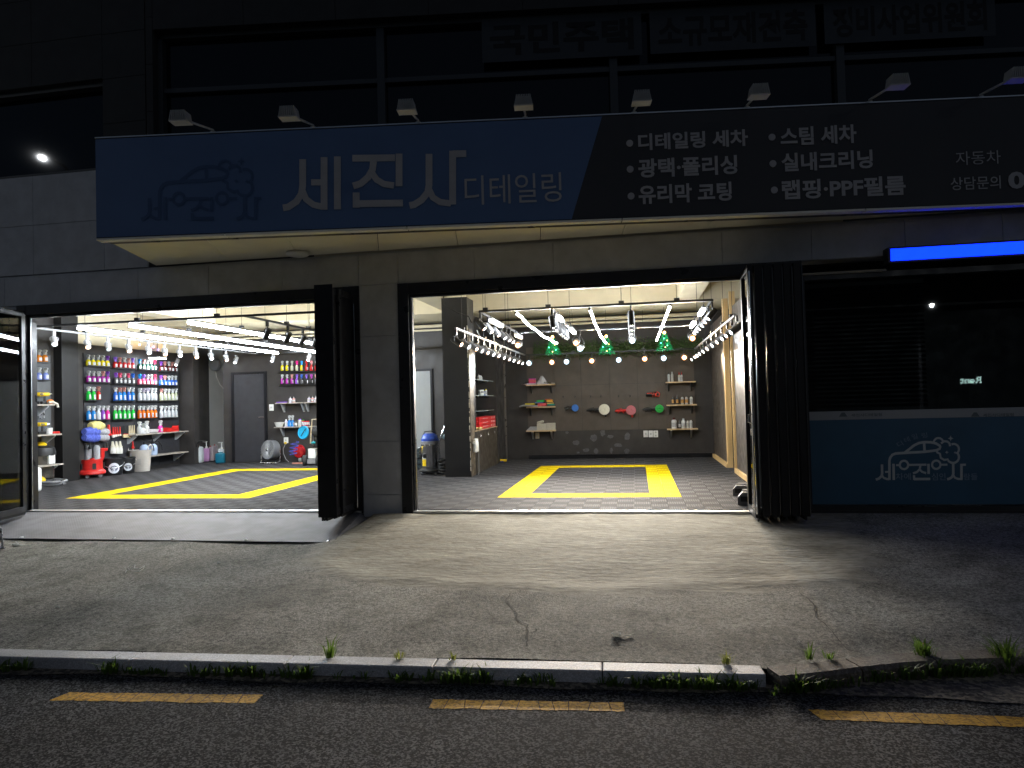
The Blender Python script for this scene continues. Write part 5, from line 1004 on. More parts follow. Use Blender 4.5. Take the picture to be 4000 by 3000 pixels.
# ================================================================ buckets
q = on8(235, 1395, .55); q = PZ(0, *k8(215, 1412)); t = thing('bucket_dolly', 'red wheeled bucket dolly holding two grey rolls', 'dolly', (q.x, q.y+.12, 0))
mb = MB(); mb.lathe([(.235, .07), (.245, .09), (.235, .13), (.20, .16), (.185, .34), (.19, .36), (.17, .36), (.16, .12)], seg=22); mb.build('tub', RED, t, True)
for a in range(5): an = a*1.2566+.6; mb = MB(); mb.box((.205*math.cos(an), .205*math.sin(an), .23), (.02, .06, .11), Matrix.Rotation(an, 3, 'Z')); mb.build('side_slot', BLACKPL, t); mb = MB(); mb.cyl((.19*math.cos(an+.6)-.012*math.sin(an), .19*math.sin(an+.6), .033), (.19*math.cos(an+.6)+.02*math.sin(an), .19*math.sin(an+.6)+.02, .033), .032); mb.build('caster', GREYPL, t, True)
for i, (dx, dy) in enumerate(((-.07, .0), (.07, .05))): mb = MB(); mb.lathe([(.055, .16), (.06, .18), (.06, .58), (.04, .62), (.005, .63)], (dx, dy, 0), 14); o = single(mb, 'cloth_roll', FURG, f'{["left", "right"][i]} grey rolled towel standing in the red dolly', 'towel', (0, 0, 0), True); o.location = (q.x, q.y+.12, 0)
q = on8(520, 870, .12); t = thing('red_sprayer_gun', 'red foam gun hanging above the black buckets', 'spray gun', q); mb = MB(); mb.rbox((0, .0, -.02), (.05, .09, .20), .015); mb.rbox((.0, .06, .04), (.05, .16, .06), .015); mb.build('gun_body', RED, t); mb = MB(); mb.rbox((0, -.14, -.14), (.08, .3, .07), .02); mb.build('red_bottle', RED, t)
EMBW = mat('white_emblem_disc', (.62, .64, .70), .5); EMBD = mat('navy_emblem_print', (.05, .06, .10), .5)
for i, (x0, x1, yb, yt, ex_) in enumerate(((445, 845, 1355, 1000, 660), (850, 1095, 1318, 985, 962))):
    q = PZ(0, *k8((x0+x1)/2, yb)); pw = PY(q.y, *k8(x0, yb)).x; pe = PY(q.y, *k8(x1, yb)).x; r = (pe-pw)/2*(.95 if i == 0 else 1.15); hgt = PY(q.y, *k8((x0+x1)/2, yt)).z; c = Vector((q.x, q.y+r*.6, 0))
    t = thing('wash_bucket', ['nearer black bucket with round white car emblem', 'black emblem bucket squeezed behind beside the beige basket'][i], 'bucket', c, 0, 'black wash buckets')
    mb = MB(); mb.lathe([(r*.82, 0), (r*.85, .01), (r*.97, hgt*.93), (r*1.03, hgt*.94), (r*1.03, hgt), (r*.95, hgt), (r*.8, .04)], seg=24); mb.build('pail', BLACKPL, t, True)
    # emblem disc facing the street, wrapped to the pail
    an = math.atan2(CAM.y-c.y, CAM.x-c.x)+(.1 if i else .12); ca, sa_ = math.cos(an), math.sin(an); er = r*.5
    def wrapd(u, v, off): aa = an+u/r*1.0; rr = r*.93+off; return Vector((rr*math.cos(aa), rr*math.sin(aa), hgt*.42+v))
    n = 20; mb = MB(); ring = [wrapd(er*math.cos(2*math.pi*j/n), er*math.sin(2*math.pi*j/n), .012) for j in range(n)]; mb.add([wrapd(0, 0, .012)]+ring, [(0, 1+j, 1+(j+1) % n) for j in range(n)]); mb.build('round_emblem', EMBW, t)
    mb = MB(); tt = MB(); ribbon(tt, [(-.6, -.05), (-.4, .3), (.1, .42), (.5, .15), (.62, -.1)], .16); ribbon(tt, [(-.62, -.12), (.6, -.2)], .2); ribbon(tt, arc(-.3, -.35, .16, 0, 360, 10)[:-1], .1, True); ribbon(tt, arc(.3, -.38, .16, 0, 360, 10)[:-1], .1, True); mb.add([wrapd(v.x*er, v.y*er, .018) for v in tt.v], tt.f); mb.build('emblem_print', EMBD, t)
    mb = MB(); mb.tube([Vector((r*1.04*math.cos(an+s_), r*1.04*math.sin(an+s_), hgt*(.85-.42*math.cos(s_/1.5*1.57)**1))) for s_ in [-1.5+.3*j for j in range(11)]], .006, 6); mb.build('bail_handle', STEEL, t, True)
q = PZ(0, *k8(1240, 1280)); t = thing('basket', 'tall beige plastic basket with two loop handles', 'basket', (q.x, q.y+.1, 0)); BEI = mat('beige_plastic', (.55, .50, .45), .5, var=(8, .08))
hgt = PY(q.y, *k8(1240, 835)).z; wt = PY(q.y, *k8(1435, 835)).x-PY(q.y, *k8(1030, 835)).x
mb = MB(); mb.lathe([(wt*.40, 0), (wt*.42, .01), (wt*.5, hgt-.02), (wt*.52, hgt), (wt*.48, hgt), (wt*.39, .03)], seg=24, sy=.8); mb.build('basket_wall', BEI, t, True)
for s_ in (-1, 1): mb = MB(); mb.tube([(s_*wt*.48, -.07, hgt-.01), (s_*wt*.52, -.05, hgt+.08), (s_*wt*.53, .0, hgt+.11), (s_*wt*.52, .05, hgt+.08), (s_*wt*.48, .07, hgt-.01)], .012, 7); mb.build('loop_handle', BEI, t, True)
for j in range(6):
    mb = MB(); zz = hgt*(.35+.045*j); rr = wt*(.42+.08*zz/hgt)
    mb.tube([Vector((rr*math.cos(a), rr*.8*math.sin(a), zz)) for a in [-2.3+.15*i for i in range(10)]], .004, 4); mb.build('lattice_strip', GREYPL, t)
mb = MB(); mb.rbox((-.04, -wt*.36, hgt*.72), (.12, .006, .14), .003); mb.build('paper_label', LABELW, t)
# ================================================================ canisters in the recess
k6 = lambda x, y: (700+x/3.95, 1550+y/3.95)
def can6(x0, x1, y0, y1, m, label, kind='jerry', cap=WHITEPL, dy=0):
    q = PZ(0, *k6((x0+x1)/2, y1)); w_ = abs(PY(q.y, *k6(x1, y1)).x-PY(q.y, *k6(x0, y1)).x); h = PY(q.y, *k6((x0+x1)/2, y0)).z
    t = thing('canister', label, 'canister', (q.x, q.y+dy, 0), .15, 'canisters in front of the pale recess')
    if kind == 'jerry':
        mb = MB(); mb.rbox((0, w_*.3, h*.46), (w_, w_*.62, h*.92), w_*.14, seg=3); mb.build('can_body', m, t, True); mb = MB(); mb.cyl((-w_*.2, w_*.3, h*.9), (-w_*.2, w_*.3, h), w_*.13); mb.build('cap', cap, t, True)
        mb = MB(); mb.tube([(w_*.3, w_*.3, h*.9), (w_*.25, w_*.3, h*.99), (-.0, w_*.3, h*.99), (-.02, w_*.3, h*.9)], w_*.06, 6); mb.build('can_handle', m, t, True)
    else:
        mb = MB(); mb.rbox((0, w_*.3, h*.33), (w_, w_*.6, h*.66), w_*.15, seg=3); mb.build('can_body', m, t, True); mb = MB(); mb.cyl((0, w_*.3, h*.65), (0, w_*.3, h*.74), w_*.2); mb.build('collar', WHITEPL, t, True)
        mb = MB(); mb.cyl((0, w_*.3, h*.74), (0, w_*.3, h*.97), w_*.07); mb.box((-w_*.2, w_*.3, h*.98), (w_*.7, w_*.22, h*.03)); mb.build('pump_head', WHITEPL, t)
MILK = mat('milky_canister', (.52, .56, .58), .35, var=(6, .08)); PINKC = mat('pink_canister', (.62, .32, .58), .35, var=(6, .08)); PINKP = mat('pale_pink_canister', (.55, .46, .50), .35)
can6(115, 320, 755, 1030, MILK, 'large milky canister nearest on the left of the recess'); can6(365, 455, 690, 1000, PINKC, 'pink pump canister in the recess', 'pump'); can6(458, 522, 755, 988, PINKP, 'pale pink canister behind the pink one', cap=RED); can6(524, 585, 735, 975, PINKP, 'rearmost pale pink canister with red cap', cap=RED)
can6(600, 692, 700, 1015, MILK, 'white pump canister behind the teal jug', 'pump'); can6(555, 680, 858, 1028, mat('teal_canister', (.01, .13, .20), .3), 'teal jug with label at the right of the recess', cap=BLACKPL); can6(322, 364, 840, 1012, mat('green_canister', (.02, .16, .05), .35), 'small green bottle between milky and pink canisters')
a = k6(262, 770); mb = MB(); pts = [PY(6.75, *k6(*p)) for p in ((265, 775), (272, 730), (295, 695), (335, 682), (410, 685))]; mb.tube(pts, .018, 8); single(mb, 'black_hose', RUBBER, 'black hose stub arching over the milky canister', 'hose', smooth=True)
q = PY(BY+.9, 845, 1425); t = thing('wall_fan', 'grey round wall fan on the pale recess wall', 'fan', q)
mb = MB(); mb.lathe([(.15, 0), (.16, .02), (.16, .09), (.13, .12), (.02, .13)], axis=(0, -1, 0), seg=24); mb.build('fan_cage', mat('grey_fan_cage', (.26, .26, .27), .5), t, True)
mb = MB(); mb.tube([(.0, -.05, -.1), (.02, -.04, -.3), (.1, -.02, -.5), (.2, -.01, -.62)], .012, 6); mb.build('cord', WHITEPL, t, True)
# ================================================================ back wall of the left bay
q = PZ(0, *k6(1400, 1030)); R_ = abs(PY(q.y, *k6(1500, 830)).x-PY(q.y, *k6(1225, 830)).x)/2; cz = PY(q.y, *k6(1365, 825)).z; fax = Vector((-.35, -.93, .12)).normalized()
t = thing('floor_fan', 'silver drum floor fan standing before the black door', 'fan', (PY(q.y, *k6(1375, 830)).x, q.y+.1, 0))
qf = fax.to_track_quat('Z', 'Y'); C0 = Vector((0, 0, cz))
def fp3(u, v, w_): return C0+qf @ Vector((u, v, w_))
mb = MB(); mb.lathe([(R_, -.10), (R_*1.02, -.09), (R_*1.02, .08), (R_, .09), (R_*.94, .09), (R_*.94, -.10)], C0, 28, axis=fax); mb.build('drum', mat('grey_fan_drum', (.30, .31, .33), .35, .6), t, True)
for j in range(40):
    a = 2*math.pi*j/40; mb = MB(); mb.tube([fp3(R_*.14*math.cos(a), R_*.14*math.sin(a), .10), fp3(R_*.55*math.cos(a+.35), R_*.55*math.sin(a+.35), .112), fp3(R_*.95*math.cos(a+.6), R_*.95*math.sin(a+.6), .092)], .0042, 4); mb.build('grille_wire', mat('bright_grille_wire', (.62, .63, .65), .35, .4), t)
mb = MB(); mb.lathe([(R_*.15, .095), (R_*.15, .12), (R_*.1, .13), (.002, .132)], C0, 16, axis=fax); mb.build('hub_badge', CHROME, t, True)
for j in range(4):
    a = j*math.pi/2; mb = MB(); pr = [fp3(R_*.12*math.cos(a), R_*.12*math.sin(a), -.02), fp3(R_*.85*math.cos(a-.25), R_*.85*math.sin(a-.25), .02), fp3(R_*.85*math.cos(a+.35), R_*.85*math.sin(a+.35), -.03), fp3(R_*.12*math.cos(a+.5), R_*.12*math.sin(a+.5), -.04)]; mb.prism(pr, fax*.004); mb.build('blade', GREYPL, t)
mb = MB(); mb.tube([(-R_*1.05, 0, cz), (-R_*1.05, 0, .05), (-R_*.9, -.1, .015), (R_*.9, -.1, .015), (R_*1.05, 0, .05), (R_*1.05, 0, cz)], .014, 8); mb.build('tube_stand', STEEL, t, True); mb = MB(); mb.box((0, .02, .04), (R_*1.5, .2, .05)); mb.build('foot_plate', BLACKPL, t)
mb = MB(); mb.tube([fp3(-.05, R_*1.0, 0), fp3(-.04, R_*1.12, 0), fp3(.04, R_*1.12, 0), fp3(.05, R_*1.0, 0)], .01, 6); mb.build('carry_handle', BLACKPL, t, True)
def plate(px0, px1, py0, py1, label, cat='outlet', y=BY, sock=1, name='wall_outlet', m=WHITEPL, grp=None):
    a, b = PY(y, px0, py1), PY(y, px1, py0); t = thing(name, label, cat, ((a.x+b.x)/2, y, a.z), 0, grp)
    mb = MB(); mb.rbox(((a.x+b.x)/2, y-.012, (a.z+b.z)/2), (b.x-a.x, .02, b.z-a.z), .006); mb.build('cover_plate', m, t, w=True)
    for k in range(sock): mb = MB(); zz = a.z+(b.z-a.z)*(k+.5)/sock; mb.cyl(((a.x+b.x)/2, y-.026, zz), ((a.x+b.x)/2, y-.021, zz), min(.02, (b.x-a.x)*.28), seg=12); mb.build('socket' if 'outlet' in name else 'rocker', mat('outlet_socket', (.45, .45, .43), .4), t, w=True)
    return t
plate(*[700+x/3.95 for x in (1395, 1460)], *[1550+y/3.95 for y in (115, 215)], 'white light switch beside the black door', 'switch', name='light_switch')
t = plate(*[700+x/3.95 for x in (1620, 1685)], *[1550+y/3.95 for y in (625, 715)], 'white outlet with yellow plug near the floor fan')
pp = [PY(BY-.05, *k6(*p)) for p in ((1640, 700), (1635, 735), (1605, 800), (1610, 880), (1645, 960), (1690, 1005))]; tc = thing('power_cord', 'grey cord with yellow plug hanging from the outlet', 'cord', pp[-1]); mb = MB(); mb.tube(pp, .009, 6); mb.build('cable', GREYPL, tc, True, w=True); mb = MB(); mb.rbox(pp[0]+Vector((0, 0, -.02)), (.05, .04, .05), .01); mb.build('plug', YELLOWPL, tc, w=True)
def back_shelf(px0, px1, py, depth, label, brk, m=GREYWOOD, th=.022, y=BY, bh=.2, bm=None, grp=None):
    yy = y-depth; a, b = PY(yy, px0, py), PY(yy, px1, py); z = (a.z+b.z)/2
    t = thing('wall_shelf', label, 'shelf', ((a.x+b.x)/2, y-depth/2, z), 0, grp)
    mb = MB(); mb.bbox((a.x, yy, z-th), (b.x, y-.016, z)); mb.build('board', m, t, w=True)
    for px in brk:
        x = PY(y-.1, px, py).x; mb = MB(); mb.prism([(x-.014, y-.016, z-th-.002), (x-.014, yy+.03, z-th-.002), (x-.014, yy+.03, z-th-.014), (x-.014, y-.05, z-th-bh), (x-.014, y-.016, z-th-bh)], (.028, 0, 0)); mb.build('bracket', bm or mat('pale_bracket', (.45, .47, .50), .4), t, w=True)
    return t, z, yy
_, z1, yy = back_shelf(700+1480/3.95, 1262, 1550+85/3.95, .22, 'upper grey shelf with small bottles in the left bay', [700+x/3.95 for x in (1600, 1905, 1970)])
_, z2, _ = back_shelf(700+1460/3.95, 1262, 1550+458/3.95, .22, 'lower grey shelf with blue spray bottles in the left bay', [700+x/3.95 for x in (1590,)])
def bx6(x): return PY(BY-.12, *k6(x, 400)).x
for i, (x, c) in enumerate(((1725, 'lilac'), (1778, 'salmon'), (2015, 'lilac'), (2068, 'salmon'), (2118, 'lilac'))): bottle((bx6(x), BY-.13, z1), .145, .036, 'nozzle', c, 'clear', f'small {c} patterned bottle, {ORD[i]} from the left on the upper grey shelf', 'small bottles on the upper grey shelf')
mb = MB(); mb.rbox((bx6(1592), BY-.12, z1+.012), (.24, .1, .022), .006); single(mb, 'purple_case', plastic((.16, .05, .42), .4, 'purple_plastic'), 'flat purple case on the upper grey shelf', 'case')
mb = MB(); mb.lathe([(.07, 0), (.08, .01), (.115, .1), (.125, .105), (.11, .105), (.075, .015)], (bx6(1547), BY-.12, z2), 20); single(mb, 'white_bowl', WHITEPL, 'white plastic bowl at the left end of the lower grey shelf', 'bowl', smooth=True)
for i, (x, h, r, kd, c, cp) in enumerate(((1650, .17, .035, 'round', 'lilac', 'white'), (1700, .26, .04, 'spray', 'sky', 'clear'), (1748, .26, .04, 'spray', 'sky', 'clear'), (1800, .15, .034, 'round', 'smoke', 'black'), (1862, .17, .042, 'can', 'cream', 'violet'), (1912, .15, .034, 'can', 'red', 'green'), (1950, .135, .034, 'can', 'red', 'black'), (1990, .135, .034, 'can', 'red', 'black'))):
    bottle((bx6(x), BY-.12, z2), h, r, kd, c, cp, f'{["lilac bottle beside the bowl", "blue spray bottle, left one of the pair", "blue spray bottle, right one of the pair", "dark bottle behind the blue pair", "cream tin with violet cap", "red tin with green cap", "red tin, left of the last two", "red tin, last in the row"][i]} on the lower grey shelf', 'bottles on the lower grey shelf')
for rn, y0, y1, cs, caps in (('upper', 195, 325, 'yellow yellow olive olive yellow red red red', 'clear clear clear hotpink cyan red red clear'), ('lower', 370, 495, 'magenta magenta magenta purple smoke black black smoke', 'clear clear salmon violet blue violet magenta salmon')):
    cs = cs.split(); caps = caps.split()
    for i, x in enumerate((340, 403, 467, 530, 592, 655, 718, 780)):
        p = PY(BY-.06, 1000+x/3.318, 1350+y1/3.318); e = PY(BY-.06, 1000+x/3.318, 1350+y0/3.318)
        bottle(p, e.z-p.z, .035, 'spray', cs[i], caps[i], f'{cs[i]} spray bottle with {caps[i]} head, {ORD[i]} of the {rn} row above the grey shelves', 'spray bottles above the grey shelves', rz=random.uniform(-.2, .2))
    a, b = PY(BY-.06, 1000+320/3.318, 1350+y1/3.318), PY(BY-.06, 1000+800/3.318, 1350+y1/3.318); mb = MB(); mb.bbox((a.x-.05, BY-.12, min(a.z, b.z)-.012), (b.x+.6, BY-.001, min(a.z, b.z)-.004)); single(mb, 'bottle_ledge', BLACKPL, f'thin black ledge under the {rn} bottle row of the rear wall', 'ledge')
# compressor, hose, washer, blue disc
q = PZ(0, *k6(1885, 1000)); t = thing('air_compressor', 'red air compressor tank standing by the rear wall', 'compressor', (q.x, q.y+.15, 0))
w_ = abs(PY(q.y, *k6(1985, 850)).x-PY(q.y, *k6(1785, 850)).x)/2; zc_ = PY(q.y, *k6(1885, 840)).z
mb = MB(); mb.lathe([(.02, -.20), (w_*.7, -.18), (w_*.95, -.12), (w_, -.05), (w_, .2), (w_*.8, .28), (.02, .3)], (0, 0, zc_), 20, axis=(0, -1, 0), sy=1.05); mb.build('tank', mat('red_enamel', (.42, .015, .02), .22), t, True)
mb = MB(); mb.rbox((.08, .0, zc_+w_+.05), (.2, .22, .12), .02); mb.build('motor', RED, t); mb = MB(); mb.box((0, -.02, .05), (w_*1.6, .3, .04)); mb.build('skid', BLACKPL, t); mb = MB(); mb.cyl((-.02, -.2, .06), (.04, -.2, .06), .06); mb.build('wheel', WHITEPL, t, True)
hp = [PY(6.75, *k6(1790+60*math.sin(i*.9)-i*1.5, 690+i*8))+Vector((0, .05*math.cos(i*.9), 0)) for i in range(26)]; mb = MB(); mb.tube(hp, .011, 6); single(mb, 'air_hose', plastic((.05, .07, .45), .4, 'blue_hose'), 'coiled blue air hose left of the red compressor', 'hose', smooth=True)
q = PZ(0, *k6(2035, 1055)); s6 = lambda x, y: PY(q.y, *k6(x, y))
t = thing('pressure_washer', 'black wheeled pressure washer with steel handle and hose reel', 'pressure washer', (q.x, q.y, 0))
mb = MB(); a, b = s6(1990, 950), s6(2100, 800); mb.bbox((a.x, q.y, a.z), (b.x, q.y+.2, b.z)); mb.build('white_tank', WHITEPL, t, w=True)
for x in (1952, 2150): c = s6(x, 990); mb = MB(); mb.cyl((c.x-.04, q.y-.02, c.z), (c.x+.04, q.y+.0, c.z), .13, seg=20); mb.cyl((c.x-.045, q.y-.02, c.z), (c.x+.045, q.y, c.z), .06, seg=14); mb.build('wheel', RUBBER, t, True, w=True)
mb = MB(); a, b = s6(1985, 1030), s6(2160, 960); mb.bbox((a.x, q.y-.05, a.z), (b.x, q.y+.3, b.z)); mb.build('chassis', GREYPL, t, w=True)
mb = MB(); a, b = s6(2060, 780), s6(2160, 620); mb.bbox((a.x, q.y+.02, a.z), (b.x, q.y+.25, b.z)); mb.build('motor', BLACKPL, t, w=True)
c = s6(2110, 550); mb = MB(); mb.cyl((c.x-.09, q.y+.1, c.z), (c.x+.12, q.y+.1, c.z), .13, seg=20); mb.build('hose_reel', RUBBER, t, True, w=True)
mb = MB(); mb.tube([s6(2025, 720), s6(2050, 350), s6(2120, 345)], .016, 8); mb.build('push_handle', mat('tan_tube', (.45, .38, .27), .4), t, True, w=True); mb = MB(); mb.tube([s6(2075, 760), s6(2060, 515)], .01, 6); mb.build('lance', STEEL, t, True, w=True)
mb = MB(); mb.cyl(s6(2045, 712), s6(2095, 705), .025); mb.build('cyan_coupling', plastic((.02, .35, .42), .4, 'cyan_plastic'), t, True, w=True)
c = PY(6.35, *k6(1925, 550)); rr = abs(PY(6.35, *k6(2022, 550)).x-c.x); t = thing('blue_disc', 'round bright blue lid hanging in front of the lower grey shelf', 'lid', c); DISC = plastic((.015, .30, .52), .35, 'bright_blue_plastic')
mb = MB(); mb.lathe([(rr, 0), (rr, .03), (rr*.93, .04), (rr*.9, .022), (.002, .02)], axis=(-.25, -1, .1), seg=30); mb.build('disc', DISC, t, True); mb = MB(); mb.box((0, -.035, 0), (.018, .012, rr*1.3), Matrix.Rotation(.6, 3, 'Y')); mb.build('cross_bar', BLACKPL, t); mb = MB(); mb.cyl((.03, .02, rr*.9), (.03, .35, rr*1.1), .008); mb.build('hook', BLACKPL, t)
a, b = k6(1745, 1030), k6(1905, 1030); q0, q1 = PZ(.01, *a), PZ(.01, *b); mb = MB(); mb.rbox(((q0.x+q1.x)/2, q0.y, .015), (q1.x-q0.x, .05, .025), .008); single(mb, 'orange_strip', mat('salmon_plastic', (.62, .25, .17), .5), 'salmon plastic strip lying on the floor by the compressor', 'strip')
# ================================================================ RIGHT BAY: column corner
k7 = lambda x, y: (1600+x/5.53, 1620+y/5.53)
vq = PZ(0, *k7(385, 1300)); vy = vq.y; s7 = lambda x, y: PY(vy, *k7(x, y)); sc7 = (s7(600, 900).x-s7(240, 900).x)
t = thing('wet_vacuum', 'steel wet vacuum with blue motor head on a wheeled base', 'vacuum', (s7(420, 1300).x, vy+.1, 0)); r = sc7/2; zt_ = s7(420, 620).z; zb_ = s7(420, 1165).z; zh = s7(420, 410).z
mb = MB(); mb.lathe([(r*.97, zb_), (r, zb_+.01), (r, zt_-.06), (r*1.03, zt_-.05), (r*1.03, zt_-.02), (r*.98, zt_)], seg=32); mb.build('steel_tank', mat('polished_steel_tank', (.62, .62, .63), .10, 1.0, rvar=(4, .04)), t, True)
mb = MB(); mb.lathe([(r*1.04, zt_-.015), (r*1.06, zt_), (r*1.06, zt_+.035), (r*1.0, zt_+.045)], seg=28); mb.build('seal_ring', GREYPL, t, True)
mb = MB(); hh = zh-zt_; mb.lathe([(r*1.02, zt_+.04), (r*1.02, zt_+.04+hh*.22), (r*.93, zt_+.04+hh*.3), (r*.86, zt_+hh*.8), (r*.6, zt_+hh*1.0), (.01, zt_+hh*1.04)], seg=28); mb.build('motor_head', BLUE, t, True)
mb = MB(); mb.lathe([(r*.45, zt_+hh*.98), (r*.42, zt_+hh*1.12), (.01, zt_+hh*1.16)], (0, -.03, 0), 16, sy=.6); mb.build('grey_cap', GREYPL, t, True)
mb = MB(); mb.tube([(-r*.75, 0, zh-.03), (-r*.65, 0, zh+.03), (r*.65, 0, zh+.05), (r*.8, 0, zh-.02)], .009, 6); mb.build('carry_handle', BLACKPL, t, True)
mb = MB(); mb.lathe([(r*1.25, zb_-.07), (r*1.35, zb_-.05), (r*1.35, zb_-.025), (r*1.05, zb_)], seg=28); mb.build('wheel_base', BLACKPL, t, True)
for a in range(4): an = a*1.57+.85; mb = MB(); mb.cyl((r*1.15*math.cos(an)-.012, r*1.15*math.sin(an), .035), (r*1.15*math.cos(an)+.012, r*1.15*math.sin(an), .035), .035, seg=14); mb.build('caster', GREYPL, t, True)
for sx in (-1,): 
    mb = MB(); mb.rbox((sx*r*1.02, -r*.25, zt_-.12), (.05, .06, .12), .008); mb.build('clamp', CHROME, t); mb = MB(); mb.rbox((sx*r*1.05, -r*.2, zt_-.24), (.05, .05, .10), .008); mb.build('inlet_port', BLACKPL, t)
mb = MB(); mb.cyl((-r*.35, -r*.96, zt_-.2), (-r*.35, -r*1.0, zt_-.2), .02); mb.rbox((-r*.36, -r*.98, zt_-.22), (.06, .03, .07), .008); mb.build('black_latch', BLACKPL, t)
n = 8; pl = []
for (z0_, z1_, m_, nm) in ((zb_+.05, zb_+.17, YELLOWPL, 'warning_label'), (zb_+.17, zb_+.21, LABELW, 'paper_label')):
    mb = MB(); A = [-2.35+.07*i for i in range(9)]; mb.add([Vector(((r+.003)*math.cos(a), (r+.003)*math.sin(a), z)) for z in (z0_, z1_) for a in A], [(i, i+1, 10+i, 9+i) for i in range(8)]); mb.build(nm, m_, t)
# hose pile and wand beside the vacuum
t = thing('hose_pile', 'black hose and cable heap against the column', 'hose', (s7(740, 1320).x, vy+.02, 0)); rp = random.Random(4)
for k in range(5):
    r0 = .075+.01*rp.random(); cz_ = .04+.055*k; cx = rp.uniform(-.02, .02); mb = MB(); mb.tube([Vector((cx+r0*1.1*math.cos(a), r0*.8*math.sin(a), cz_+.012*math.sin(2*a+k))) for a in [2*math.pi*i/18 for i in range(19)]], .022, 8); mb.build('hose_loop', RUBBER, t, True)
mb = MB(); mb.tube([Vector((-.3, -.12, .012)), Vector((-.2, -.2, .012)), Vector((-.05, -.18, .012)), Vector((.04, -.14, .02)), Vector((.07, -.08, .05))], .008, 6); mb.build('cable', BLACKPL, t, True)
mb = MB(); mb.tube([Vector((-.08, .03, .25)), Vector((-.1, .03, .55)), Vector((-.03, .05, .75)), Vector((.05, .08, .95))], .014, 8); mb.build('wand_tube', CHROME, t, True)
a, b = s7(690, 520), s7(800, 370); mb = MB(); mb.cyl(a+Vector((0, .1, 0)), b+Vector((0, .1, 0)), .03, .03, 12); single(mb, 'clear_tube', mat('pale_blue_tube', (.35, .52, .62), .2), 'pale blue clear tube leaning behind the column', 'tube', smooth=True)
mb = MB(); q = PZ(0, 1618, 1850); 
for k in range(4): mb.box((q.x-.15, q.y+.9+.02*k, .06+.1*k), (.5, .4, .07))
single(mb, 'stacked_crates', mat('dark_teal_crate', (.03, .05, .055), .5), 'dark flat crates stacked behind the vacuum', 'crate')
# ---- cabinet with red boxes
CX = -2.17; ca, cb = PX(CX, *k7(1425, 1200)), PX(CX, *k7(1905, 1050)); ctz = (PX(CX, *k7(1430, 345)).z+PX(CX, *k7(1895, 240)).z)/2; cy0, cy1 = 4.06, cb.y
t = thing('cabinet', 'dark low cabinet behind the column with three round pulls', 'cabinet', (CX-.2, (cy0+cy1)/2, 0)); CAB = mat('dark_brown_laminate', (.055, .045, .034), .4, var=(6, .2), rvar=(8, .1))
mb = MB(); mb.bbox((CX-.4, cy0, .0), (CX, cy1, ctz-.02)); mb.build('carcass', CAB, t, w=True); mb = MB(); mb.bbox((CX-.42, cy0-.01, ctz-.018), (CX+.015, cy1+.01, ctz)); mb.build('top_board', mat('worn_pine_top', (.34, .25, .15), .5, var=(10, .3)), t, w=True)
for (x, y) in ((1525, 440), (1690, 405), (1838, 365)):
    p = PX(CX, *k7(x, y)); mb = MB(); mb.lathe([(.028, 0), (.034, .004), (.034, .012), (.024, .014), (.018, .006)], p, 14, axis=(1, 0, 0)); mb.build('round_pull', CHROME, t, True, w=True)
BOXR = mat('red_carton', (.55, .02, .022), .45, var=(20, .08)); BOXP = mat('pale_carton_print', (.62, .42, .42), .5)
bx0, bx1 = PX(CX-.03, *k7(1505, 250)), PX(CX-.03, *k7(1858, 230)); bh = (PX(CX-.03, *k7(1680, 35)).z-ctz)/3
for k in range(3):
    t = thing('red_carton', f'red carton, {["bottom", "middle", "top"][k]} of the stack of three on the cabinet', 'carton', ((CX-.14), (bx0.y+bx1.y)/2, ctz+bh*k), 0, 'red cartons stacked on the cabinet')
    mb = MB(); mb.bbox((CX-.25, bx0.y, ctz+bh*k+.002), (CX-.03, bx1.y, ctz+bh*(k+1)-.002)); mb.build('carton_body', BOXR, t, w=True)
    for f0, f1, z0_, z1_ in ((.2, .52, .45, .62), (.72, .76, .3, .8), (.82, .86, .3, .8), (.92, .96, .3, .8)):
        mb = MB(); mb.bbox((CX-.0298, bx0.y+(bx1.y-bx0.y)*f0, ctz+bh*(k+z0_)), (CX-.028, bx0.y+(bx1.y-bx0.y)*f1, ctz+bh*(k+z1_))); mb.build('carton_print', BOXP, t, w=True)
for k in range(2): mb = MB(); mb.bbox((CX-.26, bx0.y-.3, ctz+bh*1.35*k+.002), (CX-.09, bx0.y-.02, ctz+bh*1.35*(k+1)-.002)); single(mb, 'red_carton', mat('dull_red_carton', (.30, .02, .022), .5), f'{["lower", "upper"][k]} dull red carton nearer the column on the cabinet', 'carton', group='dull red cartons')
p = PX(CX-.06, *k7(1490, 300)); mb = MB(); mb.rbox((CX-.06, p.y, ctz+.02), (.10, .22, .04), .015); single(mb, 'yellow_sponge', FURY, 'pale yellow sponge on the cabinet edge', 'sponge')
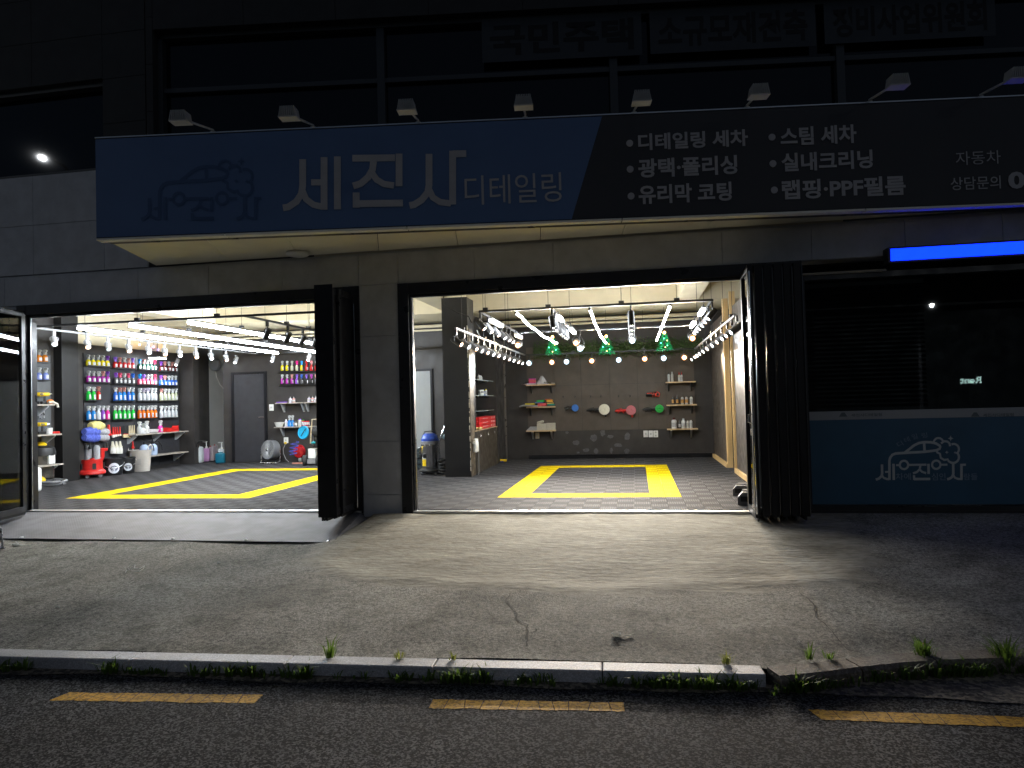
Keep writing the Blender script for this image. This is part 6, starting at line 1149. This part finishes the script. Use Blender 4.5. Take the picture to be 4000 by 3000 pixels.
# ---- glass wall rack above the cabinet
k9 = lambda x, y: (1800+x/5.53, 1380+y/5.53); RXK = -2.30
t = thing('glass_rack', 'wall rack with three glass shelves above the cabinet', 'rack', (RXK-.1, 5.2, 1.2)); yA, yB = 4.25, PX(-2.2, *k9(700, 600)).y
GLS = mat('greenish_shelf_glass', (.30, .34, .33), .08, spec=.6); zs9 = []
for (x, y) in ((500, 590), (510, 908), (510, 1225)):
    z = PX(-2.2, *k9(600, y)).z; zs9.append(z); mb = MB(); mb.bbox((-2.6, yA, z-.012), (-2.2, yB, z)); mb.build('glass_shelf', GLS, t, w=True)
for y in (yB-.02, yB-.35): mb = MB(); mb.bbox((-2.615, y-.012, zs9[2]-.25), (-2.58, y+.012, zs9[0]+.5)); mb.build('upright', GREYPL, t, w=True)
for z in zs9: 
    for y in (yB-.35, yA+.5): mb = MB(); mb.bbox((-2.6, y-.006, z-.05), (-2.24, y+.006, z-.0125)); mb.build('arm', CHROME, t, w=True)
for i, (x, yb, h, r, kd, c, cp, zi, nm) in enumerate(((390, 545, .13, .03, 'nozzle', 'white', 'white', 0, 'white nozzle bottle on the top glass shelf'), (437, 550, .105, .026, 'round', 'clear', 'white', 0, 'short clear bottle on the top glass shelf'), (512, 890, .10, .018, 'can', 'blue', 'yellow', 1, 'small blue can with yellow cap on the middle glass shelf'), (546, 885, .13, .022, 'can', 'white', 'yellow', 1, 'white can with pale yellow cap on the middle glass shelf'))):
    p = PX(-2.33, *k9(x, yb)); bottle((-2.33, p.y, zs9[zi]), h, r, kd, c, cp, nm)
p = PX(-2.33, *k9(440, 885)); t = thing('white_mug', 'white printed tub on the middle glass shelf', 'tub', (-2.33, p.y, zs9[1])); mb = MB(); mb.lathe([(.05, 0), (.055, .005), (.055, .11), (.05, .11), (.048, .01)], seg=18); mb.build('tub_body', WHITEPL, t, True); mb = MB(); mb.tube([(-.0, -.055, .09), (0, -.085, .08), (0, -.085, .04), (0, -.055, .03)], .008, 6); mb.build('handle', WHITEPL, t, True); mb = MB(); mb.lathe([(.0565, .05), (.0565, .085)], seg=18); mb.build('dark_print', GREYPL, t)
# water filter on the column
p = PX(-2.14, *k7(1385, 660)); t = thing('filter_unit', 'white twin filter unit with a drain tube on the column side', 'filter', p)
for dy in (-.05, .06): mb = MB(); mb.lathe([(.02, -.12), (.034, -.11), (.034, .05), (.03, .06), (.03, .11), (.02, .115)], (.04, dy, 0), 14); mb.build('filter_bowl', WHITEPL, t, True)
mb = MB(); mb.rbox((.03, 0, .045), (.06, .2, .05), .012); mb.build('filter_head', WHITEPL, t); mb = MB(); mb.tube([(.03, .1, .05), (.03, .22, .03), (.03, .25, -.1), (.03, .22, -.45), (.03, .17, -.62)], .008, 6); mb.build('drain_tube', GREYPL, t, True)
p = PZ(0, 1957, 1805); t = thing('yellow_clamp', 'small yellow clamp lying on the floor at the cabinet end', 'clamp', p); mb = MB(); mb.tube([(-.08, 0, .11), (-.06, 0, .05), (.02, 0, .03), (.12, 0, .03)], [.02, .03, .03, .025], 8); mb.build('clamp_jaw', YELLOWPL, t, True); mb = MB(); mb.box((-.02, 0, .01), (.16, .05, .02)); mb.build('clamp_foot', BLUE, t)
# ================================================================ RIGHT BAY: back wall
kb = lambda x, y: (1900+x/3.687, 1400+y/3.687); kr = lambda x, y: (2450+x/3.318, 1400+y/3.318)
DKB = mat('dark_bracket', (.03, .03, .03), .4)
shl = [back_shelf(*[1900+x/3.687 for x in (xa, xb)], 1400+y/3.687, .20, lb, [1900+x/3.687 for x in bk_], PINESHELF, .026, bh=.17, bm=bm_, grp='pine shelves of the right bay') for xa, xb, y, lb, bk_, bm_ in ((568, 980, 373, 'top left pine shelf with pink packs', (643, 928), DKB), (572, 985, 694, 'middle left pine shelf with coloured pads', (635, 934), DKB), (572, 990, 1036, 'bottom left pine shelf with folded towels', (665, 935), ALU))]
shr = [back_shelf(*[2450+x/3.318 for x in (xa, xb)], 1400+y/3.318, .20, lb, [2450+x/3.318 for x in bk_], PINESHELF, .026, bh=.17, bm=bm_, grp='pine shelves of the right bay') for xa, xb, y, lb, bk_, bm_ in ((502, 890, 298, 'top right pine shelf with four bottles', (535, 830), DKB), (512, 904, 597, 'middle right pine shelf with nozzle bottles', (553, 838), DKB), (520, 918, 910, 'bottom right pine shelf with white bottles', (570, 830), ALU))]
YS = BY-.12
def bX(x): return PY(YS, *kb(x, 600)).x
def rX(x): return PY(YS, *kr(x, 600)).x
z = shl[0][1]
for k in range(4): mb = MB(); mb.rbox((bX(668)+.005*(k % 2), YS, z+.042+.026*k), (.15, .13, .023), .008); single(mb, 'pink_pack', plastic([(.62, .05, .22), (.60, .10, .10), (.62, .08, .12), (.45, .05, .35)][k], .4), f'pink sponge pack, {ORD[k]} from the bottom of the pile on the top left shelf', 'sponge pack', group='pink sponge packs')
mb = MB(); mb.rbox((bX(655), YS, z+.014), (.2, .15, .026), .01); single(mb, 'lilac_pad', plastic((.45, .42, .55), .5, 'lilac_pad'), 'lilac pad under the pink packs', 'pad')
mb = MB(); rp = random.Random(2); pts = []
for a in range(7):
    for b_ in range(5):
        u, v = a/6, b_/4; hgt = .17*math.exp(-((u-.45)**2)*9)*(1-.4*abs(v-.5))+.02; pts.append(Vector((bX(735)+(bX(900)-bX(735))*u+rp.uniform(-.01, .01), YS-.08+.16*v, z+max(.004, hgt*rp.uniform(.75, 1.1)*(0 if b_ in (0, 4) else 1)))))
mb.add(pts, [(a*5+b_, a*5+b_+1, (a+1)*5+b_+1, (a+1)*5+b_) for a in range(6) for b_ in range(4)]); single(mb, 'plastic_bag', mat('grey_plastic_bag', (.40, .38, .40), .2), 'crumpled grey plastic bag on the top left shelf', 'bag')
mb = MB(); mb.tube([(bX(520), YS-.05, z+.012), (bX(700), YS-.06, z+.012)], .012, 6); single(mb, 'steel_rod', STEEL, 'steel rod sticking out left of the top left shelf', 'rod', smooth=True); mb = MB(); mb.tube([(bX(845), YS-.07, z+.04), (bX(1000), YS-.06, z+.012)], .011, 6); single(mb, 'steel_scraper', STEEL, 'slim scraper sticking out right of the top left shelf', 'scraper', smooth=True)
z = shl[1][1]
for i, (x0, x1, y0, y1, c, nm) in enumerate(((560, 697, 645, 676, (.70, .55, .04), 'yellow'), (727, 835, 600, 628, (.03, .42, .08), 'green'), (870, 952, 592, 627, (.70, .36, .06), 'orange'), (697, 815, 628, 645, (.10, .22, .40), 'blue'), (735, 860, 645, 691, (.62, .09, .10), 'red'), (870, 962, 635, 657, (.62, .45, .15), 'sand coloured'), (870, 975, 657, 680, (.02, .28, .26), 'teal'), (835, 925, 583, 600, (.45, .07, .07), 'dark red'))):
    a, b = PY(YS-.02*i, *kb(x0, y1)), PY(YS-.02*i, *kb(x1, y0)); mb = MB(); mb.rbox(((a.x+b.x)/2, YS-.01*(i % 3), (a.z+b.z)/2), (b.x-a.x, .14, b.z-a.z), .014); single(mb, 'polishing_pad', mat('foam_'+nm.replace(' ', '_'), c, .9, var=(60, .2), bump=(150, .4, .004)), f'{nm} foam pad on the middle left pine shelf', 'pad', group='foam pads')
mb = MB(); mb.tube([PY(YS-.1, *kb(475, 695)), PY(YS-.1, *kb(530, 680)), PY(YS-.1, *kb(640, 682)), PY(YS-.1, *kb(740, 688))], [.014, .02, .022, .016], 8); single(mb, 'grey_tool', GREYPL, 'grey handled tool sticking out left of the middle left shelf', 'tool', smooth=True)
z = shl[2][1]
def towel(x0, x1, zc, h, label, k):
    a, b = bX(x0), bX(x1); mb = MB(); mb.rbox(((a+b)/2, YS-.005*k, zc+h/2), (b-a, .16, h-.002), h*.42, seg=2); single(mb, 'folded_towel', CLOTH, label, 'towel', smooth=True, group='folded towels')
for k in range(6): towel(722, 852, z+.024*k, .024, f'cream towel, {ORD[k]} from the bottom of the middle pile', k)
for k in range(6): towel(852, 985, z+.0255*k, .0255, f'cream towel, {ORD[k]} from the bottom of the right pile', k)
a = bX(770); mb = MB(); mb.rbox((a, YS, z+.175), (.15, .13, .055), .025, Matrix.Rotation(-.25, 3, 'Y')); single(mb, 'folded_towel', CLOTH, 'rolled cream towel tilted on top of the middle pile', 'towel', smooth=True)
for k in range(3): mb = MB(); mb.rbox((bX(655)+.01*k, YS, z+.014+.026*k), (.22-.03*k, .17, .025), .01, Matrix.Rotation(.06*(k-1), 3, 'Z')); single(mb, 'grey_cloth', FURG, f'grey cloth, {ORD[k]} from the bottom of the left pile', 'cloth', group='grey cloths on the bottom left shelf')
plate(*[1900+x/3.687 for x in (708, 762)], *[1400+y/3.687 for y in (1068, 1155)], 'cream outlet under the towel shelf', sock=2, m=mat('cream_outlet', (.58, .50, .34), .5))
for i, (xa, xb) in enumerate(((212, 268), (278, 332), (340, 398))): plate(*[2450+x/3.318 for x in (xa, xb)], *[1400+y/3.318 for y in (935, 1022)], f'white outlet, {ORD[i]} of three in a row under the green polisher', sock=2 if i == 2 else 1, grp='row of three outlets', y=BY-.001)
for i, (x, h, r, kd, c, cp, lab) in enumerate(((550, .20, .026, 'round', 'grey', 'black', None), (594, .215, .026, 'round', 'clear', 'grey', None), (685, .215, .026, 'nozzle', 'cream', 'red', LABELW), (717, .215, .024, 'nozzle', 'white', 'red', LABELW))): bottle((rX(x), YS, shr[0][1]), h, r, kd, c, cp, ['white bottle with black cap at the left of the top right shelf', 'clear bottle second on the top right shelf', 'cream bottle with red tip, left of the pair', 'white bottle with red tip, right of the pair'][i], 'bottles on the top right pine shelf', lab=lab)
ORL = mat('orange_round_label', (.42, .22, .06), .5, var=(40, .4))
for i, x in enumerate((593, 650, 717, 770, 832)): bottle((rX(x), YS, shr[1][1]), .225, .031 if i > 1 else .026, 'nozzle', ['smoke', 'smoke', 'grey', 'grey', 'white'][i], 'smoke', f'{["dark", "dark slim", "grey", "grey", "pale"][i]} nozzle bottle, {ORD[i]} from the left on the middle right shelf', 'nozzle bottles on the middle right pine shelf', lab=ORL if i < 4 else LABELW)
for i, (x, h, r, kd, c, cp) in enumerate(((600, .225, .054, 'round', 'white', 'brown'), (672, .21, .028, 'nozzle', 'smoke', 'smoke'), (722, .215, .044, 'round', 'white', 'clear'), (776, .16, .027, 'can', 'white', 'white'), (818, .165, .031, 'can', 'white', 'white'))): bottle((rX(x), YS, shr[2][1]), h, r, kd, c, cp, ['big white bottle with printed label on the bottom right shelf', 'dark slim bottle on the bottom right shelf', 'white round shouldered bottle on the bottom right shelf', 'narrow white canister on the bottom right shelf', 'last white canister on the bottom right shelf'][i], 'bottles on the bottom right pine shelf', lab=mat('grey_printed_label', (.40, .40, .40), .5, var=(90, .6)) if i == 0 else LABELW)
# ---- polishers hung on the wall
def polisher(cx, cy, rp, hx, kf, pad, body, label, tag_col=None, down=True):
    c = PY(BY-.12, *kf(cx, cy)); R = abs(PY(BY-.12, *kf(cx+rp, cy)).x-c.x); h = PY(BY-.10, *kf(hx+(cx-hx)*.12, cy+12)); t = thing('polisher', label, 'polisher', (c.x, BY, c.z), 0, 'polishers hung on the rear wall')
    mb = MB(); mb.lathe([(R*.85, .0), (R, .012), (R, .035), (R*.92, .045), (R*.25, .046), (R*.2, .036), (.001, .035)], c+Vector((0, .03, 0)), 28, axis=(0, -1, 0)); mb.build('foam_pad', pad, t, True, w=True)
    mb = MB(); mb.lathe([(R*.5, 0), (R*.6, .05), (R*.62, .08)], c+Vector((0, .09, 0)), 18, axis=(0, -1, 0)); mb.build('gear_head', body, t, True, w=True)
    d = h-c; mb = MB(); mb.tube([c+Vector((0, .05, 0)), c+d*.45+Vector((0, .045, 0)), c+d*.75+Vector((0, .05, 0)), h+Vector((0, .05, 0))], [R*.42, R*.30, R*.22, R*.15], 12); mb.build('motor_handle', body, t, True, w=True)
    if down: mb = MB(); mb.tube([c+Vector((.02, .06, -R*.7)), c+Vector((.02, .05, -R*1.45))], .022, 8); mb.build('side_grip', body, t, True, w=True)
    mb = MB(); m_ = c+d*.6; mb.tube([h+Vector((0, .04, 0)), m_+Vector((-.1, .05, .02)), m_+Vector((0, -.01, .05)), m_+Vector((.06, -.03, -.06)), m_+Vector((-.03, -.02, .04)), m_+Vector((-.08, .0, -.05)), m_+Vector((.05, -.02, .03))], .008, 6); mb.build('wrapped_cord', tag_col or RUBBER, t, True, w=True)
    mb = MB(); mb.box((c.x+d.x*.3, BY-.03, c.z-.02), (.05, .05, .02)); mb.build('wall_hook', GREYPL, t, w=True)
def foam(n, c): return mat('foam_'+n, c, .9, var=(80, .15), bump=(180, .4, .004))
polisher(1277, 714, 51, 1110, kb, foam('pad_blue', (.06, .18, .52)), GREYPL, 'small polisher with blue pad on the rear wall', down=False)
polisher(1697, 735, 79, 1405, kb, foam('pad_cream', (.66, .63, .52)), BLACKPL, 'polisher with large cream pad on the rear wall')
polisher(2082, 747, 72, 1820, kb, foam('pad_rose', (.50, .16, .18)), RED, 'red polisher with dusky pink pad on the rear wall', RED)
polisher(418, 653, 55, 165, kr, foam('pad_green', (.03, .38, .07)), BLACKPL, 'black polisher with green pad and tangled cord', down=False)
c = PY(BY-.06, *kr(330, 468)); t = thing('mini_polisher', 'small tool wrapped in red cord above the green polisher', 'polisher', (c.x, BY, c.z)); mb = MB(); mb.tube([PY(BY-.06, *kr(240, 470)), PY(BY-.06, *kr(330, 468)), PY(BY-.06, *kr(400, 460))], [.035, .045, .05], 10); mb.build('tool_body', BLACKPL, t, True, w=True)
mb = MB(); mb.tube([PY(BY-.11, *kr(*p)) for p in ((255, 455), (320, 450), (330, 500), (345, 440), (360, 495), (390, 430), (420, 455), (410, 492), (370, 485), (360, 450))], .010, 6); mb.build('red_cord', plastic((.70, .06, .03), .45, 'red_cord'), t, True, w=True); mb = MB(); mb.box((c.x, BY-.02, c.z), (.04, .035, .03)); mb.build('wall_hook', GREYPL, t, w=True)
for i, (x, y) in enumerate(((1107, 560), (1278, 558), (1500, 555), (1650, 552), (1905, 550), (2070, 547))):
    c = PY(BY-.02, *kb(x, y)); mb = MB(); mb.cyl(c+Vector((0, .005, 0)), c+Vector((0, -.05, 0)), .012); mb.cyl(c+Vector((0, -.045, 0)), c+Vector((0, -.052, .03)), .010); single(mb, 'wall_hook', BLACKPL, f'empty black hook, {ORD[i]} from the left above the polishers', 'hook', group='empty hooks above the polishers')
# ---- artificial hedge band and little glowing trees
h0, h1_ = PY(BY-.05, 2085, 1400), PY(BY-.05, 2745, 1318); rg = random.Random(8)
GRN = mat('artificial_leaf', (.045, .085, .02), .7, var=(25, .5)); mb = MB()
for i in range(5200):
    x = rg.uniform(h0.x, h1_.x); z = rg.gauss((h0.z+h1_.z)/2, (h1_.z-h0.z)*.27); z = max(h0.z-.1, min(h1_.z+.06, z)); c = Vector((x, BY-.02-rg.uniform(0, .07), z)); u = Vector((rg.uniform(-1, 1), rg.uniform(-.6, .2), rg.uniform(-1, 1))).normalized()*rg.uniform(.014, .026); v = u.cross(Vector((rg.uniform(-.4, .4), -1, rg.uniform(-.4, .4)))).normalized()*.009
    mb.add([c-u, c+v, c+u, c-v], [(0, 1, 2, 3)])
o = single(mb, 'artificial_hedge', GRN, 'band of artificial green leaves high on the rear wall', 'hedge'); o['kind'] = 'stuff'
TINS = mat('self_lit_green_tinsel', (.01, .28, .08), .25, .5, emit=((.0, .8, .25), .22)); BULBW = mat('lit_amber_bulb', (.9, .5, .1), .3, emit=((1, .5, .12), 5, 1)); BULBG = mat('lit_green_bulb', (.1, .9, .4), .3, emit=((.1, 1, .45), 5, 1))  # tinsel emits faintly itself, standing in for the glow of its bulbs
for i, (px, py) in enumerate(((2160, 1352), (2370, 1350), (2597, 1335))):
    b = PY(6.3, px, py+30); tp = PY(6.3, px, py-36); t = thing('glowing_tree', f'{["left", "middle", "right"][i]} little green tinsel tree with amber tip', 'ornament', b, 0, 'little glowing trees'); H = tp.z-b.z
    mb = MB()
    for k in range(420):
        zz = rg.random()**1.3; rr = .13*(1-zz)+.01; a = rg.uniform(0, 6.28); c = Vector((rr*math.cos(a), rr*math.sin(a), H*zz)); u = Vector((math.cos(a), math.sin(a), rg.uniform(-.8, .1)))*rg.uniform(.02, .045); v = Vector((-math.sin(a), math.cos(a), 0))*.006; mb.add([c, c+u+v, c+u-v], [(0, 1, 2)])
    o = mb.build('tinsel', TINS, t); o['kind'] = 'stuff'
    mb = MB(); mb.cyl((0, 0, -.02), (0, 0, H), .008); mb.build('stem', BLACKPL, t); mb = MB(); mb.cyl((0, 0, H), (0, 0, 3.09-b.z), .003, seg=5); mb.build('hanging_string', BLACKPL, t)
    mb = MB(); mb.ball((0, 0, H), .028); mb.build('tip_bulb', BULBW, t, True)
    for k in range(5): a = k*2.4-1.5; zz = .1+.14*k; mb = MB(); mb.ball((.12*(1-zz)*math.cos(a), .12*(1-zz)*math.sin(a)-.02, H*zz), .008, 6, 4); mb.build('bulb', BULBG if k % 3 else BULBW, t)
# ---- right side: chocks, plank, green sheet
GREYB = mat('grey_rubber_block', (.14, .14, .145), .55, var=(10, .15))
for i, (px, py, w_, h_) in enumerate(((2885, 1935, .19, .13), (2912, 1972, .22, .15))):
    p = PZ(0, px, py); t = thing('wheel_chock', ['rear grey rubber wheel block by the folded doors', 'front grey rubber wheel block by the folded doors'][i], 'wheel block', (p.x+.05, p.y+.1, 0), -.2, 'grey rubber wheel blocks')
    mb = MB(); mb.prism([(-w_/2, -.16, 0), (w_/2, -.16, 0), (w_/2, -.16, h_*.9), (w_*.3, -.16, h_), (-w_*.25, -.16, h_), (-w_/2, -.16, h_*.6)], (0, .32, 0)); mb.build('block', GREYB, t); mb = MB(); mb.rbox((0, -.01, h_+.004), (w_*.6, .10, .012), .004); mb.build('tread_pad', RUBBER, t)
    mb = MB(); mb.box((-w_*.1, -.165, h_*.5), (w_*.5, .012, h_*.4)); mb.build('grip_recess', RUBBER, t)
p0, p1 = PX(RX+.12, 2870, 1822), PX(RX+.10, 2884, 1730); t = thing('leaning_plank', 'pine plank leaning in the gap of the right partition', 'plank', (RX+.3, 4.4, 0)); mb = MB(); mb.prism([(RX+.12, 4.25, 0), (RX+.12, 4.33, 0), (RX+.12, 4.12, 1.35), (RX+.12, 4.04, 1.35)], (.03, 0, 0)); mb.build('plank', PINE, t, w=True)
mb = MB(); mb.bbox((RX+.2, 4.3, .75), (RX+.24, 4.6, 1.15)); single(mb, 'green_sheet', mat('dull_green_sheet', (.04, .07, .035), .6), 'dull green sheet standing in the partition gap', 'sheet')
# ---- string lights and wall rail bits in the left bay
for i, (px, py, m_) in enumerate(((545, 1346, BULBW), (640, 1354, BULBW), (600, 1355, mat('lit_pink_bulb', (.8, .2, .4), .3, emit=((1, .2, .4), 3, 1))), (617, 1366, mat('lit_violet_bulb', (.3, .2, .8), .3, emit=((.25, .2, 1), 2, 1))))):
    c = PX(LX+.12, px, py); t = thing('star_bulb', f'{["amber", "amber", "pink", "violet"][i]} string bulb, {ORD[i]} above the bottle wall', 'bulb', c, 0, 'string bulbs above the bottle wall'); mb = MB(); mb.ball((0, 0, 0), .022, 8, 5); mb.build('glow', m_, t, True); mb = MB(); mb.cyl((0, 0, .02), (0, 0, .3), .003, seg=5); mb.build('wire', BLACKPL, t)
# hanging cords at the right bay
mb = MB(); mb.tube([PY(1.6, *p) for p in ((1732, 1135), (1733, 1190), (1785, 1220), (1830, 1236), (1842, 1260))], .008, 6); single(mb, 'ceiling_cable', RUBBER, 'dark cable drooping from the ceiling to the column top', 'cable', smooth=True)
mb = MB(); mb.tube([PY(3.0, *p) for p in ((1862, 1290), (1885, 1330), (1905, 1360), (1945, 1380), (1955, 1355), (1930, 1330), (1928, 1300))], .008, 6); single(mb, 'lamp_cable', WHITEPL, 'pale loop of cable between the left rails', 'cable', smooth=True)
# ================================================================ STREET SIDE
rg = random.Random(21)
def leafmat(name, col):
    m = mat(name, col, .6, var=(14, .5)); nt = m.node_tree; L = nt.links; b = nt.nodes['Principled BSDF']; tl = nd(nt, 'ShaderNodeBsdfTranslucent'); tl.inputs[0].default_value = (min(.8, col[0]*1.3), min(.8, col[1]*1.3), min(.8, col[2]*1.1), 1); mx = nd(nt, 'ShaderNodeMixShader'); mx.inputs[0].default_value = .5
    L.new(b.outputs[0], mx.inputs[1]); L.new(tl.outputs[0], mx.inputs[2]); L.new(mx.outputs[0], nt.nodes['Material Output'].inputs[0]); return m
GRASS = leafmat('kerb_grass', (.105, .175, .032)); GRASS2 = leafmat('dry_grass', (.22, .24, .07))
def blades(mb, c, n, h, sp):
    for _ in range(n):
        a = rg.uniform(0, 6.28); d = Vector((math.cos(a), math.sin(a), 0)); b0 = c+d*rg.uniform(0, sp*.6); hh = h*rg.uniform(.45, 1.1); ln = hh*rg.uniform(.3, .9); w_ = Vector((-d.y, d.x, 0))*rg.uniform(.003, .007)
        p1 = b0+d*ln*.35+Vector((0, 0, hh*.65)); p2 = b0+d*ln+Vector((0, 0, hh*rg.uniform(.7, 1)))
        mb.add([b0-w_, b0+w_, p1+w_*.8, p1-w_*.8, p2], [(0, 1, 2, 3), (3, 2, 4)])
mb = MB()
spans = [(-3.7, -3.2, 1), (-2.7, -1.9, 1), (-1.85, -1.3, .9), (-1.2, -.95, .5), (-.85, -.55, .6), (-.6, -.2, .9), (-.15, .15, .7), (.2, .45, .4), (.45, 1.0, .9), (1.0, 1.35, .8), (1.35, 1.8, .9), (1.8, 2.3, .6), (2.3, 3.2, 1), (-5.2, -4.0, .8)]
for a, b, dn in spans:
    for i in range(int((b-a)*95*dn)):
        x = rg.uniform(a, b); y = edge_y(x)-.155-rg.uniform(0, .04); pt = .5+.5*math.sin(x*9.1+1.7*math.sin(x*4.3))
        if rg.random() < pt*.9+.3: blades(mb, Vector((x, y, road_z+.01)), 7, rg.uniform(.03, .075)+.05*pt*rg.random(), .05)
o = single(mb, 'grass', GRASS, 'weeds and grass growing along the foot of the kerb', 'grass'); o['kind'] = 'stuff'
for i, (px, py, n, h, lb) in enumerate(((1290, 2565, 26, .12, 'tall weed spilling over the kerb near its left third'), (1560, 2572, 14, .05, 'small grass tuft behind the kerb, left of the crack'), (1770, 2575, 12, .05, 'pale grass tuft at the kerb near the crack'), (2840, 2590, 34, .07, 'bushy tuft on the last granite kerb stone'), (3165, 2575, 16, .09, 'upright weed on the brown kerb'), (3240, 2575, 16, .06, 'low weed on the brown kerb, right of the upright one'), (3610, 2560, 60, .10, 'bright green fern-like weed on the brown kerb'), (3930, 2600, 120, .16, 'large leafy weed clump at the right edge'))):
    c = PZ(-.275 if i < 7 else -.33, px, py); mb = MB(); blades(mb, c, n, h, .05 if i < 6 else .10); single(mb, 'weed_tuft', GRASS2 if i in (1, 2, 3) else GRASS, lb, 'weed', group='weeds by the kerb')
# litter
LIT = leafmat('white_litter', (.75, .74, .70))
def paper(px, py, s, label, tail=False, seed=1):
    c = gpt(px, py, .0); r_ = random.Random(seed); mb = MB(); mb.ball((0, 0, s*.5), s, 9, 6, (1.2, .8, .6))
    for i, v in enumerate(mb.v): mb.v[i] = v*r_.uniform(.75, 1.2)+Vector((0, 0, .002))
    if tail: mb.tube([(s*.8, 0, .008), (s*2.2, -.01, .01), (s*3.6, .012, .008), (s*4.6, .03, .012)], [s*.3, s*.16, s*.2, s*.08], 6)
    mb.v = [v+c for v in mb.v]; single(mb, 'crumpled_paper', LIT, label, 'litter', c)
paper(2408, 2486, .024, 'crumpled white paper with a twisted tail on the forecourt', True, 3); paper(225, 2376, .016, 'small pale scrap on the left of the forecourt', False, 5); paper(855, 2203, .016, 'folded white scrap below the ramp', False, 7); paper(60, 2130, .035, 'white crumpled scrap at the foot of the glass door', True, 9)
for i, (px, py) in enumerate(((940, 2215), (965, 2328), (1185, 2325), (1760, 2470), (2095, 2465), (3120, 2505), (2850, 2420), (1870, 2368), (1300, 2310), (105, 2275))): paper(px, py, .0065, f'tiny white speck of litter, {ORD[i]} on the forecourt', seed=11+i)
mb = MB(); pts = [gpt(490+x/4, 2200+y/4, .006) for x, y in ((0, 170), (20, 130), (60, 130), (120, 150), (220, 150), (280, 110), (300, 60), (220, 110), (140, 100), (150, 40), (80, 45), (30, 80), (60, 120))]; mb.tube(pts, .0035, 5); single(mb, 'white_string', LIT, 'tangled white string on the forecourt before the ramp', 'string')
# foot of a board standing by the glass door
p = gpt(10, 2140, 0); t = thing('sign_stand', 'steel foot of a board stand cut by the left edge', 'stand', p); mb = MB(); mb.tube([p+Vector((.0, 0, .01)), p+Vector((-.02, 0, .22))], .012, 8); mb.build('leg', STEEL, t, True, w=True); mb = MB(); mb.tube([p+Vector((-.2, .02, .01)), p+Vector((.05, -.02, .01))], .012, 8); mb.build('foot', STEEL, t, True, w=True)
# across the street: street lamps and a lit sign, mirrored in the dark windows
POLE = mat('lamp_pole_paint', (.12, .12, .13), .5); LAMPL = mat('street_lamp_lens', (.9, .9, .85), .3, emit=((1, .93, .75), 12, 1))
def street_lamp(x, y, h, label, power, dirx=1):
    t = thing('street_lamp', label, 'street lamp', (x, y, -.3), 0, 'street lamps across the road')
    mb = MB(); mb.tube([(0, 0, 0), (0, 0, h-.4), (.0, .3, h), (0, 1.2, h+.1)], [.09, .06, .05, .04], 10); mb.build('pole', POLE, t, True); mb = MB(); mb.rbox((0, 1.4, h+.1), (.25, .6, .1), .03); mb.build('lamp_head', POLE, t); mb = MB(); mb.rbox((0, 1.42, h+.04), (.11, .22, .03), .01); mb.build('lens', LAMPL, t)
    l = bpy.data.lights.new('street_light', 'SPOT'); l.energy = power; l.spot_size = rad(150); l.spot_blend = .8; l.color = (.92, .96, 1); l.shadow_soft_size = .05; lo = bpy.data.objects.new('street_light', l); COL.objects.link(lo); lo.parent = t; lo.location = (0, 1.42, h-.02); lo.rotation_euler = (rad(25), 0, 0)
def mirrored(px, py, planeY, dist):
    d = ray(px, py); q = CAM+d*((planeY-CAM.y)/d.y); return q+Vector((d.x, -d.y, d.z)).normalized()*dist
m1 = mirrored(165, 615, .2, 22); m2 = mirrored(3640, 1192, .05, 24)
street_lamp(m1.x, m1.y-1.42, m1.z+.3, 'street lamp across the road, mirrored in the upper left window', STREET_W); street_lamp(m2.x, m2.y-1.42, m2.z+.3, 'street lamp across the road, mirrored in the office glass', STREET_W)
m3 = mirrored(3792, 1487, .05, 30); t = thing('lit_sign', 'lit shop sign across the road, mirrored in the office glass', 'sign', (m3.x, m3.y, -.3)); mb = MB(); mb.bbox((m3.x-.9, m3.y-.1, m3.z-.3), (m3.x+.9, m3.y-.005, m3.z+.3)); mb.build('sign_panel', BLACKPL, t, w=True); mb = MB(); mb.cyl((m3.x, m3.y-.05, -.3), (m3.x, m3.y-.05, m3.z-.3), .06); mb.build('post', POLE, t, w=True)
lettering('Rent', Vector((m3.x+.45, m3.y, m3.z-.13)), Vector((-1, 0, 0)), Vector((0, 0, 1)), .9, .3, Vector((0, .002, 0)), mat('lit_letters', (.8, .9, .85), .4, emit=((.65, 1, .92), 1.2, 1)), t)

# unseen houses added across the street to block the low sky in reflections
HOUSE = mat('dark_render_wall', (.05, .05, .05), .9, var=(1, .2)); HROOF = mat('dark_roof', (.03, .03, .03), .8)
for i, (xa, xb, h, nf) in enumerate(((-34, -12, 8.5, 2), (-11, 9, 10.5, 3), (10, 36, 9.0, 2))):
    t = thing('sky_block_house', f'{["left", "middle", "right"][i]} added house across the road, blocking the low sky from the windows', 'house', ((xa+xb)/2, -44, -.3), 0, 'added houses blocking the low sky')
    mb = MB(); mb.bbox((xa, -50, -.3), (xb, -44, h)); hw = mb.build('wall', HOUSE, t, w=True)
    mb = MB(); mb.bbox((xa-.3, -50.3, h+.01), (xb+.3, -43.7, h+.4)); mb.build('roof', HROOF, t, w=True)
    for f in range(nf):
        for k in range(int((xb-xa)/4)):
            x = xa+2+4*k; mb = MB(); mb.bbox((x-.7, -43.99, 1.0+3.2*f), (x+.7, -43.95, 2.4+3.2*f)); mb.build('window', DARKGLASS2, hw, w=True)
mb = MB(); mb.bbox((-60, -44, -.42), (60, -20.01, -.32)); o = mb.build('far_ground', OLDKERB); struct(o, 'bare ground before the houses across the road', 'ground')
